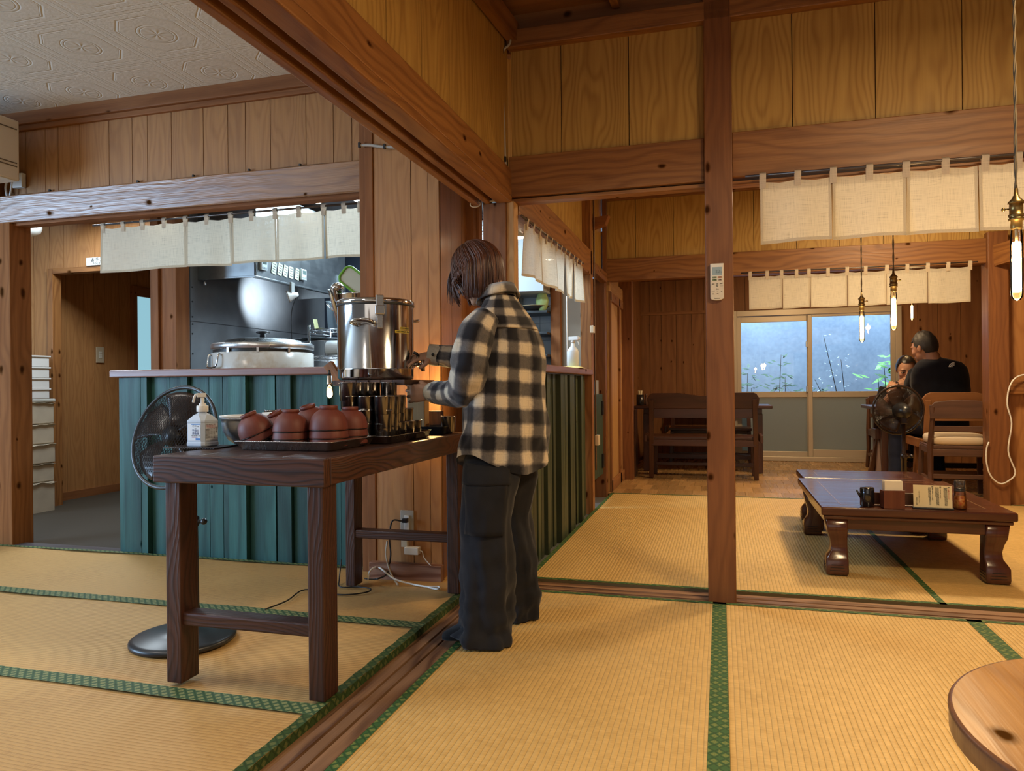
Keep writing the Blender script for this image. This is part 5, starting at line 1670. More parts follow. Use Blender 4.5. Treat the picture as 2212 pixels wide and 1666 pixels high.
cable('cable_loop', 'small coiled beige cable hanging at the beam end', [V((ctr_.x + .026 * cos(a), 3.376, ctr_.z + .014 * sin(a))) for a in [k * .62 for k in range(11)]], .0035, plain('beige_cable', (.45, .30, .16), .5), 3)
cc_ = [V((-.938, 5.68, z)) for z in (2.6, 2.0, 1.5, 1.2, 1.0, .6, .3)]
cable('post_conduit', 'thin brown conduit down the slim counter post', cc_, .007, plain('brown_conduit', (.12, .06, .03), .4), 3)
for k, (px, py) in enumerate(((1276, 712), (1287, 951))):
    p = at(px, py, X=-.94)
    t = thing('junction_box', 'small white junction box on the slim counter post, %s one' % ('upper', 'lower')[k], 'junction box', (-.942, p.y, p.z), 0, 'junction boxes on the slim post')
    mb = MB(); mb.box(0, .03, -.035, .035, -.04, .04) if k else mb.box(0, .03, -.03, .03, -.028, .028); mb.build('cover', plain('box_cream', (.62, .52, .38), .4), t, bevel=.005)
w_ = [at(px, py, Y=5.4) for px, py in ((1222, 640), (1223, 700), (1227, 740), (1227, 795))]
cable('hanging_cable', 'white cord hanging behind the sideways noren', [V((-1.10, b.y, b.z)) for b in w_], .004, WCABLE, 5)
# outlet behind the table with its plugs and leads
p = at(882, 1122, Y=3.44)
ot = thing('wall_outlet', 'grey metal wall outlet with plugs behind the table stretcher', 'outlet', (p.x, 3.428, p.z - .012))
mb = MB(); mb.box(-.036, .036, -.004, .004, -.06, .06); mb.build('plate', plain('outlet_metal', (.42, .38, .32), .4, .3), ot, bevel=.002)
mb = MB(); mb.box(-.014, .014, -.012, -.004, -.045, .035); mb.build('socket', WHITEP, ot, bevel=.002)
mb = MB(); mb.box(-.012, .013, -.04, -.012, .002, .024); mb.build('black_plug', BLACKP, ot, bevel=.003)
mb = MB(); mb.box(-.02, .014, -.035, -.012, -.12, -.05); mb.build('white_adapter', plain('adapter_cream', (.62, .56, .44), .4), ot, bevel=.003)
p2_ = at(892, 1189, Y=3.40)
ad = thing('power_adapter', 'white power adapter hanging under the outlet', 'adapter', (p2_.x, 3.40, p2_.z))
mb = MB(); mb.box(-.04, .036, -.02, .018, -.02, .018); mb.build('case', WHITEP, ad, bevel=.005)
mb = MB(); mb.tube(smooth_path([(.036, 0, 0), (.05, 0, -.005), (.06, 0, -.035), (.10, -.01, -.07), (.125, -.012, -.10), (.135, -.01, -.145)]), .0025, 6); mb.build('lead', WCABLE, ad)
def fl(px, py, z=.006): return at(px, py, Z=z)
o = ot.location
cable('black_lead', 'black lead drooping from the outlet to the floor', [o + V((-.012, -.04, .012)), o + V((-.06, -.05, .01)), o + V((-.075, -.05, -.08)), o + V((-.07, -.05, -.16)), o + V((-.09, -.05, -.25)), fl(818, 1250, .05), fl(800, 1252, .012), fl(788, 1250)], .0042, BCABLE)
cable('black_lead', 'black cable lying on the mats under the serving table', [fl(572, 1317), fl(620, 1298), fl(660, 1274), fl(735, 1285), fl(790, 1280), fl(800, 1272), fl(770, 1268), fl(735, 1268), fl(733, 1250, .02), V((fl(738, 1250).x, fl(738, 1250).y, .10))], .0035, BCABLE)
cable('white_lead', 'white cable looping over the mat in front of the baseboard', [fl(795, 1252, .02), fl(800, 1233, .045), fl(818, 1226, .05), fl(850, 1250, .03), fl(890, 1262), fl(925, 1268), fl(948, 1268), fl(946, 1273), fl(925, 1269)], .0045, WCABLE)
cable('white_lead', 'thick white cable hanging down from behind the stretcher', [o + V((-.09, -.045, -.09)), o + V((-.095, -.05, -.16)), o + V((-.07, -.05, -.25)), fl(860, 1264, .004)], .005, plain('cream_lead', (.55, .47, .36), .5))
# air conditioner corner and socket at the picture edge
p = at(2, 340, Y=3.3)
ac = thing('air_conditioner', 'cream air conditioner end beside the ceiling of the side room', 'air conditioner', (p.x - .40, 3.30, 2.2))
mb = MB(); mb.box(-.4, .40, -.10, .12, .0, .36); mb.build('case', plain('ac_cream', (.60, .52, .42), .4), ac, bevel=.01)
mb = MB()
for z in (.08, .10, .30): mb.box(-.39, .403, -.104, .10, z, z + .006)
mb.build('louver', plain('ac_dark', (.12, .09, .06), .5), ac)
p = at(31, 389, Y=3.58)
t = thing('wall_socket', 'white socket with plug above the end of the lintel', 'socket', (p.x, 3.618, p.z))
mb = MB(); mb.box(-.03, .05, -.03, .0, -.045, .045); mb.build('case', WHITEP, t, bevel=.004)
mb = MB(); mb.tube(smooth_path([(-.03, -.02, 0), (-.06, -.03, .005), (-.08, -.03, -.04), (-.07, -.03, -.12), (-.12, -.03, -.17)]), .007, 6); mb.tube(smooth_path([(-.05, -.03, .10), (-.03, -.03, .05), (-.03, -.03, -.02), (-.06, -.03, -.12), (-.14, -.03, -.16)]), .006, 6); mb.build('lead', WCABLE, t)

# remote control holder on the square post
p = at(1549, 610, Y=3.37)
rc = thing('remote_control', 'white air conditioner remote hanging on the square post', 'remote control', (p.x, 3.3835, p.z), 0)
mb = MB()
prof = []
for k in range(13):
    a = pi + pi * k / 12
    prof.append((.029 * cos(a), -.068 + .012 * sin(a)))
prof = [(-.029, .083)] + prof + [(.029, .083)]
mb.prism(prof, -.020, 0, lambda u, v, a: V((u, a, v)))
mb.build('case', plain('remote_cream', (.66, .60, .50), .4), rc, bevel=.003)
mb = MB(); mb.box(-.026, .026, -.0212, -.0198, .004, .080); mb.build('front_panel', plain('remote_white', (.74, .72, .66), .35), rc, bevel=.001)
mb = MB(); mb.box(-.0205, .0205, -.0222, -.021, .030, .066); sc_ = mb.build('screen', plain('lcd_blue', (.30, .40, .46), .25), rc)
text('22', .020, frame_m((.003, -.0224, .046), (1, 0, 0), (0, 0, 1)), plain('lcd_ink', (.10, .15, .19), .5), sc_)
text('.5', .010, frame_m((.017, -.0224, .042), (1, 0, 0), (0, 0, 1)), plain('lcd_ink', (.10, .15, .19), .5), sc_)
for (x, z, c) in ((-.0105, .021, (.25, .29, .20)), (.0125, .021, (.52, .25, .14)), (-.0105, .0095, (.20, .27, .15)), (.0125, .0095, (.45, .36, .30))):
    mb = MB(); mb.box(x - .0095, x + .0095, -.0226, -.021, z - .0042, z + .0042); b = mb.build('button', plain('rb_%d' % int(c[0] * 100), c, .5), rc, bevel=.0008)
for s_, x, z in (('冷房', -.0105, .021), ('暖房', .0125, .021), ('除湿', -.0105, .0095), ('自動', .0125, .0095)):
    text(s_, .0055, frame_m((x, -.0229, z), (1, 0, 0), (0, 0, 1)), INK, rc)
for s_, x, z, q in (('風向', -.017, -.008, .005), ('▲', .0, -.007, .006), ('温度', .0, -.013, .005), ('▼', .0, -.019, .006), ('風量', .018, -.007, .005), ('タイマー', .019, -.018, .0035), ('停止', .001, -.031, .006), ('おやすみ', -.017, -.043, .0035), ('入', .0, -.043, .004), ('切', .018, -.043, .004), ('設定', -.016, -.052, .004), ('時刻', .002, -.052, .004), ('Panasonic', .0, -.0715, .0062)):
    text(s_, q, frame_m((x, -.0204, z), (1, 0, 0), (0, 0, 1)), INK, rc)

# whisk rack glimpsed in the gap beside the kitchen corner post
p = at(1029, 490, Y=4.6)
t = thing('wire_basket', 'hanging wire basket seen in the gap beside the corner post', 'basket', (p.x, 4.6, p.z))
mb = MB()
for k in range(14):
    a = k * 2 * pi / 14
    mb.tube([(.07 * cos(a), .07 * sin(a), .05), (.06 * cos(a), .06 * sin(a), -.04)], .0022, 5)
for z, r in ((.05, .07), (.0, .065), (-.04, .06)): mb.tube([(r * cos(k * .4), r * sin(k * .4), z) for k in range(17)], .0025, 5)
mb.build('wires', STEEL, t)
mb = MB(); mb.tube([(0, 0, .05), (0, 0, 2.39 - p.z)], .003, 5); mb.tube([(-.07, 0, .05), (0, 0, .12), (.07, 0, .05)], .002, 5); mb.build('hanger', STEEL, t)
# ================================================================== LOW TABLES
def cab_leg(c, top, h, sx, sy, mat, parent):
    """low-table leg: waisted, with a heavy carved foot; sx, sy point outwards"""
    mb = MB()
    x, y = c
    prof = [(0.0, .046, .0), (.004, .051, .0), (.02, .053, .0), (.070, .052, .0), (.088, .047, -.004), (.112, .040, -.012), (.145, .038, -.013), (.18, .041, -.009), (.215, .047, -.003), (h, .050, .0)]
    rings = []
    for z, w, off in prof:
        cx, cy = x + sx * off, y + sy * off
        r = .008
        ring = []
        for qx, qy, a in ((1, 1, 0), (-1, 1, pi / 2), (-1, -1, pi), (1, -1, 3 * pi / 2)):
            for k in range(4):
                ring.append(V((cx + qx * (w - r) + r * cos(a + k * pi / 6), cy + qy * (w - r) + r * sin(a + k * pi / 6), z + top)))
        rings.append(ring)
    mb.loft(rings)
    o = mb.build('leg', mat, parent)
    # carved grooves on the foot
    g = MB()
    for k in range(3):
        z = top + .022 + k * .014
        for s in (-1, 1):
            g.box(x - .036 + .004 * k, x + .036 - .004 * k, y + s * 0.0532 - .0008, y + s * 0.0532 + .0008, z, z + .003)
            g.box(x + s * 0.0532 - .0008, x + s * 0.0532 + .0008, y - .036, y + .036, z, z + .003)
    g.build('carving', plain('groove_black', (.008, .003, .002), .5), o)
    return o


def low_table(label, x0, x1, y0, y1, zt, legs=True):
    cx, cy = (x0 + x1) / 2, (y0 + y1) / 2
    t = thing('low_table', label, 'table', (cx, cy, 0))
    hx, hy = (x1 - x0) / 2, (y1 - y0) / 2
    mb = MB(); mb.box(-hx, hx, -hy, hy, zt - .042, zt, long=0); mb.build('tabletop', ROSE, t, bevel=.008, seg=3)
    mb = MB()
    i = .10
    for (a, b, c_, d) in ((-hx + i, hx - i, -hy + i, -hy + i + .006), (-hx + i, hx - i, hy - i - .006, hy - i), (-hx + i, -hx + i + .006, -hy + i, hy - i), (hx - i - .006, hx - i, -hy + i, hy - i)):
        mb.box(a, b, c_, d, zt - .001, zt + .0006)
    mb.build('inlay_line', plain('inlay', (.22, .12, .06), .2), t)
    mb = MB(); mb.box(-hx + .014, hx - .014, -hy + .014, hy - .014, zt - .062, zt - .042, long=0); mb.build('moulding', ROSE, t, bevel=.006)
    mb = MB()
    for s in (-1, 1):
        mb.box(-hx + .12, hx - .12, s * (hy - .055) - .012, s * (hy - .055) + .012, zt - .115, zt - .062, long=0)
        mb.box(s * (hx - .055) - .012, s * (hx - .055) + .012, -hy + .12, hy - .12, zt - .115, zt - .062, long=1)
    mb.build('apron', ROSE, t, bevel=.004)
    mb = MB()
    for s in (-1, 1):
        mb.box(s * (hx - .043) - .002, s * (hx - .043) + .002, -hy + .13, hy - .13, zt - .105, zt - .07, long=1)
    mb.build('side_panel', plain('brass_wood', (.30, .20, .08), .25), t)
    for sx in (-1, 1):
        for sy in (-1, 1):
            cab_leg((sx * (hx - .075), sy * (hy - .075)), .004, zt - .066, sx, sy, ROSE, t)
    return t


LT = .345
low_table('low dark rosewood table with carved feet holding the condiments', .474, 1.325, 3.93, 5.10, LT)
low_table('second low rosewood table pushed behind the one with the condiments', .51, 1.27, 5.12, 5.60, LT)
ZL = LT + .0015
p = at(1876, 1096, Z=LT)
t = thing('soy_sauce_pot', 'black glazed soy sauce pot with a small spout', 'pot', (p.x, p.y + .03, ZL))
mb = MB(); mb.lathe([(.030, 0), (.033, .003), (.033, .088), (.031, .092), (.020, .094), (.008, .096), (.001, .096)], n=30); mb.build('body', plain('black_glaze', (.008, .008, .01), .08, 0, .8), t)
mb = MB(); mb.tube([(-.028, -.004, .045), (-.040, -.006, .062), (-.050, -.008, .078)], [.009, .006, .004], 8); mb.build('spout', plain('black_glaze', (.008, .008, .01), .08, 0, .8), t)
p = at(1931, 1100, Z=LT)
nb = thing('napkin_holder', 'wooden napkin box full of white paper napkins', 'napkin holder', (p.x, p.y + .035, ZL), radians(6))
NAPW = wood('napkin_box_wood', (.07, .018, .010), (.17, .055, .028), .3, .6, 0, .2, .1)
mb = MB(); mb.box(-.048, .048, -.034, -.028, 0, .088, long=2); mb.box(-.048, .048, .028, .034, 0, .075, long=0); mb.box(-.048, -.043, -.03, .03, 0, .085); mb.box(.043, .048, -.03, .03, 0, .085); mb.box(-.048, .048, -.03, .03, 0, .004); mb.build('box_body', NAPW, nb, bevel=.0015)
mb = MB()
for k in range(9):
    y = -.024 + k * .0052
    mb.obox((.001 * sin(k * 5), y, .069 + .0008 * sin(k * 3)), (.082, .0022, .126), Rx(radians(-1.0 + .3 * k)) @ Ry(radians(.8 * sin(k * 2))))
mb.build('napkin', plain('napkin_white', (.72, .66, .54), .8), nb)
t = thing('caddy_box', 'dark wooden condiment caddy beside the napkin box', 'caddy', (p.x - .065, p.y + .10, ZL), radians(2))
mb = MB(); mb.box(-.05, .20, -.03, .03, 0, .006); mb.box(-.05, -.044, -.03, .03, 0, .06); mb.box(.194, .20, -.03, .03, 0, .06); mb.box(-.05, .20, .024, .03, 0, .06); mb.build('box_body', BENCHW, t, bevel=.001)
pa, pb = at(1968, 1098, Z=LT), at(2064, 1104, Z=LT)
mid = (pa + pb) / 2
mc = thing('menu_card', 'cream menu card printed with columns of small writing', 'menu', (mid.x + .004, mid.y + .02, ZL), atan2(pb.y - pa.y, pb.x - pa.x) * .5)
mb = MB(); mb.box(-.088, .088, -.02, .012, 0, .006); mb.build('stand', BLACKP, mc, bevel=.001)
fm = frame_m((0, -.004, .006), (1, 0, 0), (0, .12, 1))
mb = MB(fm); mb.box(-.0825, .0825, .0, .106, -.0015, .0, mi=0); cd_ = mb.build('card', plain('menu_cream', (.68, .58, .36), .6), mc)
def col_text(s, x, top, size, m=INK, par=None):
    text('\n'.join(s), size, fm @ Matrix.Translation((x, top - len(s) * size * .52, .0004)), m, par or cd_, 'writing')
MRED = plain('menu_red', (.50, .04, .02), .6)
col_text('いる森そばのこだわり', .0685, .096, .0056, MRED)
col_text('いる森の楽しみかた', .0335, .096, .0056)
col_text('薬味と醤油でさらに美味', .0, .096, .0056)
body_ = '麺は毎朝丁寧に打ち出汁は豚骨と鰹で仕込み'
for k, x in enumerate((.0605, .0565, .0525, .0485, .0255, .0215, .0175, .0135, -.0085, -.0125, -.0165)):
    n = (20, 20, 20, 11, 20, 20, 20, 11, 20, 20, 12)[k]
    col_text((body_ * 2)[k:k + n], x, .098, .0043)
col_text('ごゆっくりお過ごしください', -.058, .078, .0046)
col_text('沖縄のいる森', -.068, .046, .0060)
mb = MB(fm)
for x in (.0685, .0335, .0): mb.box(x - .004, x + .004, .0972, .1002, .0001, .0006)
mb.build('heading_mark', INK, cd_)
p = at(2076, 1103, Z=LT)
t = thing('spice_jar', 'glass jar of orange spices with a clear cap', 'jar', (p.x + .008, p.y + .045, ZL))
mb = MB(); mb.lathe([(.027, 0), (.030, .004), (.029, .03), (.024, .085)], n=26, caps=(True, False)); mb.build('glass', glass('jar_glass', (.95, .9, .85), 0, 1.4), t)
SP = NT('spice'); _n = SP.noise(SP.obj(), 90, 2); SP.bsdf(SP.ramp(_n, [(.35, (.40, .07, .01)), (.65, (.62, .30, .06))]), .6)
mb = MB(); mb.lathe([(.025, .002), (.0275, .006), (.0265, .03), (.0245, .062), (.001, .064)], n=22); mb.build('spices', SP.m, t)
mb = MB(); mb.lathe([(.025, .084), (.026, .088), (.025, .098), (.001, .10)], n=22); mb.build('collar', plain('jar_dark', (.03, .03, .035), .3), t)
mb = MB(); mb.lathe([(.0255, .092), (.024, .132), (.022, .136), (.001, .136)], n=24); mb.build('cap', glass('cap_clear', (.8, .8, .82), .02, 1.5, .06), t)

# round table at the lower corner
rt = thing('round_table', 'round low honey wooden table close to the camera', 'table', (.848, 1.512, 0))
RTW = wood('round_top', (.19, .078, .018), (.45, .225, .055), .22, .6, .16, .25, 0, .6, .8, .5, .05, .25)
mb = MB()
N_ = 96
def disc(r, z): return [V((r * cos(2 * pi * j / N_), r * sin(2 * pi * j / N_), z)) for j in range(N_)]
c0 = mb.pt((0, 0, .34)); ids = [mb.pt(q) for q in disc(.432, .34)]
for j in range(N_):
    k = (j + 1) % N_
    a, b = mb.v[ids[j]], mb.v[ids[k]]
    mb.face((c0, ids[j], ids[k]), [(.10, 5.0), (a.x + .10, a.y + 5), (b.x + .10, b.y + 5)], 0, True, .5)
mb.build('tabletop', RTW, rt)
mb = MB(); mb.loft([disc(.432, .34), disc(.437, .3385), disc(.440, .334), disc(.440, .331)], caps=(False, False)); mb.loft([disc(.4385, .331), disc(.4385, .296), disc(.43, .292)], caps=(False, True), uvs=(1, 1)); mb.build('rim', wood('round_rim', (.10, .04, .018), (.21, .09, .04), .3, .3, 0, 0, .05), rt)
for a in (.8, 2.35, 3.95, 5.5):
    mb = MB(); mb.bar((.28 * cos(a), .28 * sin(a), .004), (.30 * cos(a), .30 * sin(a), .295), .05, .05); mb.build('leg', BENCHW, rt, bevel=.004)

# ================================================================== DINING CORNER
def bench(label, loc, rz, w, mat, pad=None, back_h=.865, seat_h=.42):
    """bench with a wavy back board; back towards local -y"""
    t = thing('dining_bench', label, 'bench', loc, rz)
    h = w / 2
    def top(u):
        a = abs(u) / h
        return back_h - .012 + (.018 if a > .35 else .018 * (a / .35)) - (.055 * max(0, (a - .9) / .1) ** 2) - .012 * cos(u / h * 3.1) * (a < .35)
    mb = MB()
    n = 40
    poly = [(-h + 2 * h * i / n, top(-h + 2 * h * i / n)) for i in range(n + 1)] + [(h - .01, back_h - .135), (h - .03, back_h - .15), (-h + .03, back_h - .15), (-h + .01, back_h - .135)]
    mb.prism(poly, -.012, .012, lambda p, q, a: V((p, a - .0 - (q - seat_h) * .10, q)))
    mb.build('backrest', mat, t, bevel=.005)
    mb = MB(); mb.box(-h + .03, h - .03, -.035, -.012 - .02, back_h - .245, back_h - .15, long=0)
    mb.build('back_rail', mat, t, bevel=.003)
    for s in (-1, 1):
        mb = MB(); mb.bar((s * (h - .03), .055, .004), (s * (h - .045), -.055, back_h - .06), .034, .045, up=(1, 0, 0)); mb.build('back_leg', mat, t, bevel=.004)
        mb = MB(); mb.bar((s * (h - .04), .40, .004), (s * (h - .055), .385, seat_h - .03), .045, .04, up=(1, 0, 0)); mb.build('front_leg', mat, t, bevel=.004)
        mb = MB(); mb.bar((s * (h + .02), .0, seat_h - .01), (s * (h + .02), .42, seat_h - .01), .03, .075); mb.build('side_rail', mat, t, bevel=.004)
    mb = MB(); mb.box(-h + .02, h - .02, .0, .42, seat_h - .02, seat_h + .01, long=0); mb.box(-h + .03, h - .03, -.01, .03, seat_h - .085, seat_h - .02, long=0); mb.build('seat', mat, t, bevel=.005)
    mb = MB(); mb.box(-h + .05, h - .05, .36, .385, .10, .135, long=0); mb.build('stretcher', mat, t, bevel=.003)
    return t


def dining_table(label, loc, w, d, mat, h=.73):
    t = thing('dining_table', label, 'table', loc)
    mb = MB(); mb.box(-w / 2, w / 2, -d / 2, d / 2, h - .032, h, long=0); mb.build('tabletop', mat, t, bevel=.006)
    mb = MB(); mb.box(-w / 2 + .10, w / 2 - .10, -d / 2 + .08, d / 2 - .08, h - .09, h - .032, long=0); mb.build('apron', mat, t, bevel=.003)
    for s in (-1, 1):
        for q in (-1, 1):
            mb = MB(); mb.box(s * (w / 2 - .13) - .035, s * (w / 2 - .13) + .035, q * (d / 2 - .12) - .035, q * (d / 2 - .12) + .035, .004, h - .09, long=2); mb.build('leg', mat, t, bevel=.004)
    mb = MB(); mb.box(-w / 2 + .15, w / 2 - .15, -.03, .03, .12, .17, long=0); mb.build('stretcher', mat, t, bevel=.003)
    return t


zf = .0
cxb = (at(1398, 850, Y=7.6).x + at(1640, 850, Y=7.6).x) / 2
bench('dark wooden bench at the empty dining table with its back to the tatami', (cxb, 7.62, zf), 0, 1.085, BENCHW)
xa, xb = at(1363, 880, Y=8.25).x, at(1667, 880, Y=8.25).x
dining_table('empty dark dining table behind the wavy backed bench', ((xa + xb) / 2 + .02, 8.55, zf), xb - xa - .03, .72, BENCHW, .725)
bench('dark wooden bench on the far side of the empty dining table', (cxb + .05, 9.55, zf), pi, 1.0, BENCHW, back_h=.80)
mb = MB(); mb.box(-.93, -.86, 7.75, 7.95, 0, .70, rn=.1)
mktag(mb.build('wall_stub', BENCHW, None, bevel=.004), 'dark wooden end board beside the empty dining table', 'board')
p = at(1383, 878, Y=8.35)
t = thing('chopstick_holder', 'dark chopstick holder with pale chopsticks on the empty table', 'holder', (p.x, 8.35, .7265))
mb = MB(); mb.lathe([(.04, 0), (.042, .004), (.042, .12), (.036, .12)], n=20); mb.build('cup', plain('holder_black', (.012, .010, .010), .25), t)
mb = MB()
for k in range(7):
    a = k * .9
    mb.tube([(.012 * cos(a), .012 * sin(a), .06), (.02 * cos(a), .02 * sin(a), .165)], .006, 6)
mb.build('chopstick', plain('chopstick_pale', (.62, .52, .34), .6), t)
p = at(1396, 878, Y=8.42)
t = thing('condiment_bottle', 'small glass condiment bottle beside the chopstick holder', 'bottle', (p.x, 8.42, .7265))
mb = MB(); mb.lathe([(.022, 0), (.024, .003), (.022, .06), (.012, .085), (.012, .10), (.016, .105), (.014, .13), (.001, .13)], n=18); mb.build('glass', plain('brown_bottle', (.12, .06, .04), .15), t)


def dining_chair(label, loc, rz, mat, cushion=None, back_h=.80, seat_h=.43, w=.46):
    """chair; back towards local -y"""
    t = thing('dining_chair', label, 'chair', loc, rz)
    h = w / 2
    for s in (-1, 1):
        mb = MB(); mb.tube([(s * (h - .015), -.05, .004), (s * (h - .02), .0, .22), (s * (h - .02), .0, seat_h), (s * (h - .035), -.06, back_h - .03)], [.021, .023, .025, .019], 4, flat=1.25, sm=False); mb.build('back_leg', mat, t, bevel=.004)
        mb = MB(); mb.bar((s * (h - .005), .42, .004), (s * (h - .02), .38, seat_h - .02), .034, .036, up=(1, 0, 0)); mb.build('front_leg', mat, t, bevel=.003)
        mb = MB(); mb.box(s * (h - .02) - .012, s * (h - .02) + .012, .0, .40, .14, .17, long=1); mb.box(s * (h - .02) - .012, s * (h - .02) + .012, .0, .40, seat_h - .07, seat_h - .015, long=1); mb.build('side_stretcher', mat, t, bevel=.003)
    mb = MB()
    n = 24
    poly = [(-h + .005 + (w - .01) * i / n, back_h + .022 * sin(pi * i / n) ** 1.0 - .02 * (abs(i / n - .5) > .44)) for i in range(n + 1)] + [(h - .01, back_h - .13), (-h + .01, back_h - .13)]
    mb.prism(poly, -.012, .012, lambda p, q, a: V((p, a - .060, q)))
    mb.build('backrest', mat, t, bevel=.005)
    mb = MB(); mb.box(-h + .03, h - .03, -.035, -.012, back_h - .235, back_h - .19, long=0); mb.build('back_rail', mat, t, bevel=.003)
    mb = MB(); mb.box(-h + .01, h - .01, .0, .42, seat_h - .03, seat_h, long=0); mb.box(-h + .03, h - .03, -.01, .015, seat_h - .09, seat_h - .03, long=0); mb.build('seat', mat, t, bevel=.005)
    for y0, y1, z0, z1 in ((-.015, .012, .17, .205), (.37, .392, .12, .15)):
        mb = MB(); mb.box(-h + .02, h - .02, y0, y1, z0, z1, long=0); mb.build('stretcher', mat, t, bevel=.003)
    if cushion:
        mb = MB()
        def ring(z, k): return [V((x, y + .2, z)) for x, y in [((h - .02) * k * sgn(cos(a)) * abs(cos(a)) ** .35, .205 * k * sgn(sin(a)) * abs(sin(a)) ** .35) for a in [2 * pi * j / 28 for j in range(28)]]]
        mb.loft([ring(seat_h + .002, .93), ring(seat_h + .015, 1.0), ring(seat_h + .055, 1.02), ring(seat_h + .078, .96), ring(seat_h + .086, .80)])
        o = mb.build('cushion', cushion, t)
        o['label'] = 'cream seat cushion'
    return t


def sgn(x): return 1 if x >= 0 else -1


CRM = plain('cream_vinyl', (.62, .50, .36), .5)
dining_chair('dark wooden chair with cream cushion beside the far post', (1.865, 6.74, 0), radians(-4), CHAIRW, CRM, .79, .44, .47)
bench('orange brown bench the man in navy sits on', (2.36, 7.30, 0), 0, 1.30, ORBENCH, back_h=.86, seat_h=.43)
dining_table('dining table between the man in navy and the woman in black', (2.26, 8.06, 0), 1.72, .62, BENCHW, .73)
tt = [o for o in COL.objects if o.get('label') == 'dining table between the man in navy and the woman in black'][0]
for s_ in (-1, 1):
    mb = MB(); mb.bar((-.80, s_ * .20, .004), (-.74, s_ * .04, .42), .05, .045, up=(1, 0, 0)); mb.build('brace', CHAIRW, tt, bevel=.003)
mb = MB(); mb.box(-.80, -.70, -.10, .10, .40, .50, long=1); mb.build('bracket', BENCHW, tt, bevel=.004)
dining_chair('dark wooden chair the woman in black sits on', (1.80, 9.05, 0), pi, CHAIRW, None, .80, .44, .46)
# ================================================================== PENDANT LAMPS
BRASS = plain('antique_brass', (.20, .13, .045), .32, .85)
BGL = glass('bulb_clear', (1.0, .93, .8), .0, 1.45)
GLOW = emit('filament_glow', (1.0, .62, .22), 34)
penP = None
def pendant(label, x, y, z_bot, ceil, rz=0):
    """long tube bulb in a brass socket on a twisted cord; z_bot = tip of the bulb"""
    global penP
    t = thing('pendant_lamp', label, 'pendant lamp', (x, y, z_bot), rz, 'pendant lamps with tube bulbs')
    mb = MB(); mb.lathe([(.001, 0), (.008, .002), (.013, .010), (.0145, .022), (.0145, .165), (.013, .178), (.012, .19)], n=24, caps=(False, False)); mb.build('bulb', BGL, t)
    mb = MB()
    mb.lathe([(.0085, .022), (.0105, .028), (.0105, .148), (.0085, .153)], n=14); mb.build('filament', GLOW, t)
    mb = MB(); mb.lathe([(.003, .15), (.004, .185)], n=8); mb.build('stem', plain('glass_stem', (.8, .7, .5), .2), t)
    mb = MB(); mb.lathe([(.0125, .186), (.0135, .19), (.0135, .208), (.018, .209), (.018, .214), (.015, .216), (.018, .219), (.018, .224), (.0155, .226), (.0155, .252), (.019, .253), (.0185, .257), (.008, .268), (.008, .272), (.0055, .274), (.0045, .292)], n=26); mb.build('socket', BRASS, t)
    mb = MB(); mb.tube([(.015, 0, .24), (.026, 0, .24)], .0022, 8); mb.ball((.028, 0, .24), .005, 10, 8); mb.build('switch_knob', BRASS, t)
    mb = MB()
    n = int((ceil - z_bot - .28) * 55)
    for s in (0, pi):
        mb.tube([(.0022 * cos(s + k * .9), .0022 * sin(s + k * .9), .285 + (ceil - z_bot - .285) * k / n) for k in range(n + 1)], .0024, 5)
    mb.build('cord', plain('twisted_cord', (.10, .07, .035), .7), t)
    return t


pendant('pendant lamp with tube bulb nearest the camera in front of the noren', at(2197, 650, Y=2.2).x, 2.2, at(2197, 650, Y=2.2).z, 2.62, 2.9)
pendant('pendant lamp with tube bulb over the front edge of the low table', at(1931, 714, Y=3.9).x, 3.9, at(1931, 714, Y=3.9).z, 2.72, -.2)
pendant('pendant lamp with tube bulb over the middle of the low table', at(1862, 740, Y=4.7).x, 4.7, at(1862, 740, Y=4.7).z, 2.72, -.2)
pendant('pendant lamp with tube bulb in the window room above the man', at(1970, 692, Y=8.5).x, 8.5, at(1970, 692, Y=8.5).z, 2.3)

# white cord on the far post
w = [at(px, py, Y=6.48) for px, py in ((2230, 806), (2196, 815), (2180, 838), (2176, 875), (2185, 915), (2178, 975), (2193, 1020), (2180, 1038), (2160, 1045), (2140, 1028), (2131, 1000), (2131, 970), (2136, 955))]
w = [V((q.x, 6.478, q.z)) for q in w]
cable('white_cable', 'white cord hanging in a loop on the far post', w, .006, WCABLE, 6)

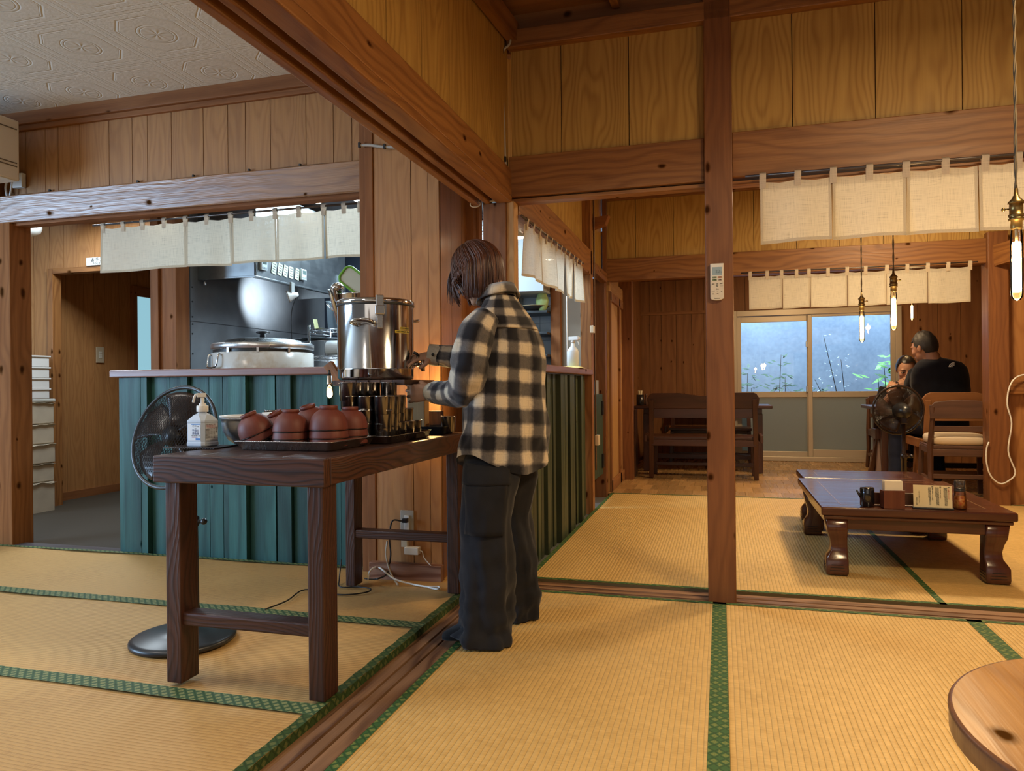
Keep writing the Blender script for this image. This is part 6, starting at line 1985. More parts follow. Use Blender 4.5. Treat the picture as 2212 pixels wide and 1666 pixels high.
# ================================================================== GARDEN PLANTS OUTSIDE THE WINDOW
LEAFG = plain('bright_leaf', (.16, .42, .07), .45, var=.3)
LEAFD = plain('dark_leaf', (.03, .075, .03), .5, var=.3)
BARK = plain('twig_bark', (.035, .03, .025), .8)
def leafy(label, loc, stems, leaf_m, seed, n, ls, spread, top):
    rng = random.Random(seed)
    t = thing('garden_shrub', label, 'shrub', loc)
    mb = MB()
    tips = []
    for (dx, dy, h) in stems:
        pts = smooth_path([(rng.uniform(-.03, .03), 0, 0), (dx * .4 + rng.uniform(-.03, .03), dy * .4, h * .5), (dx, dy, h)], 5)
        mb.tube(pts, [.009 - .006 * i / len(pts) for i in range(len(pts))], 5)
        tips += pts[len(pts) // 2:]
    mb.build('twig', BARK, t)
    mb = MB()
    for k in range(n):
        c = rng.choice(tips) + V((rng.gauss(0, spread), rng.gauss(0, spread * .6), rng.gauss(0, spread * .6) + top))
        a, e = rng.uniform(0, 2 * pi), rng.uniform(-.6, .5)
        d = V((cos(a) * cos(e), sin(a) * cos(e) * .5, sin(e))).normalized()
        s = d.cross(V((0, -.5, 1))).normalized() * ls * .22
        L = ls * rng.uniform(.7, 1.2)
        ids = [mb.pt(q) for q in (c, c + d * L * .45 + s, c + d * L, c + d * L * .45 - s)]
        mb.face(ids, [(0, 0), (1, 0), (1, 1), (0, 1)])
    mb.build('leaves', leaf_m, t, fix=False)
    return t


gz = -.0985
leafy('bright green leafy shrub at the side of the right window pane', (2.02, 10.15, gz), [(-.05, 0, 1.25), (.1, .05, 1.45), (-.12, 0, 1.1), (.02, 0, 1.55)], LEAFG, 3, 70, .17, .075, 0)
leafy('thin bare twigs with pale flowers behind the middle of the window', (1.50, 10.0, gz), [(-.25, 0, 1.65), (-.05, 0, 1.35), (-.35, .05, 1.1)], plain('pale_flower', (.55, .68, .72), .6), 5, 60, .035, .06, .02)
leafy('dark green shrub behind the lower part of the left window pane', (.80, 10.75, gz), [(-.1, 0, 1.0), (.05, 0, 1.15), (.12, 0, .95), (0, 0, 1.45)], LEAFD, 9, 120, .10, .06, 0)
leafy('small dark shrub at the corner of the left window pane', (.35, 10.5, gz), [(-.1, 0, 1.05), (.05, 0, 1.0), (.0, 0, 1.2)], LEAFD, 14, 90, .11, .09, 0)
leafy('low rounded shrub beside the middle window rail', (1.18, 10.2, gz), [(-.05, 0, .95), (.05, 0, 1.0), (0, 0, .9)], LEAFD, 17, 130, .09, .07, 0)
# ================================================================== PEOPLE
def organic(name, mb, mat, parent, voxel=.005, smooth=4, k=.5):
    o = mb.build(name, mat, parent)
    r = o.modifiers.new('remesh', 'REMESH'); r.mode = 'VOXEL'; r.voxel_size = voxel; r.use_smooth_shade = True
    s = o.modifiers.new('smooth', 'SMOOTH'); s.iterations = smooth; s.factor = k
    return o


def skin_mat(name, col):
    t = NT(name)
    n = t.noise(t.obj(), 25, 3)
    c = t.ramp(n, [(.3, tuple(x * .88 for x in col)), (.7, col)])
    t.bsdf(c, .45, 0, .4, None, Subsurface_Weight=.12, Subsurface_Radius=(.01, .004, .002))
    return t.m


def cloth_mat(name, col, sheen=.2):
    t = NT(name)
    o = t.obj()
    n = t.noise(o, 14, 4); f = t.noise(o, 700, 2)
    c = t.ramp(t.math('ADD', t.math('MULTIPLY', n, .7), t.math('MULTIPLY', f, .3)), [(.3, tuple(x * .7 for x in col)), (.7, tuple(x * 1.25 for x in col))])
    t.bsdf(c, .85, 0, .15, t.bump(t.math('ADD', n, t.math('MULTIPLY', f, .15)), .25, .006), Sheen_Weight=sheen)
    return t.m


def plaid_mat():
    t = NT('plaid_flannel')
    u, v = t.uvs()
    P = .104
    def band(x, off):
        s = t.math('SINE', t.math('MULTIPLY', t.math('ADD', x, off), 2 * pi / P))
        return t.math('MULTIPLY_ADD', s, 1.15, .60, clamp=True), s
    nz = t.noise(t.vec(u, v), 60, 3)
    wob = t.math('MULTIPLY', t.math('SUBTRACT', nz, .5), .012)
    su, ru = band(t.math('ADD', u, wob), .03)
    sv, rv = band(t.math('ADD', v, wob), .0)
    mix = t.math('MULTIPLY', t.math('ADD', su, sv), .5)
    tw = t.noise(t.vec(t.math('MULTIPLY', t.math('ADD', u, v), 900), t.math('MULTIPLY', t.math('SUBTRACT', u, v), 60)), 1, 2)
    mix = t.math('ADD', mix, t.math('MULTIPLY', t.math('SUBTRACT', tw, .5), .32))
    col = t.ramp(mix, [(.02, (.60, .51, .38)), (.30, (.27, .235, .20)), (.52, (.085, .078, .078)), (.92, (.010, .010, .014))])
    lu = t.math('LESS_THAN', t.math('ABSOLUTE', t.math('SUBTRACT', ru, -.72)), .05)
    lv = t.math('LESS_THAN', t.math('ABSOLUTE', t.math('SUBTRACT', rv, -.72)), .05)
    ln = t.math('MULTIPLY', t.math('MAXIMUM', lu, lv), .16)
    col = t.mix(ln, col, (.10, .09, .085))
    n2 = t.noise(t.vec(u, v), 9, 3)
    t.bsdf(col, .9, 0, .1, t.bump(t.math('ADD', n2, t.math('MULTIPLY', tw, .1)), .3, .008), Sheen_Weight=.25)
    return t.m


def hair_mat(name, col):
    t = NT(name)
    rn = t.rnd()
    c = t.mix(rn, tuple(x * .55 for x in col), tuple(x * 1.5 for x in col))
    t.bsdf(c, .36, 0, .55)
    return t.m


def hand(mb, wrist, d, pn, thumb_side, curl, sc=1.0, spread=.10, thumb=(.5, .35)):
    """palm + four bent fingers + thumb. d: forearm->fingers, pn: palm normal (the way the fingers curl)"""
    w, d, pn = V(wrist), V(d).normalized(), V(pn)
    pn = (pn - d * pn.dot(d)).normalized()
    s = d.cross(pn).normalized() * thumb_side   # towards the thumb
    P = lambda a, b, c: w + d * (a * sc) + s * (b * sc) + pn * (c * sc)
    rings = []
    for a, hw, th in ((-.03, .024, .019), (0, .026, .018), (.03, .036, .016), (.06, .040, .014), (.085, .039, .012), (.095, .034, .009)):
        rings.append([P(a, hw * cos(q) * (1.0), th * sin(q)) for q in [2 * pi * j / 14 for j in range(14)]])
    mb.loft(rings)
    for i, (off, L, r) in enumerate(((.0315, .072, .0086), (.0105, .080, .0088), (-.0105, .074, .0084), (-.031, .058, .0074))):
        base = P(.072, off, -.002)
        dr = (d + s * (off / .03 * spread)).normalized()
        ang = 0
        pts = [base, P(.088, off * 1.02, 0)]
        c1, c2, c3 = curl[i]
        p = pts[-1]
        for seg, c in ((.46, c1), (.30, c2), (.24, c3)):
            ang += c
            p = p + (dr * cos(ang) + pn * sin(ang)) * (L * seg * sc)
            pts.append(p)
        mb.tube(smooth_path(pts, 3), [r * sc * (1 - .25 * k / (len(pts) * 3 - 3)) for k in range((len(pts) - 1) * 3 + 1)], 8)
        mb.ball(pts[-1], r * sc * .8, 8, 6)
    tb = P(.022, .024, .006)
    a, c = thumb
    p1 = P(.022 + .036 * cos(a), .024 + .030 * sin(a), .010 + .018 * c * 2)
    p2 = P(.048 + .026 * cos(a), .029 + .025 * sin(a), .018 + .040 * c * 2)
    p3 = P(.064 + .024 * cos(a), .026 + .018 * sin(a), .024 + .050 * c * 2)
    mb.tube(smooth_path([P(.005, .014, .004), tb, p1, p2, p3], 3), [.013 * sc, .0135 * sc, .0135 * sc, .013 * sc, .0125 * sc, .012 * sc, .0115 * sc, .011 * sc, .0105 * sc, .010 * sc, .0095 * sc, .009 * sc, .008 * sc], 8)


class Head:
    def __init__(s, c, fwd, sc=1.0):
        s.c, s.sc = V(c), sc
        s.f = V(fwd).normalized()
        s.l = V((-s.f.y, s.f.x, 0)).normalized()
        s.u = s.f.cross(s.l)
        s.R = Matrix((s.f, s.l, s.u)).transposed()

    def p(s, f, l, u): return s.c + (s.f * f + s.l * l + s.u * u) * s.sc

    def skull(s, mb, male=False):
        b = lambda q, r, n=18, m=12: mb.ball(s.p(*q), tuple(x * s.sc for x in r), n, m, R=s.R)
        b((0, 0, .018), (.094, .075, .098), 28, 20)
        b((.030, 0, -.045), (.058, .060, .062))
        b((.058, 0, -.070), (.030, .034, .032))
        b((.074, 0, -.090), (.017, .022, .015))
        for q in (-1, 1):
            b((.060, q * .038, -.022), (.028, .026, .026))
            b((.082, q * .030, .026), (.012, .024, .009))
            b((-.004, q * .076, -.008), (.018, .008, .030))
            b((.082, q * .030, .002), (.010, .016, .010))
        mb.tube([s.p(.086, 0, .020), s.p(.098, 0, .0), s.p(.110, 0, -.022), s.p(.100, 0, -.030)], [.006 * s.sc, .0078 * s.sc, .0105 * s.sc, .007 * s.sc], 8)
        for q in (-1, 1): b((.098, q * .010, -.026), (.009, .008, .007), 10, 8)
        b((.090, 0, -.048), (.012, .022, .006)); b((.088, 0, -.060), (.012, .019, .006))

    def face(s, parent, lipcol=(.36, .12, .10)):
        """eyes, brows and lips as small parts"""
        o = parent.matrix_world.translation if False else V(parent.location)
        for q in (-1, 1):
            mb = MB(Matrix.Translation(-o)); mb.ball(s.p(.0865, q * .030, .001), tuple(x * s.sc for x in (.0075, .013, .0055)), 12, 8, R=s.R); mb.build('eye', plain('eye_white', (.55, .50, .45), .2), parent)
            mb = MB(Matrix.Translation(-o)); mb.ball(s.p(.0925, q * .030, .0005), tuple(x * s.sc for x in (.0025, .0055, .0052)), 10, 8, R=s.R); mb.build('iris', plain('iris_dark', (.015, .008, .005), .15), parent)
            mb = MB(Matrix.Translation(-o)); mb.tube([s.p(.091, q * .014, .006), s.p(.0945, q * .030, .0085), s.p(.085, q * .046, .005)], .0022 * s.sc, 6); mb.build('eyelash', plain('lash_dark', (.012, .008, .006), .6), parent)
            mb = MB(Matrix.Translation(-o)); mb.tube([s.p(.094, q * .012, .024), s.p(.0955, q * .030, .030), s.p(.082, q * .050, .024)], [.003 * s.sc, .0032 * s.sc, .0018 * s.sc], 6); mb.build('eyebrow', plain('brow_dark', (.03, .018, .012), .7), parent)
        mb = MB(Matrix.Translation(-o)); mb.tube([s.p(.091, -.021, -.0545), s.p(.1015, -.007, -.050), s.p(.1005, 0, -.052), s.p(.1015, .007, -.050), s.p(.091, .021, -.0545)], .0042 * s.sc, 8); mb.tube([s.p(.090, -.019, -.056), s.p(.099, 0, -.0605), s.p(.090, .019, -.056)], .0045 * s.sc, 8)
        mb.build('lips', plain('lips_%d' % int(lipcol[0] * 100), lipcol, .4), parent)


def folds(p, k, amt, seed):
    return amt * noise.noise(V((p[0] * k + seed, p[1] * k, p[2] * k * .55)))


# ------------------------------------------------------------------ woman at the urn
WF = V((-.883, .469, 0)); WL = V((-.469, -.883, 0)); UP = V((0, 0, 1))
wm = thing('person', 'woman in plaid shirt and wide black trousers filling a cup at the urn', 'person', (-.85, 2.76, 0))
W0 = Matrix.Translation(-V(wm.location))
PLAID = plaid_mat()
TROU = cloth_mat('black_trousers', (.017, .018, .023), .12)
SKIN = skin_mat('skin_light', (.52, .30, .20))
TY = 2.78
def tc(px, py): return at(px, py, Y=TY)
# torso of the shirt: (picture row, left edge, right edge)
rows = [(1003, 1002, 1181), (975, 1003, 1182), (940, 1007, 1180), (900, 1011, 1178), (860, 1013, 1176), (820, 1014, 1174), (780, 1018, 1172), (745, 1022, 1167), (715, 1028, 1157), (690, 1034, 1143), (668, 1042, 1128), (652, 1050, 1116), (640, 1058, 1108)]
def torso_ring(py, xa, xb, n=64, seed=0, grow=0.0, fold=.010):
    a, b = tc(xa, py), tc(xb, py)
    c = (a + b) / 2
    hw = (b - a).length / 2
    A = hw / .838 + grow; B = A * .66 + grow * .3
    z = c.z
    ring = []
    for j in range(n):
        q = 2 * pi * j / n           # 0 = front (WF), pi/2 = her left (WL)
        e = .86
        x, y = cos(q), sin(q)
        x = math.copysign(abs(x) ** e, x); y = math.copysign(abs(y) ** e, y)
        p = c + WF * (B * x) + WL * (A * y)
        lowness = max(0, min(1, (z - .62) / .5))
        k = fold * (1.2 - .8 * lowness)
        rad = (p - c).normalized()
        p = p + rad * (folds((q * 1.3 if q < pi else (2 * pi - q) * 1.3 + 9, z * 4.5, 0), 1.1, k * 1.6, 3 + seed) + folds((q * 4, z * 9, 0), 1, k * .7, 8))
        p.z = z
        ring.append(p)
    return ring
fine = []
for r0, r1 in zip(rows, rows[1:]):
    for k in range(4): fine.append(tuple(r0[i] + (r1[i] - r0[i]) * k / 4 for i in range(3)))
fine.append(rows[-1])
rr_ = [torso_ring(*r, n=96, fold=.012) for r in fine]
n = 96
zh = rr_[0][0].z
for i, r in enumerate(rr_):
    h = r[0].z - zh
    for j, p in enumerate(r):
        q = 2 * pi * j / n
        lo = max(0, 1 - h / .14)
        # shirt tail: low front and back, high at the sides
        rad = (p - sum(r, V()) / n); rad.z = 0; rad.normalize()
        # drag lines from the raised arm and draping folds towards the hem
        d = .010 * noise.noise(V((q * 2.2 + h * 2.5, h * 5.0, 4.0))) + .0055 * noise.noise(V((q * 5 - h * 9, h * 16, 9.0))) + .004 * sin(q * 9 + h * 7) * lo
        p += rad * (d * min(1, (.74 - h) / .12))
zb = [[p.z for p in r] for r in rr_]
for i, r in enumerate(rr_):
    h = zb[i][0] - zh
    lo = max(0, 1 - h / .14)
    for j, p in enumerate(r):
        p.z -= (.040 * cos(2 * (2 * pi * j / n)) - .012) * lo
mb = MB(W0)
# plaid runs: u = angle * girth, v = height
ids = [[mb.pt(p) for p in r] for r in rr_]
for i in range(len(rr_) - 1):
    for j in range(n):
        k = (j + 1) % n
        uvq = lambda jj, ii, J=j: ((jj if jj else (n if J == n - 1 else 0)) / n * 1.04 + .055, rr_[ii][jj].z + .018 - .05 * sin(2 * pi * jj / n) * .3)
        mb.face((ids[i][j], ids[i][k], ids[i + 1][k], ids[i + 1][j]), [uvq(j, i), uvq(k, i), uvq(k, i + 1), uvq(j, i + 1)], 0, True)
shirt = mb.build('shirt', PLAID, wm, fix=True, sub=1)
n = 64
# yoke over the shoulders, plaid turned
yo = [torso_ring(*r, grow=.004) for r in rows[8:]]
mb = MB(W0)
sel = [j for j in range(n + 1)]
j0, j1 = int(n * .22), int(n * .80)
ids = [[mb.pt(r[j % n] + UP * .002) for j in range(j0, j1 + 1)] for r in yo]
for i in range(len(yo) - 1):
    for j in range(j1 - j0):
        q = [(j, i), (j + 1, i), (j + 1, i + 1), (j, i + 1)]
        mb.face([ids[b][a] for a, b in q], [((a + j0) / n * .75 + .02, .95 + (yo[b][0].z - 1.2) * 1.6) for a, b in q], 0, True)
mb.build('yoke', PLAID, wm, fix=False, sub=1, solid=.003)
# collar
nc = tc(1081, 640)
mb = MB(W0)
def colring(r, z, tilt=.25, fl=1.0):
    out = []
    for j in range(40):
        q = 2 * pi * j / 40
        p = nc + WF * (r * .95 * cos(q) + .012) + WL * (r * 1.02 * sin(q) * fl)
        p.z = nc.z + z + tilt * (-.0 - r * cos(q)) * 1.0
        out.append(p)
    return out
mb.loft([colring(.070, -.012), colring(.064, .022), colring(.066, .034), colring(.078, .012), colring(.088, -.012)], caps=(False, False), uvs=(1, 1))
mb.build('collar', PLAID, wm, fix=False, solid=.003)

# sleeves
def sleeve(pts, rad, name, seed, u0=0.0, parent=wm):
    P = smooth_path(pts, 10)
    m = len(P) - 1
    R_ = []
    for i in range(m + 1):
        t = i / m * (len(rad) - 1)
        a = int(min(t, len(rad) - 2)); R_.append(rad[a] + (rad[a + 1] - rad[a]) * (t - a))
    mb = MB(W0)
    N = 32
    x = None
    rings = []
    L = 0
    vs = []
    for i, p in enumerate(P):
        tg = (P[min(i + 1, m)] - P[max(i - 1, 0)]).normalized()
        if x is None: x = (WF - tg * WF.dot(tg)).normalized()
        x = (x - tg * x.dot(tg)).normalized(); y = tg.cross(x)
        if i: L += (p - P[i - 1]).length
        vs.append(L)
        rg = []
        for j in range(N):
            q = 2 * pi * j / N
            r = R_[i] * (1 + .12 * noise.noise(V((cos(q) * 1.6 + seed, sin(q) * 1.6, L * 15))) + .11 * noise.noise(V((cos(q) * 2 + seed, sin(q) * 2, L * 40))) * min(1, L * 4))
            rg.append(p + x * (r * cos(q)) + y * (r * sin(q)))
        rings.append(rg)
    ids = [[mb.pt(p) for p in r] for r in rings]
    for i in range(m):
        for j in range(N):
            k = (j + 1) % N
            uu = lambda jj: jj / N * .42 + u0
            mb.face((ids[i][j], ids[i][k], ids[i + 1][k], ids[i + 1][j]), [(uu(j), vs[i] + u0), (uu(j + 1), vs[i] + u0), (uu(j + 1), vs[i + 1] + u0), (uu(j), vs[i + 1] + u0)], 0, True)
    mb.face(ids[0][::-1], [(0, 0)] * N); 
    return mb.build(name, PLAID, parent, sub=1), P


SLp = [at(1052, 682, Y=2.66), at(1032, 715, Y=2.62), at(1020, 760, Y=2.605), at(1012, 808, Y=2.60), at(1002, 842, Y=2.66), at(968, 850, Y=2.76), at(940, 848, Y=2.84)]
slv, _ = sleeve(SLp, [.050, .066, .074, .074, .066, .052, .044], 'sleeve', 2.0, .03)
cuffd = (SLp[-1] - SLp[-2]).normalized()
SRp = [at(1100, 690, Y=2.93), at(1070, 735, Y=3.00), at(1020, 775, Y=3.05), at(975, 772, Y=3.04), at(945, 768, Y=3.03)]
sleeve(SRp, [.055, .066, .060, .050, .044], 'sleeve', 7.0, .09)
CUFF = plain('cuff_cream', (.50, .44, .34), .85, var=.15, scale=80)
def cuff(p, d, r0, r1, L, nm):
    q_ = d.to_track_quat('Z', 'Y').to_matrix()
    mb = MB(W0); mb.lathe([(r0, 0), (r0 + .003, .01), (r1, L), (r1 - .004, L + .001), (r0 - .006, .006)], p, 28, q_, caps=(False, False)); return mb.build(nm, CUFF, wm)
cL = cuff(SLp[-1] - cuffd * .018, cuffd, .045, .040, .055, 'cuff')
dR = (SRp[-1] - SRp[-2]).normalized()
cR = cuff(SRp[-1] - dR * .012, dR, .045, .046, .050, 'cuff')
b = at(935, 766, Y=2.975)
mb = MB(W0); mb.lathe([(.001, .003), (.006, .003), (.007, 0)], b, 14, Rx(pi / 2) @ Matrix.Identity(3)); mb.build('cuff_button', plain('button_black', (.01, .01, .01), .3), wm)

# trousers
def leg_fn(rows, Yf, ax, ay, seed):
    """rows: (picture row, centre x, half width px); returns P(angle, t)"""
    cs = []
    for py, cx, hw in rows:
        y = Yf(py)
        c = at(cx, py, Y=y); e = at(cx + hw, py, Y=y)
        cs.append((c, (e - c).length))
    def P(q, t, grow=0.0):
        s = t * (len(cs) - 1); i = min(int(s), len(cs) - 2); k = s - i
        k2 = k * k * (3 - 2 * k)
        c = cs[i][0].lerp(cs[i + 1][0], k); r = cs[i][1] + (cs[i + 1][1] - cs[i][1]) * k2
        rad = V((cos(q) * -1, 0, 0)) * (r * ax) + V((0, -1, 0)) * (r * ay * sin(q))
        nrm = rad.normalized()
        low = max(0, t - .45) * 1.8
        f = folds((cos(q) * 1.5, sin(q) * 1.5, c.z * 5), 1.4, .018, seed) + folds((cos(q) * 2.5, sin(q) * 2.5, c.z * 12), 1.5, .016 * (.5 + low), seed + 5)
        f += .007 * low * sin(q * 5 + seed + c.z * 6) + .012 * noise.noise(V((cos(q) * 1.6 + seed, sin(q) * 1.6, c.z * 24))) * (.25 + low)
        return c + rad + nrm * (f + grow)
    return P
near_rows = [(968, 1070, 40), (990, 1060, 50), (1030, 1061, 56), (1087, 1054, 53), (1140, 1053, 53), (1197, 1054, 55), (1250, 1051, 54), (1306, 1047, 52), (1350, 1045, 53), (1386, 1046, 57)]
far_rows = [(968, 1105, 36), (990, 1110, 42), (1025, 1112, 46), (1103, 1102, 42), (1150, 1106, 47), (1200, 1108, 47), (1250, 1112, 47), (1300, 1116, 46), (1335, 1110, 45)]
legN = leg_fn(near_rows, lambda py: 2.715 - .095 * min(1, max(0, (py - 968) / 150)), 1.0, .92, 1.0)
legF = leg_fn(far_rows, lambda py: 2.84 + .09 * min(1, max(0, (py - 968) / 150)), 1.0, .95, 4.0)
for nm, P in (('trouser_leg', legN), ('trouser_leg', legF)):
    mb = MB(W0)
    N, Mv = 40, 60
    rings = []
    for i in range(Mv + 1):
        t = i / Mv
        rg = []
        for j in range(N):
            q = 2 * pi * j / N
            p = P(q, t)
            if t > .9 and P is legN: p = p + V((-.02, 0, .030)) * ((t - .9) * 10) * max(0, cos(q)) ** 1.5
            p.z = max(p.z, .006)
            rg.append(p)
        rings.append(rg)
    mb.loft(rings, caps=(True, False))
    mb.build(nm, TROU, wm, solid=.003)
mb = MB(W0)
hip = [torso_ring(py, xa, xb, 48, 2, -.020, .004) for py, xa, xb in ((1010, 1012, 1172), (985, 1012, 1174), (950, 1015, 1170), (915, 1020, 1165))]
mb.loft(hip); mb.build('trouser_seat', TROU, wm)
POCK = cloth_mat('pocket_black', (.014, .014, .017), .08)
def patch(t0, t1, q0, q1, g, nm):
    mb = MB(W0); mb.grid(lambda u, v: legN(q0 + (q1 - q0) * u, t0 + (t1 - t0) * v, g + .004 * sin(pi * u)), 14, 10); return mb.build(nm, POCK, wm, fix=False, solid=.004)
patch(.13, .245, .75, 2.55, .010, 'pocket_flap')
patch(.24, .46, .85, 2.45, .007, 'cargo_pocket')

# feet in socks
SOCK = cloth_mat('black_sock', (.008, .008, .010), .1)
def foot(heel, toe, nm, parent, mat, h=.07):
    heel, toe = V(heel), V(toe)
    d = (toe - heel); L = d.length; d.normalize(); s = V((-d.y, d.x, 0))
    mb = MB(W0 if parent is wm else Matrix.Translation(-V(parent.location)))
    rings = []
    for a, w, hh, z in ((0.0, .018, .030, .032), (.02, .030, .045, .045), (.10, .034, .050, .055), (.25, .036, .045, .052), (.5, .041, .034, .037), (.75, .046, .026, .028), (.92, .038, .020, .022), (1.0, .014, .012, .015)):
        c = heel + d * (a * L)
        rings.append([c + s * (w * cos(q)) + UP * max(.003, z + hh * sin(q)) for q in [2 * pi * j / 20 for j in range(20)]])
    mb.loft(rings)
    return mb.build(nm, mat, parent, sub=1)
foot(at(1092, 1386, Z=0), at(954, 1384, Z=0), 'sock', wm, SOCK)
foot(at(1150, 1334, Z=0), at(1035, 1334, Z=0), 'sock', wm, SOCK)

# body: one continuous surface with head, neck, arms, hands, legs
hd_ = Head(at(1034, 591, Y=2.80), (-.819, .215, -.50), .98)
mb = MB(W0)
hd_.skull(mb)
neck_b = tc(1080, 655) + UP * -.01
mb.tube([hd_.p(-.020, 0, -.02), hd_.p(-.022, 0, -.07), neck_b + WF * .01, neck_b + UP * -.06], [.052, .050, .052, .060], 18)
for py, xa, xb in rows[2:11:2]: pass
mb.loft([torso_ring(py, xa, xb, 32, 0, -.028, 0) for py, xa, xb in rows[1:12]])
aL = SLp[:-1] + [SLp[-1] + cuffd * .02]
mb.tube(smooth_path(aL, 4), .034, 12)
aR = SRp[:-1] + [SRp[-1] + dR * .02]
mb.tube(smooth_path(aR, 4), .034, 12)
for P, a, b_ in ((legN, .05, .97), (legF, .05, .95)):
    cc_ = [(P(0, t) + P(pi, t)) / 2 for t in (a, .3, .6, .8, b_)]
    mb.tube(cc_, [.05, .042, .036, .034, .032], 14)
vA = V((-.272, .962, 0))
wl = SLp[-1] + cuffd * .040
hl_d = V((-.95, .06, -.05)).normalized()
cupw = wl + hl_d * .062 + vA * .050
hand(mb, wl, hl_d, vA + V((.10, 0, 0)), 1 if hl_d.cross(vA).z > 0 else -1, [(.40, 1.25, .9), (.45, 1.3, .9), (.5, 1.3, .9), (.6, 1.3, .9)], 1.0, .18, (.6, .4))
wr = SRp[-1] + dR * .026
lev = at(890, 776, Y=2.975)
hand(mb, wr, (lev - wr), V((-.1, .35, -1)), 1, [(.35, .45, .3), (.45, .5, .3), (.55, .6, .4), (.65, .7, .4)], .95, .14, (1.0, .12))
body = organic('body', mb, SKIN, wm, .0034, 2)
hd_.face(wm)

# hair: chin-length bob, falling forward as she looks down
HAIR = hair_mat('brown_hair', (.085, .030, .016))
def hair_path(az, t, out=0.0, length=.115, flick=0.0, part=.0):
    """az from front towards her left"""
    rF, rL, rU = .107 + out, .092 + out, .114 + out
    if t < .5:
        ph = radians(4 + 88 * (t / .5))
        return hd_.p(-.006 + rF * sin(ph) * cos(az), rL * sin(ph) * sin(az), .022 + rU * cos(ph))
    e = hair_path(az, .4999, out)
    k = (t - .5) / .5
    o2 = (e - hd_.c); o2.z = 0
    o2 = o2.normalized() if o2.length > 1e-4 else V((1, 0, 0))
    return e + UP * (-length * k) + o2 * (.012 * sin(k * pi) - .016 * k * k + flick * k ** 3)
def hlen(az):
    c = cos(az)
    # longer path at the front because the head is tipped
    e = hair_path(az, .4999)
    target = 1.305 + .012 * noise.noise(V((az * 2, 1, 0)))
    if c > .3: target = 1.292
    if c < -.3: target = 1.304
    return max(.03, e.z - target)
mb = MB(W0)
rows_ = []
for i in range(22):
    t = i / 21
    a0 = radians(10 + 80 * min(1, max(0, (t - .50) / .14)))
    a1 = radians(335)
    rows_.append([hair_path(a, t, -.004, hlen(a), .02 if cos(a) < -.2 else 0) for a in [a0 + (a1 - a0) * q / 44 for q in range(45)]])
mb.loft(rows_, closed=False)
cap = mb.build('hair', HAIR, wm, fix=False, solid=.004)
rng = random.Random(4)
mb = MB(W0)
for k in range(1150):
    az = rng.uniform(radians(14), radians(330))
    L = hlen(az) * rng.uniform(.82, 1.10)
    front = az < radians(88)
    if front: L = rng.uniform(.05, .10) if az < radians(36) else rng.uniform(.008, .05)
    out = rng.uniform(-.004, .006)
    fl_ = rng.uniform(.0, .035) if cos(az) < -.1 else (0 if front else rng.uniform(-.01, .008))
    ph = rng.uniform(.0, .35)
    w = rng.uniform(-.10, .10)
    pts = [hair_path(az + w * (t - .5) * .6, t, out, L, fl_) for t in [ph + (1 - ph) * q / 10 for q in range(11)]]
    r = rng.uniform(.0011, .0025)
    t0 = len(mb.f)
    mb.tube(pts, [r * .8] + [r] * 7 + [r * .8, r * .5, r * .15], 4)
    rv = rng.random()
    for q in range(t0, len(mb.f)): mb.rn[q] = rv
# loose locks hanging in front of the face
for (az0, az1, px2, py2, yy, nn) in ((4, 22, 974, 660, 2.80, 22), (30, 52, 999, 652, 2.735, 16), (-30, 0, 982, 644, 2.86, 16)):
    for k in range(nn):
        az = radians(rng.uniform(az0, az1))
        b_ = at(px2 + rng.uniform(-8, 8), py2 + rng.uniform(-30, 3), Y=yy + rng.uniform(-.01, .01))
        top = [hair_path(az, q, .002, .1) for q in (.08, .16, .24, .31)]
        e = top[-1]
        m1, m2 = e.lerp(b_, .35), e.lerp(b_, .7)
        ow = (e - hd_.c); ow.z = 0; ow = ow.normalized()
        pts = smooth_path(top + [m1 + ow * .012, m2 + ow * .006, b_], 3)
        t0 = len(mb.f)
        m_ = len(pts)
        mb.tube(pts, [.0024 * (1 - (q / m_) ** 3 * .8) for q in range(m_)], 4)
        rv = rng.random()
        for q in range(t0, len(mb.f)): mb.rn[q] = rv
st_ = mb.build('hair_strands', HAIR, wm, fix=False)
st_['kind'] = 'stuff'
# the cup she fills
cup('steel tumbler in the hand of the woman under the urn tap', (cupw.x, cupw.y, wl.z - .036), 'single tumblers')


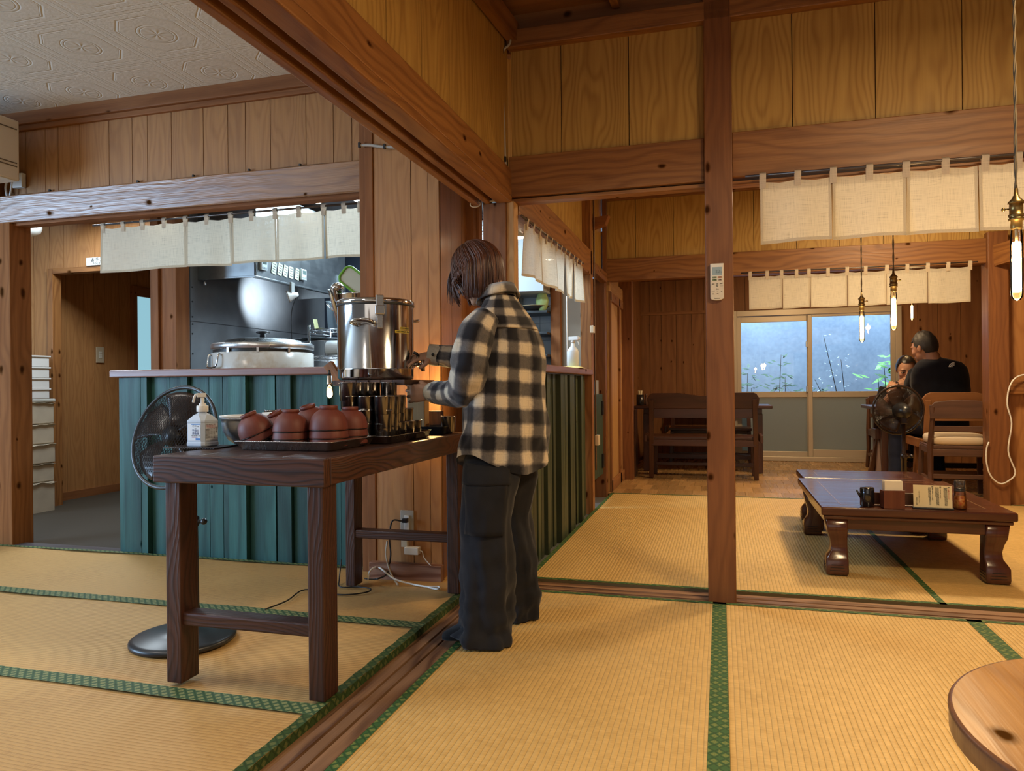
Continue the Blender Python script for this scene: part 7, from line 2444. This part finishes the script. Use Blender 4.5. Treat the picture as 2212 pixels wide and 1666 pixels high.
# ------------------------------------------------------------------ guests at the far table
def seated(label, loc, HEAD, torso, tmat, arms, legs, hair_fn, skin, extra=None, vox=.007):
    t = thing('person', label, 'person', loc)
    M = Matrix.Translation(-V(loc))
    mb = MB(M)
    HEAD.skull(mb)
    mb.tube([HEAD.p(-.02, 0, -.03), HEAD.p(-.03, 0, -.09), torso[-1][0]], [.055 * HEAD.sc, .056 * HEAD.sc, .062 * HEAD.sc], 16)
    def ring(c, A, B, fx, n=28, g=0):
        lx = V((-fx.y, fx.x, 0))
        return [c + fx * ((B + g) * cos(q)) + lx * ((A + g) * sin(q)) for q in [2 * pi * j / n for j in range(n)]]
    mb.loft([ring(c, A, B, fx, 28, -.02) for c, A, B, fx in torso])
    for P, rad, hnd in arms:
        mb.tube(smooth_path(P, 4), .036, 10)
        if hnd: hand(mb, *hnd)
    for P, rad in legs: mb.tube(smooth_path(P, 4), .05, 10)
    organic('body', mb, skin, t, vox, 3)
    mb = MB(M)
    mb.loft([ring(c, A, B, fx) for c, A, B, fx in torso])
    for P, rad, hnd in arms:
        PP = smooth_path(P, 5)
        m = len(PP) - 1
        mb.tube(PP[:-2] if hnd else PP, [rad[min(int(i / m * len(rad)), len(rad) - 1)] for i in range(m + 1)][:-2 if hnd else None], 16)
    organic('sweater', mb, tmat, t, .010, 5)
    mb = MB(M)
    for P, rad in legs:
        PP = smooth_path(P, 5)
        m = len(PP) - 1
        mb.tube(PP, [rad[min(int(i / m * len(rad)), len(rad) - 1)] for i in range(m + 1)], 16)
    mb.loft([ring(c + UP * -.03, A * .95, B, fx, 28, .0) for c, A, B, fx in torso[:2]])
    organic('trousers', mb, cloth_mat('navy_trousers', (.010, .013, .030), .05), t, .012, 4)
    hair_fn(t, M)
    if extra: extra(t, M)
    return t


mh = Head(at(1999, 752, Y=7.42), (-.62, .76, -.22), 1.17)
MY = 7.42
mf = V((-.35, .94, 0)).normalized()
def mt(py, xa, xb, y=MY, B=.15):
    a, b_ = at(xa, py, Y=y), at(xb, py, Y=y)
    return ((a + b_) / 2, (b_ - a).length / 2 * .98, B, mf)
man_t = [mt(928, 1985, 2100, 7.56, .14), mt(895, 1975, 2100, 7.55, .14), mt(860, 1968, 2102, 7.52, .15), mt(830, 1958, 2105, 7.48, .15), mt(808, 1959, 2103, 7.45, .135), mt(794, 1964, 2098, 7.43, .125), mt(783, 1974, 2084, 7.42, .11), mt(778, 1984, 2062, 7.42, .095), mt(772, 1993, 2032, 7.44, .07)]
man_legs = [([V((1.85, 7.56, .56)), V((1.66, 7.78, .55)), V((1.62, 7.80, .32)), V((1.60, 7.74, .08))], [.10, .095, .08, .07]), ([V((2.05, 7.56, .56)), V((1.98, 7.86, .55)), V((1.97, 7.88, .32)), V((1.98, 7.86, .08))], [.10, .095, .08, .07])]
def sh(px, py, y): return at(px, py, Y=y)
man_arms = [([sh(2068, 812, 7.46), sh(2074, 834, 7.56), sh(2074, 856, 7.66), sh(2046, 850, 7.95)], [.07, .08, .07, .055], None),
            ([sh(1982, 806, 7.46), sh(1974, 828, 7.56), sh(1968, 852, 7.70), sh(1968, 848, 7.95)], [.08, .08, .07, .05], None)]
def man_hair(t, M):
    mb = MB(M)
    rows_ = []
    for i in range(14):
        ph = radians(2 + 108 * i / 13)
        ring = []
        for j in range(40):
            az = 2 * pi * j / 40
            lm = 132 if cos(az) < -.45 else (112 if cos(az) < .1 else (92 if cos(az) < .35 else 66))
            p2 = min(ph * 1.25, radians(lm))
            gr = .006 + (.004 + .010 * max(0, cos(ph))) * noise.noise(V((cos(az) * 9, sin(az) * 9, ph * 9)))
            ring.append(mh.p(-.0 + (.094 + gr) * sin(p2) * cos(az), (.075 + gr) * sin(p2) * sin(az), .018 + (.098 + gr + .012 * max(0, cos(p2))) * cos(p2)))
        rows_.append(ring)
    mb.loft(rows_, caps=(True, False))
    mb.build('hair', plain('short_black_hair', (.014, .010, .009), .6, var=.5, scale=120, bump=.6), t)
def man_extra(t, M):
    p = at(2062, 793, Y=7.275)
    mb = MB(M)
    for k in range(3):
        r = .020 + k * .011
        mb.tube([p + V((-.0 + r * -cos(a), 0, r * sin(a) * .9)) for a in [pi / 2 * i / 8 for i in range(9)]], .0042, 5)
    mb.build('shirt_logo', plain('logo_white', (.6, .58, .55), .6), t)
    for (x, y) in ((1.60, 7.74), (1.98, 7.86)):
        f_ = foot((x, y - .06, .004), (x - .02, y + .22, .004), 'shoe', t, plain('shoe_black', (.02, .02, .022), .5))
seated('man in a navy sweater seen from behind, seated on the orange brown bench', (1.9, 7.5, 0), mh, man_t, cloth_mat('navy_sweater', (.009, .010, .017), .1), man_arms, man_legs, man_hair, skin_mat('skin_tan', (.40, .20, .12)), man_extra)

fh = Head(at(1957, 797, Y=8.42), (-.10, -.88, -.40), 1.16)
FY = 8.55
ff = V((0, -1, 0))
def ft(py, xa, xb, y=FY, B=.13):
    a, b_ = at(xa, py, Y=y), at(xb, py, Y=y)
    return ((a + b_) / 2, (b_ - a).length / 2, B, ff)
fem_t = [ft(916, 1915, 2003, 8.85, .13), ft(896, 1914, 2003, 8.80, .13), ft(870, 1912, 2004, 8.72, .14), ft(848, 1910, 2004, 8.64, .13), ft(832, 1920, 1996, 8.58, .11), ft(822, 1940, 1978, 8.54, .075)]
fem_arms = [([sh(1915, 838, 8.60), sh(1905, 868, 8.58), sh(1900, 884, 8.42), sh(1922, 856, 8.30)], [.07, .066, .06, .048], (sh(1923, 853, 8.29), V((.2, -.1, .9)), V((.3, .9, 0)), 1, [(.8, 1.0, .6)] * 4, 1.15, .05, (.5, .4))),
            ([sh(2000, 840, 8.60), sh(2006, 870, 8.55), sh(1990, 878, 8.42), sh(1960, 848, 8.32)], [.07, .066, .06, .048], (sh(1959, 846, 8.31), V((-.3, 0, .9)), V((-.2, .9, 0)), -1, [(.8, 1.0, .6)] * 4, 1.15, .05, (.5, .4)))]
fem_legs = [([V((1.72, 8.85, .55)), V((1.68, 8.52, .55)), V((1.66, 8.48, .32)), V((1.66, 8.52, .08))], [.09, .085, .07, .06]), ([V((1.92, 8.85, .55)), V((1.94, 8.52, .55)), V((1.95, 8.48, .32)), V((1.95, 8.52, .08))], [.09, .085, .07, .06])]
def fem_hair(t, M):
    mb = MB(M)
    rows_ = []
    for i in range(16):
        ring = []
        for j in range(40):
            az = 2 * pi * j / 40
            c = cos(az)
            lim = radians(118) if c < .1 else radians(118 - 70 * min(1, (c - .1) / .55))
            ph = radians(2) + (lim - radians(2)) * i / 15
            g = .008 + .003 * noise.noise(V((cos(az) * 6, sin(az) * 6, ph * 3)))
            ring.append(fh.p((.094 + g) * sin(ph) * c, (.075 + g) * sin(ph) * sin(az), .018 + (.098 + g) * cos(ph)))
        rows_.append(ring)
    mb.loft(rows_, caps=(True, False))
    mb.tube(smooth_path([fh.p(-.07, .03, -.04), fh.p(-.06, .06, -.10), fh.p(-.02, .075, -.16)], 4), [.03, .034, .034, .03, .028, .026, .022, .016, .01], 10)
    mb.build('hair', plain('black_hair', (.010, .007, .006), .4, var=.4, scale=90), t)
def fem_extra(t, M):
    fh.face(t, (.42, .14, .12))
    for (x, y) in ((1.66, 8.52), (1.95, 8.52)):
        foot((x, y + .06, .004), (x - .02, y - .18, .004), 'shoe', t, plain('shoe_black', (.02, .02, .022), .5))
seated('woman in a black hooded top facing the camera behind the man in navy', (1.8, 8.7, 0), fh, fem_t, cloth_mat('black_hoodie', (.010, .010, .011), .1), fem_arms, fem_legs, fem_hair, skin_mat('skin_warm', (.50, .27, .17)), fem_extra)
# ================================================================== LIGHT
def light(kind, name, loc, power, col, size=.1, rot=None, sy=None, spot=None, spread=None):
    d = bpy.data.lights.new(name, kind)
    d.energy = power; d.color = col
    if kind == 'AREA':
        d.shape = 'RECTANGLE'; d.size = size; d.size_y = sy or size
        if spread: d.spread = spread
    elif kind in ('POINT', 'SPOT'):
        d.shadow_soft_size = size
        if spot: d.spot_size = spot; d.spot_blend = .5
    o = bpy.data.objects.new(name, d)
    COL.objects.link(o)
    o.location = loc
    if rot is not None:
        o.rotation_euler = V(rot).to_track_quat('-Z', 'Y').to_euler()
    return o


WARM = (1.0, .66, .30)
COOL = (.46, .70, 1.0)
wd = bpy.data.worlds.new('world'); SC.world = wd
wd.use_nodes = True
wd.node_tree.nodes['Background'].inputs[0].default_value = (.42, .40, .38, 1)
wd.node_tree.nodes['Background'].inputs[1].default_value = .30
# pendants give the warm light
for (x, y, z) in ((.745, 2.2, 1.28), (.803, 3.9, 1.31), (.797, 4.7, 1.30)):
    light('POINT', 'bulb_light', (x, y, z), 13, WARM, .03)
light('POINT', 'bulb_light', (1.918, 8.5, 1.70), 14, WARM, .03)
# unseen warm fills under the ceilings, added to brighten the rooms
light('AREA', 'ceiling_fill', (1.2, 1.6, 2.45), 60, (1, .74, .42), .5, (0, 0, -1))
light('AREA', 'ceiling_fill', (1.35, 5.3, 2.55), 62, (1, .74, .42), .3, (0, 0, -1))
light('AREA', 'ceiling_fill', (.9, 7.6, 2.25), 40, (1, .70, .38), .4, (0, .15, -1))
light('POINT', 'spot_lamp_light', (.725, 4.5, 2.08), 6, (1, .8, .5), .03)
# daylight through the side room window
light('AREA', 'daylight', (-6.95, -.1, 1.45), 300, COOL, 3.0, (1, .12, -.05), 1.7)
for x_, y_ in ((-1.9, .1), (-3.3, 1.4)):
    light('AREA', 'side_fill_strip', (x_, y_, 2.62), 20, (1, .93, .84), .16, (0, 0, -1), 1.2)  # unseen strips added for thin streaks on the urn and fill on the table
light('AREA', 'front_daylight', (0, -2.9, 1.5), 26, (1, .90, .78), 4, (0, 1, -.05), 2.2)
# kitchen
light('AREA', 'kitchen_lamp', (-2.4, 5.2, 2.36), 60, (.66, .86, 1.0), 1.0, (0, 0, -1), .3)
light('AREA', 'kitchen_lamp', (-1.7, 4.6, 2.36), 22, (.72, .88, 1.0), .5, (0, 0, -1), .3)
light('AREA', 'corridor_lamp', (-4.6, 4.4, 2.36), 40, (.80, .92, 1.0), .5, (0, 0, -1))
sp_ = light('SPOT', 'clip_lamp_light', at(618, 642, X=-3.10), 75, (.80, .91, 1), .02, at(560, 645, X=-3.5) - at(618, 642, X=-3.10), spot=radians(72))
sp_.data.spot_blend = 1.0
# garden daylight
light('AREA', 'garden_daylight', (1.2, 10.45, 3.4), 430, (.62, .81, 1.0), 5, (0, .25, -1), 1.0)
# alcove bulbs at the urn
light('POINT', 'alcove_bulb_light', (-1.31, 3.28, .93), 5, (1, .62, .22), .02)

SC.view_settings.view_transform = 'Standard'
SC.view_settings.look = 'None'
SC.view_settings.exposure = 0.0
SC.view_settings.gamma = 1.0
SC.cycles.max_bounces = 6
SC.cycles.diffuse_bounces = 3
SC.cycles.glossy_bounces = 3
SC.cycles.transparent_max_bounces = 10
SC.cycles.use_adaptive_sampling = True
SC.cycles.adaptive_threshold = .04
SC.cycles.sample_clamp_indirect = 6
SC.cycles.use_denoising = True
SC.cycles.caustics_reflective = False
SC.cycles.caustics_refractive = False
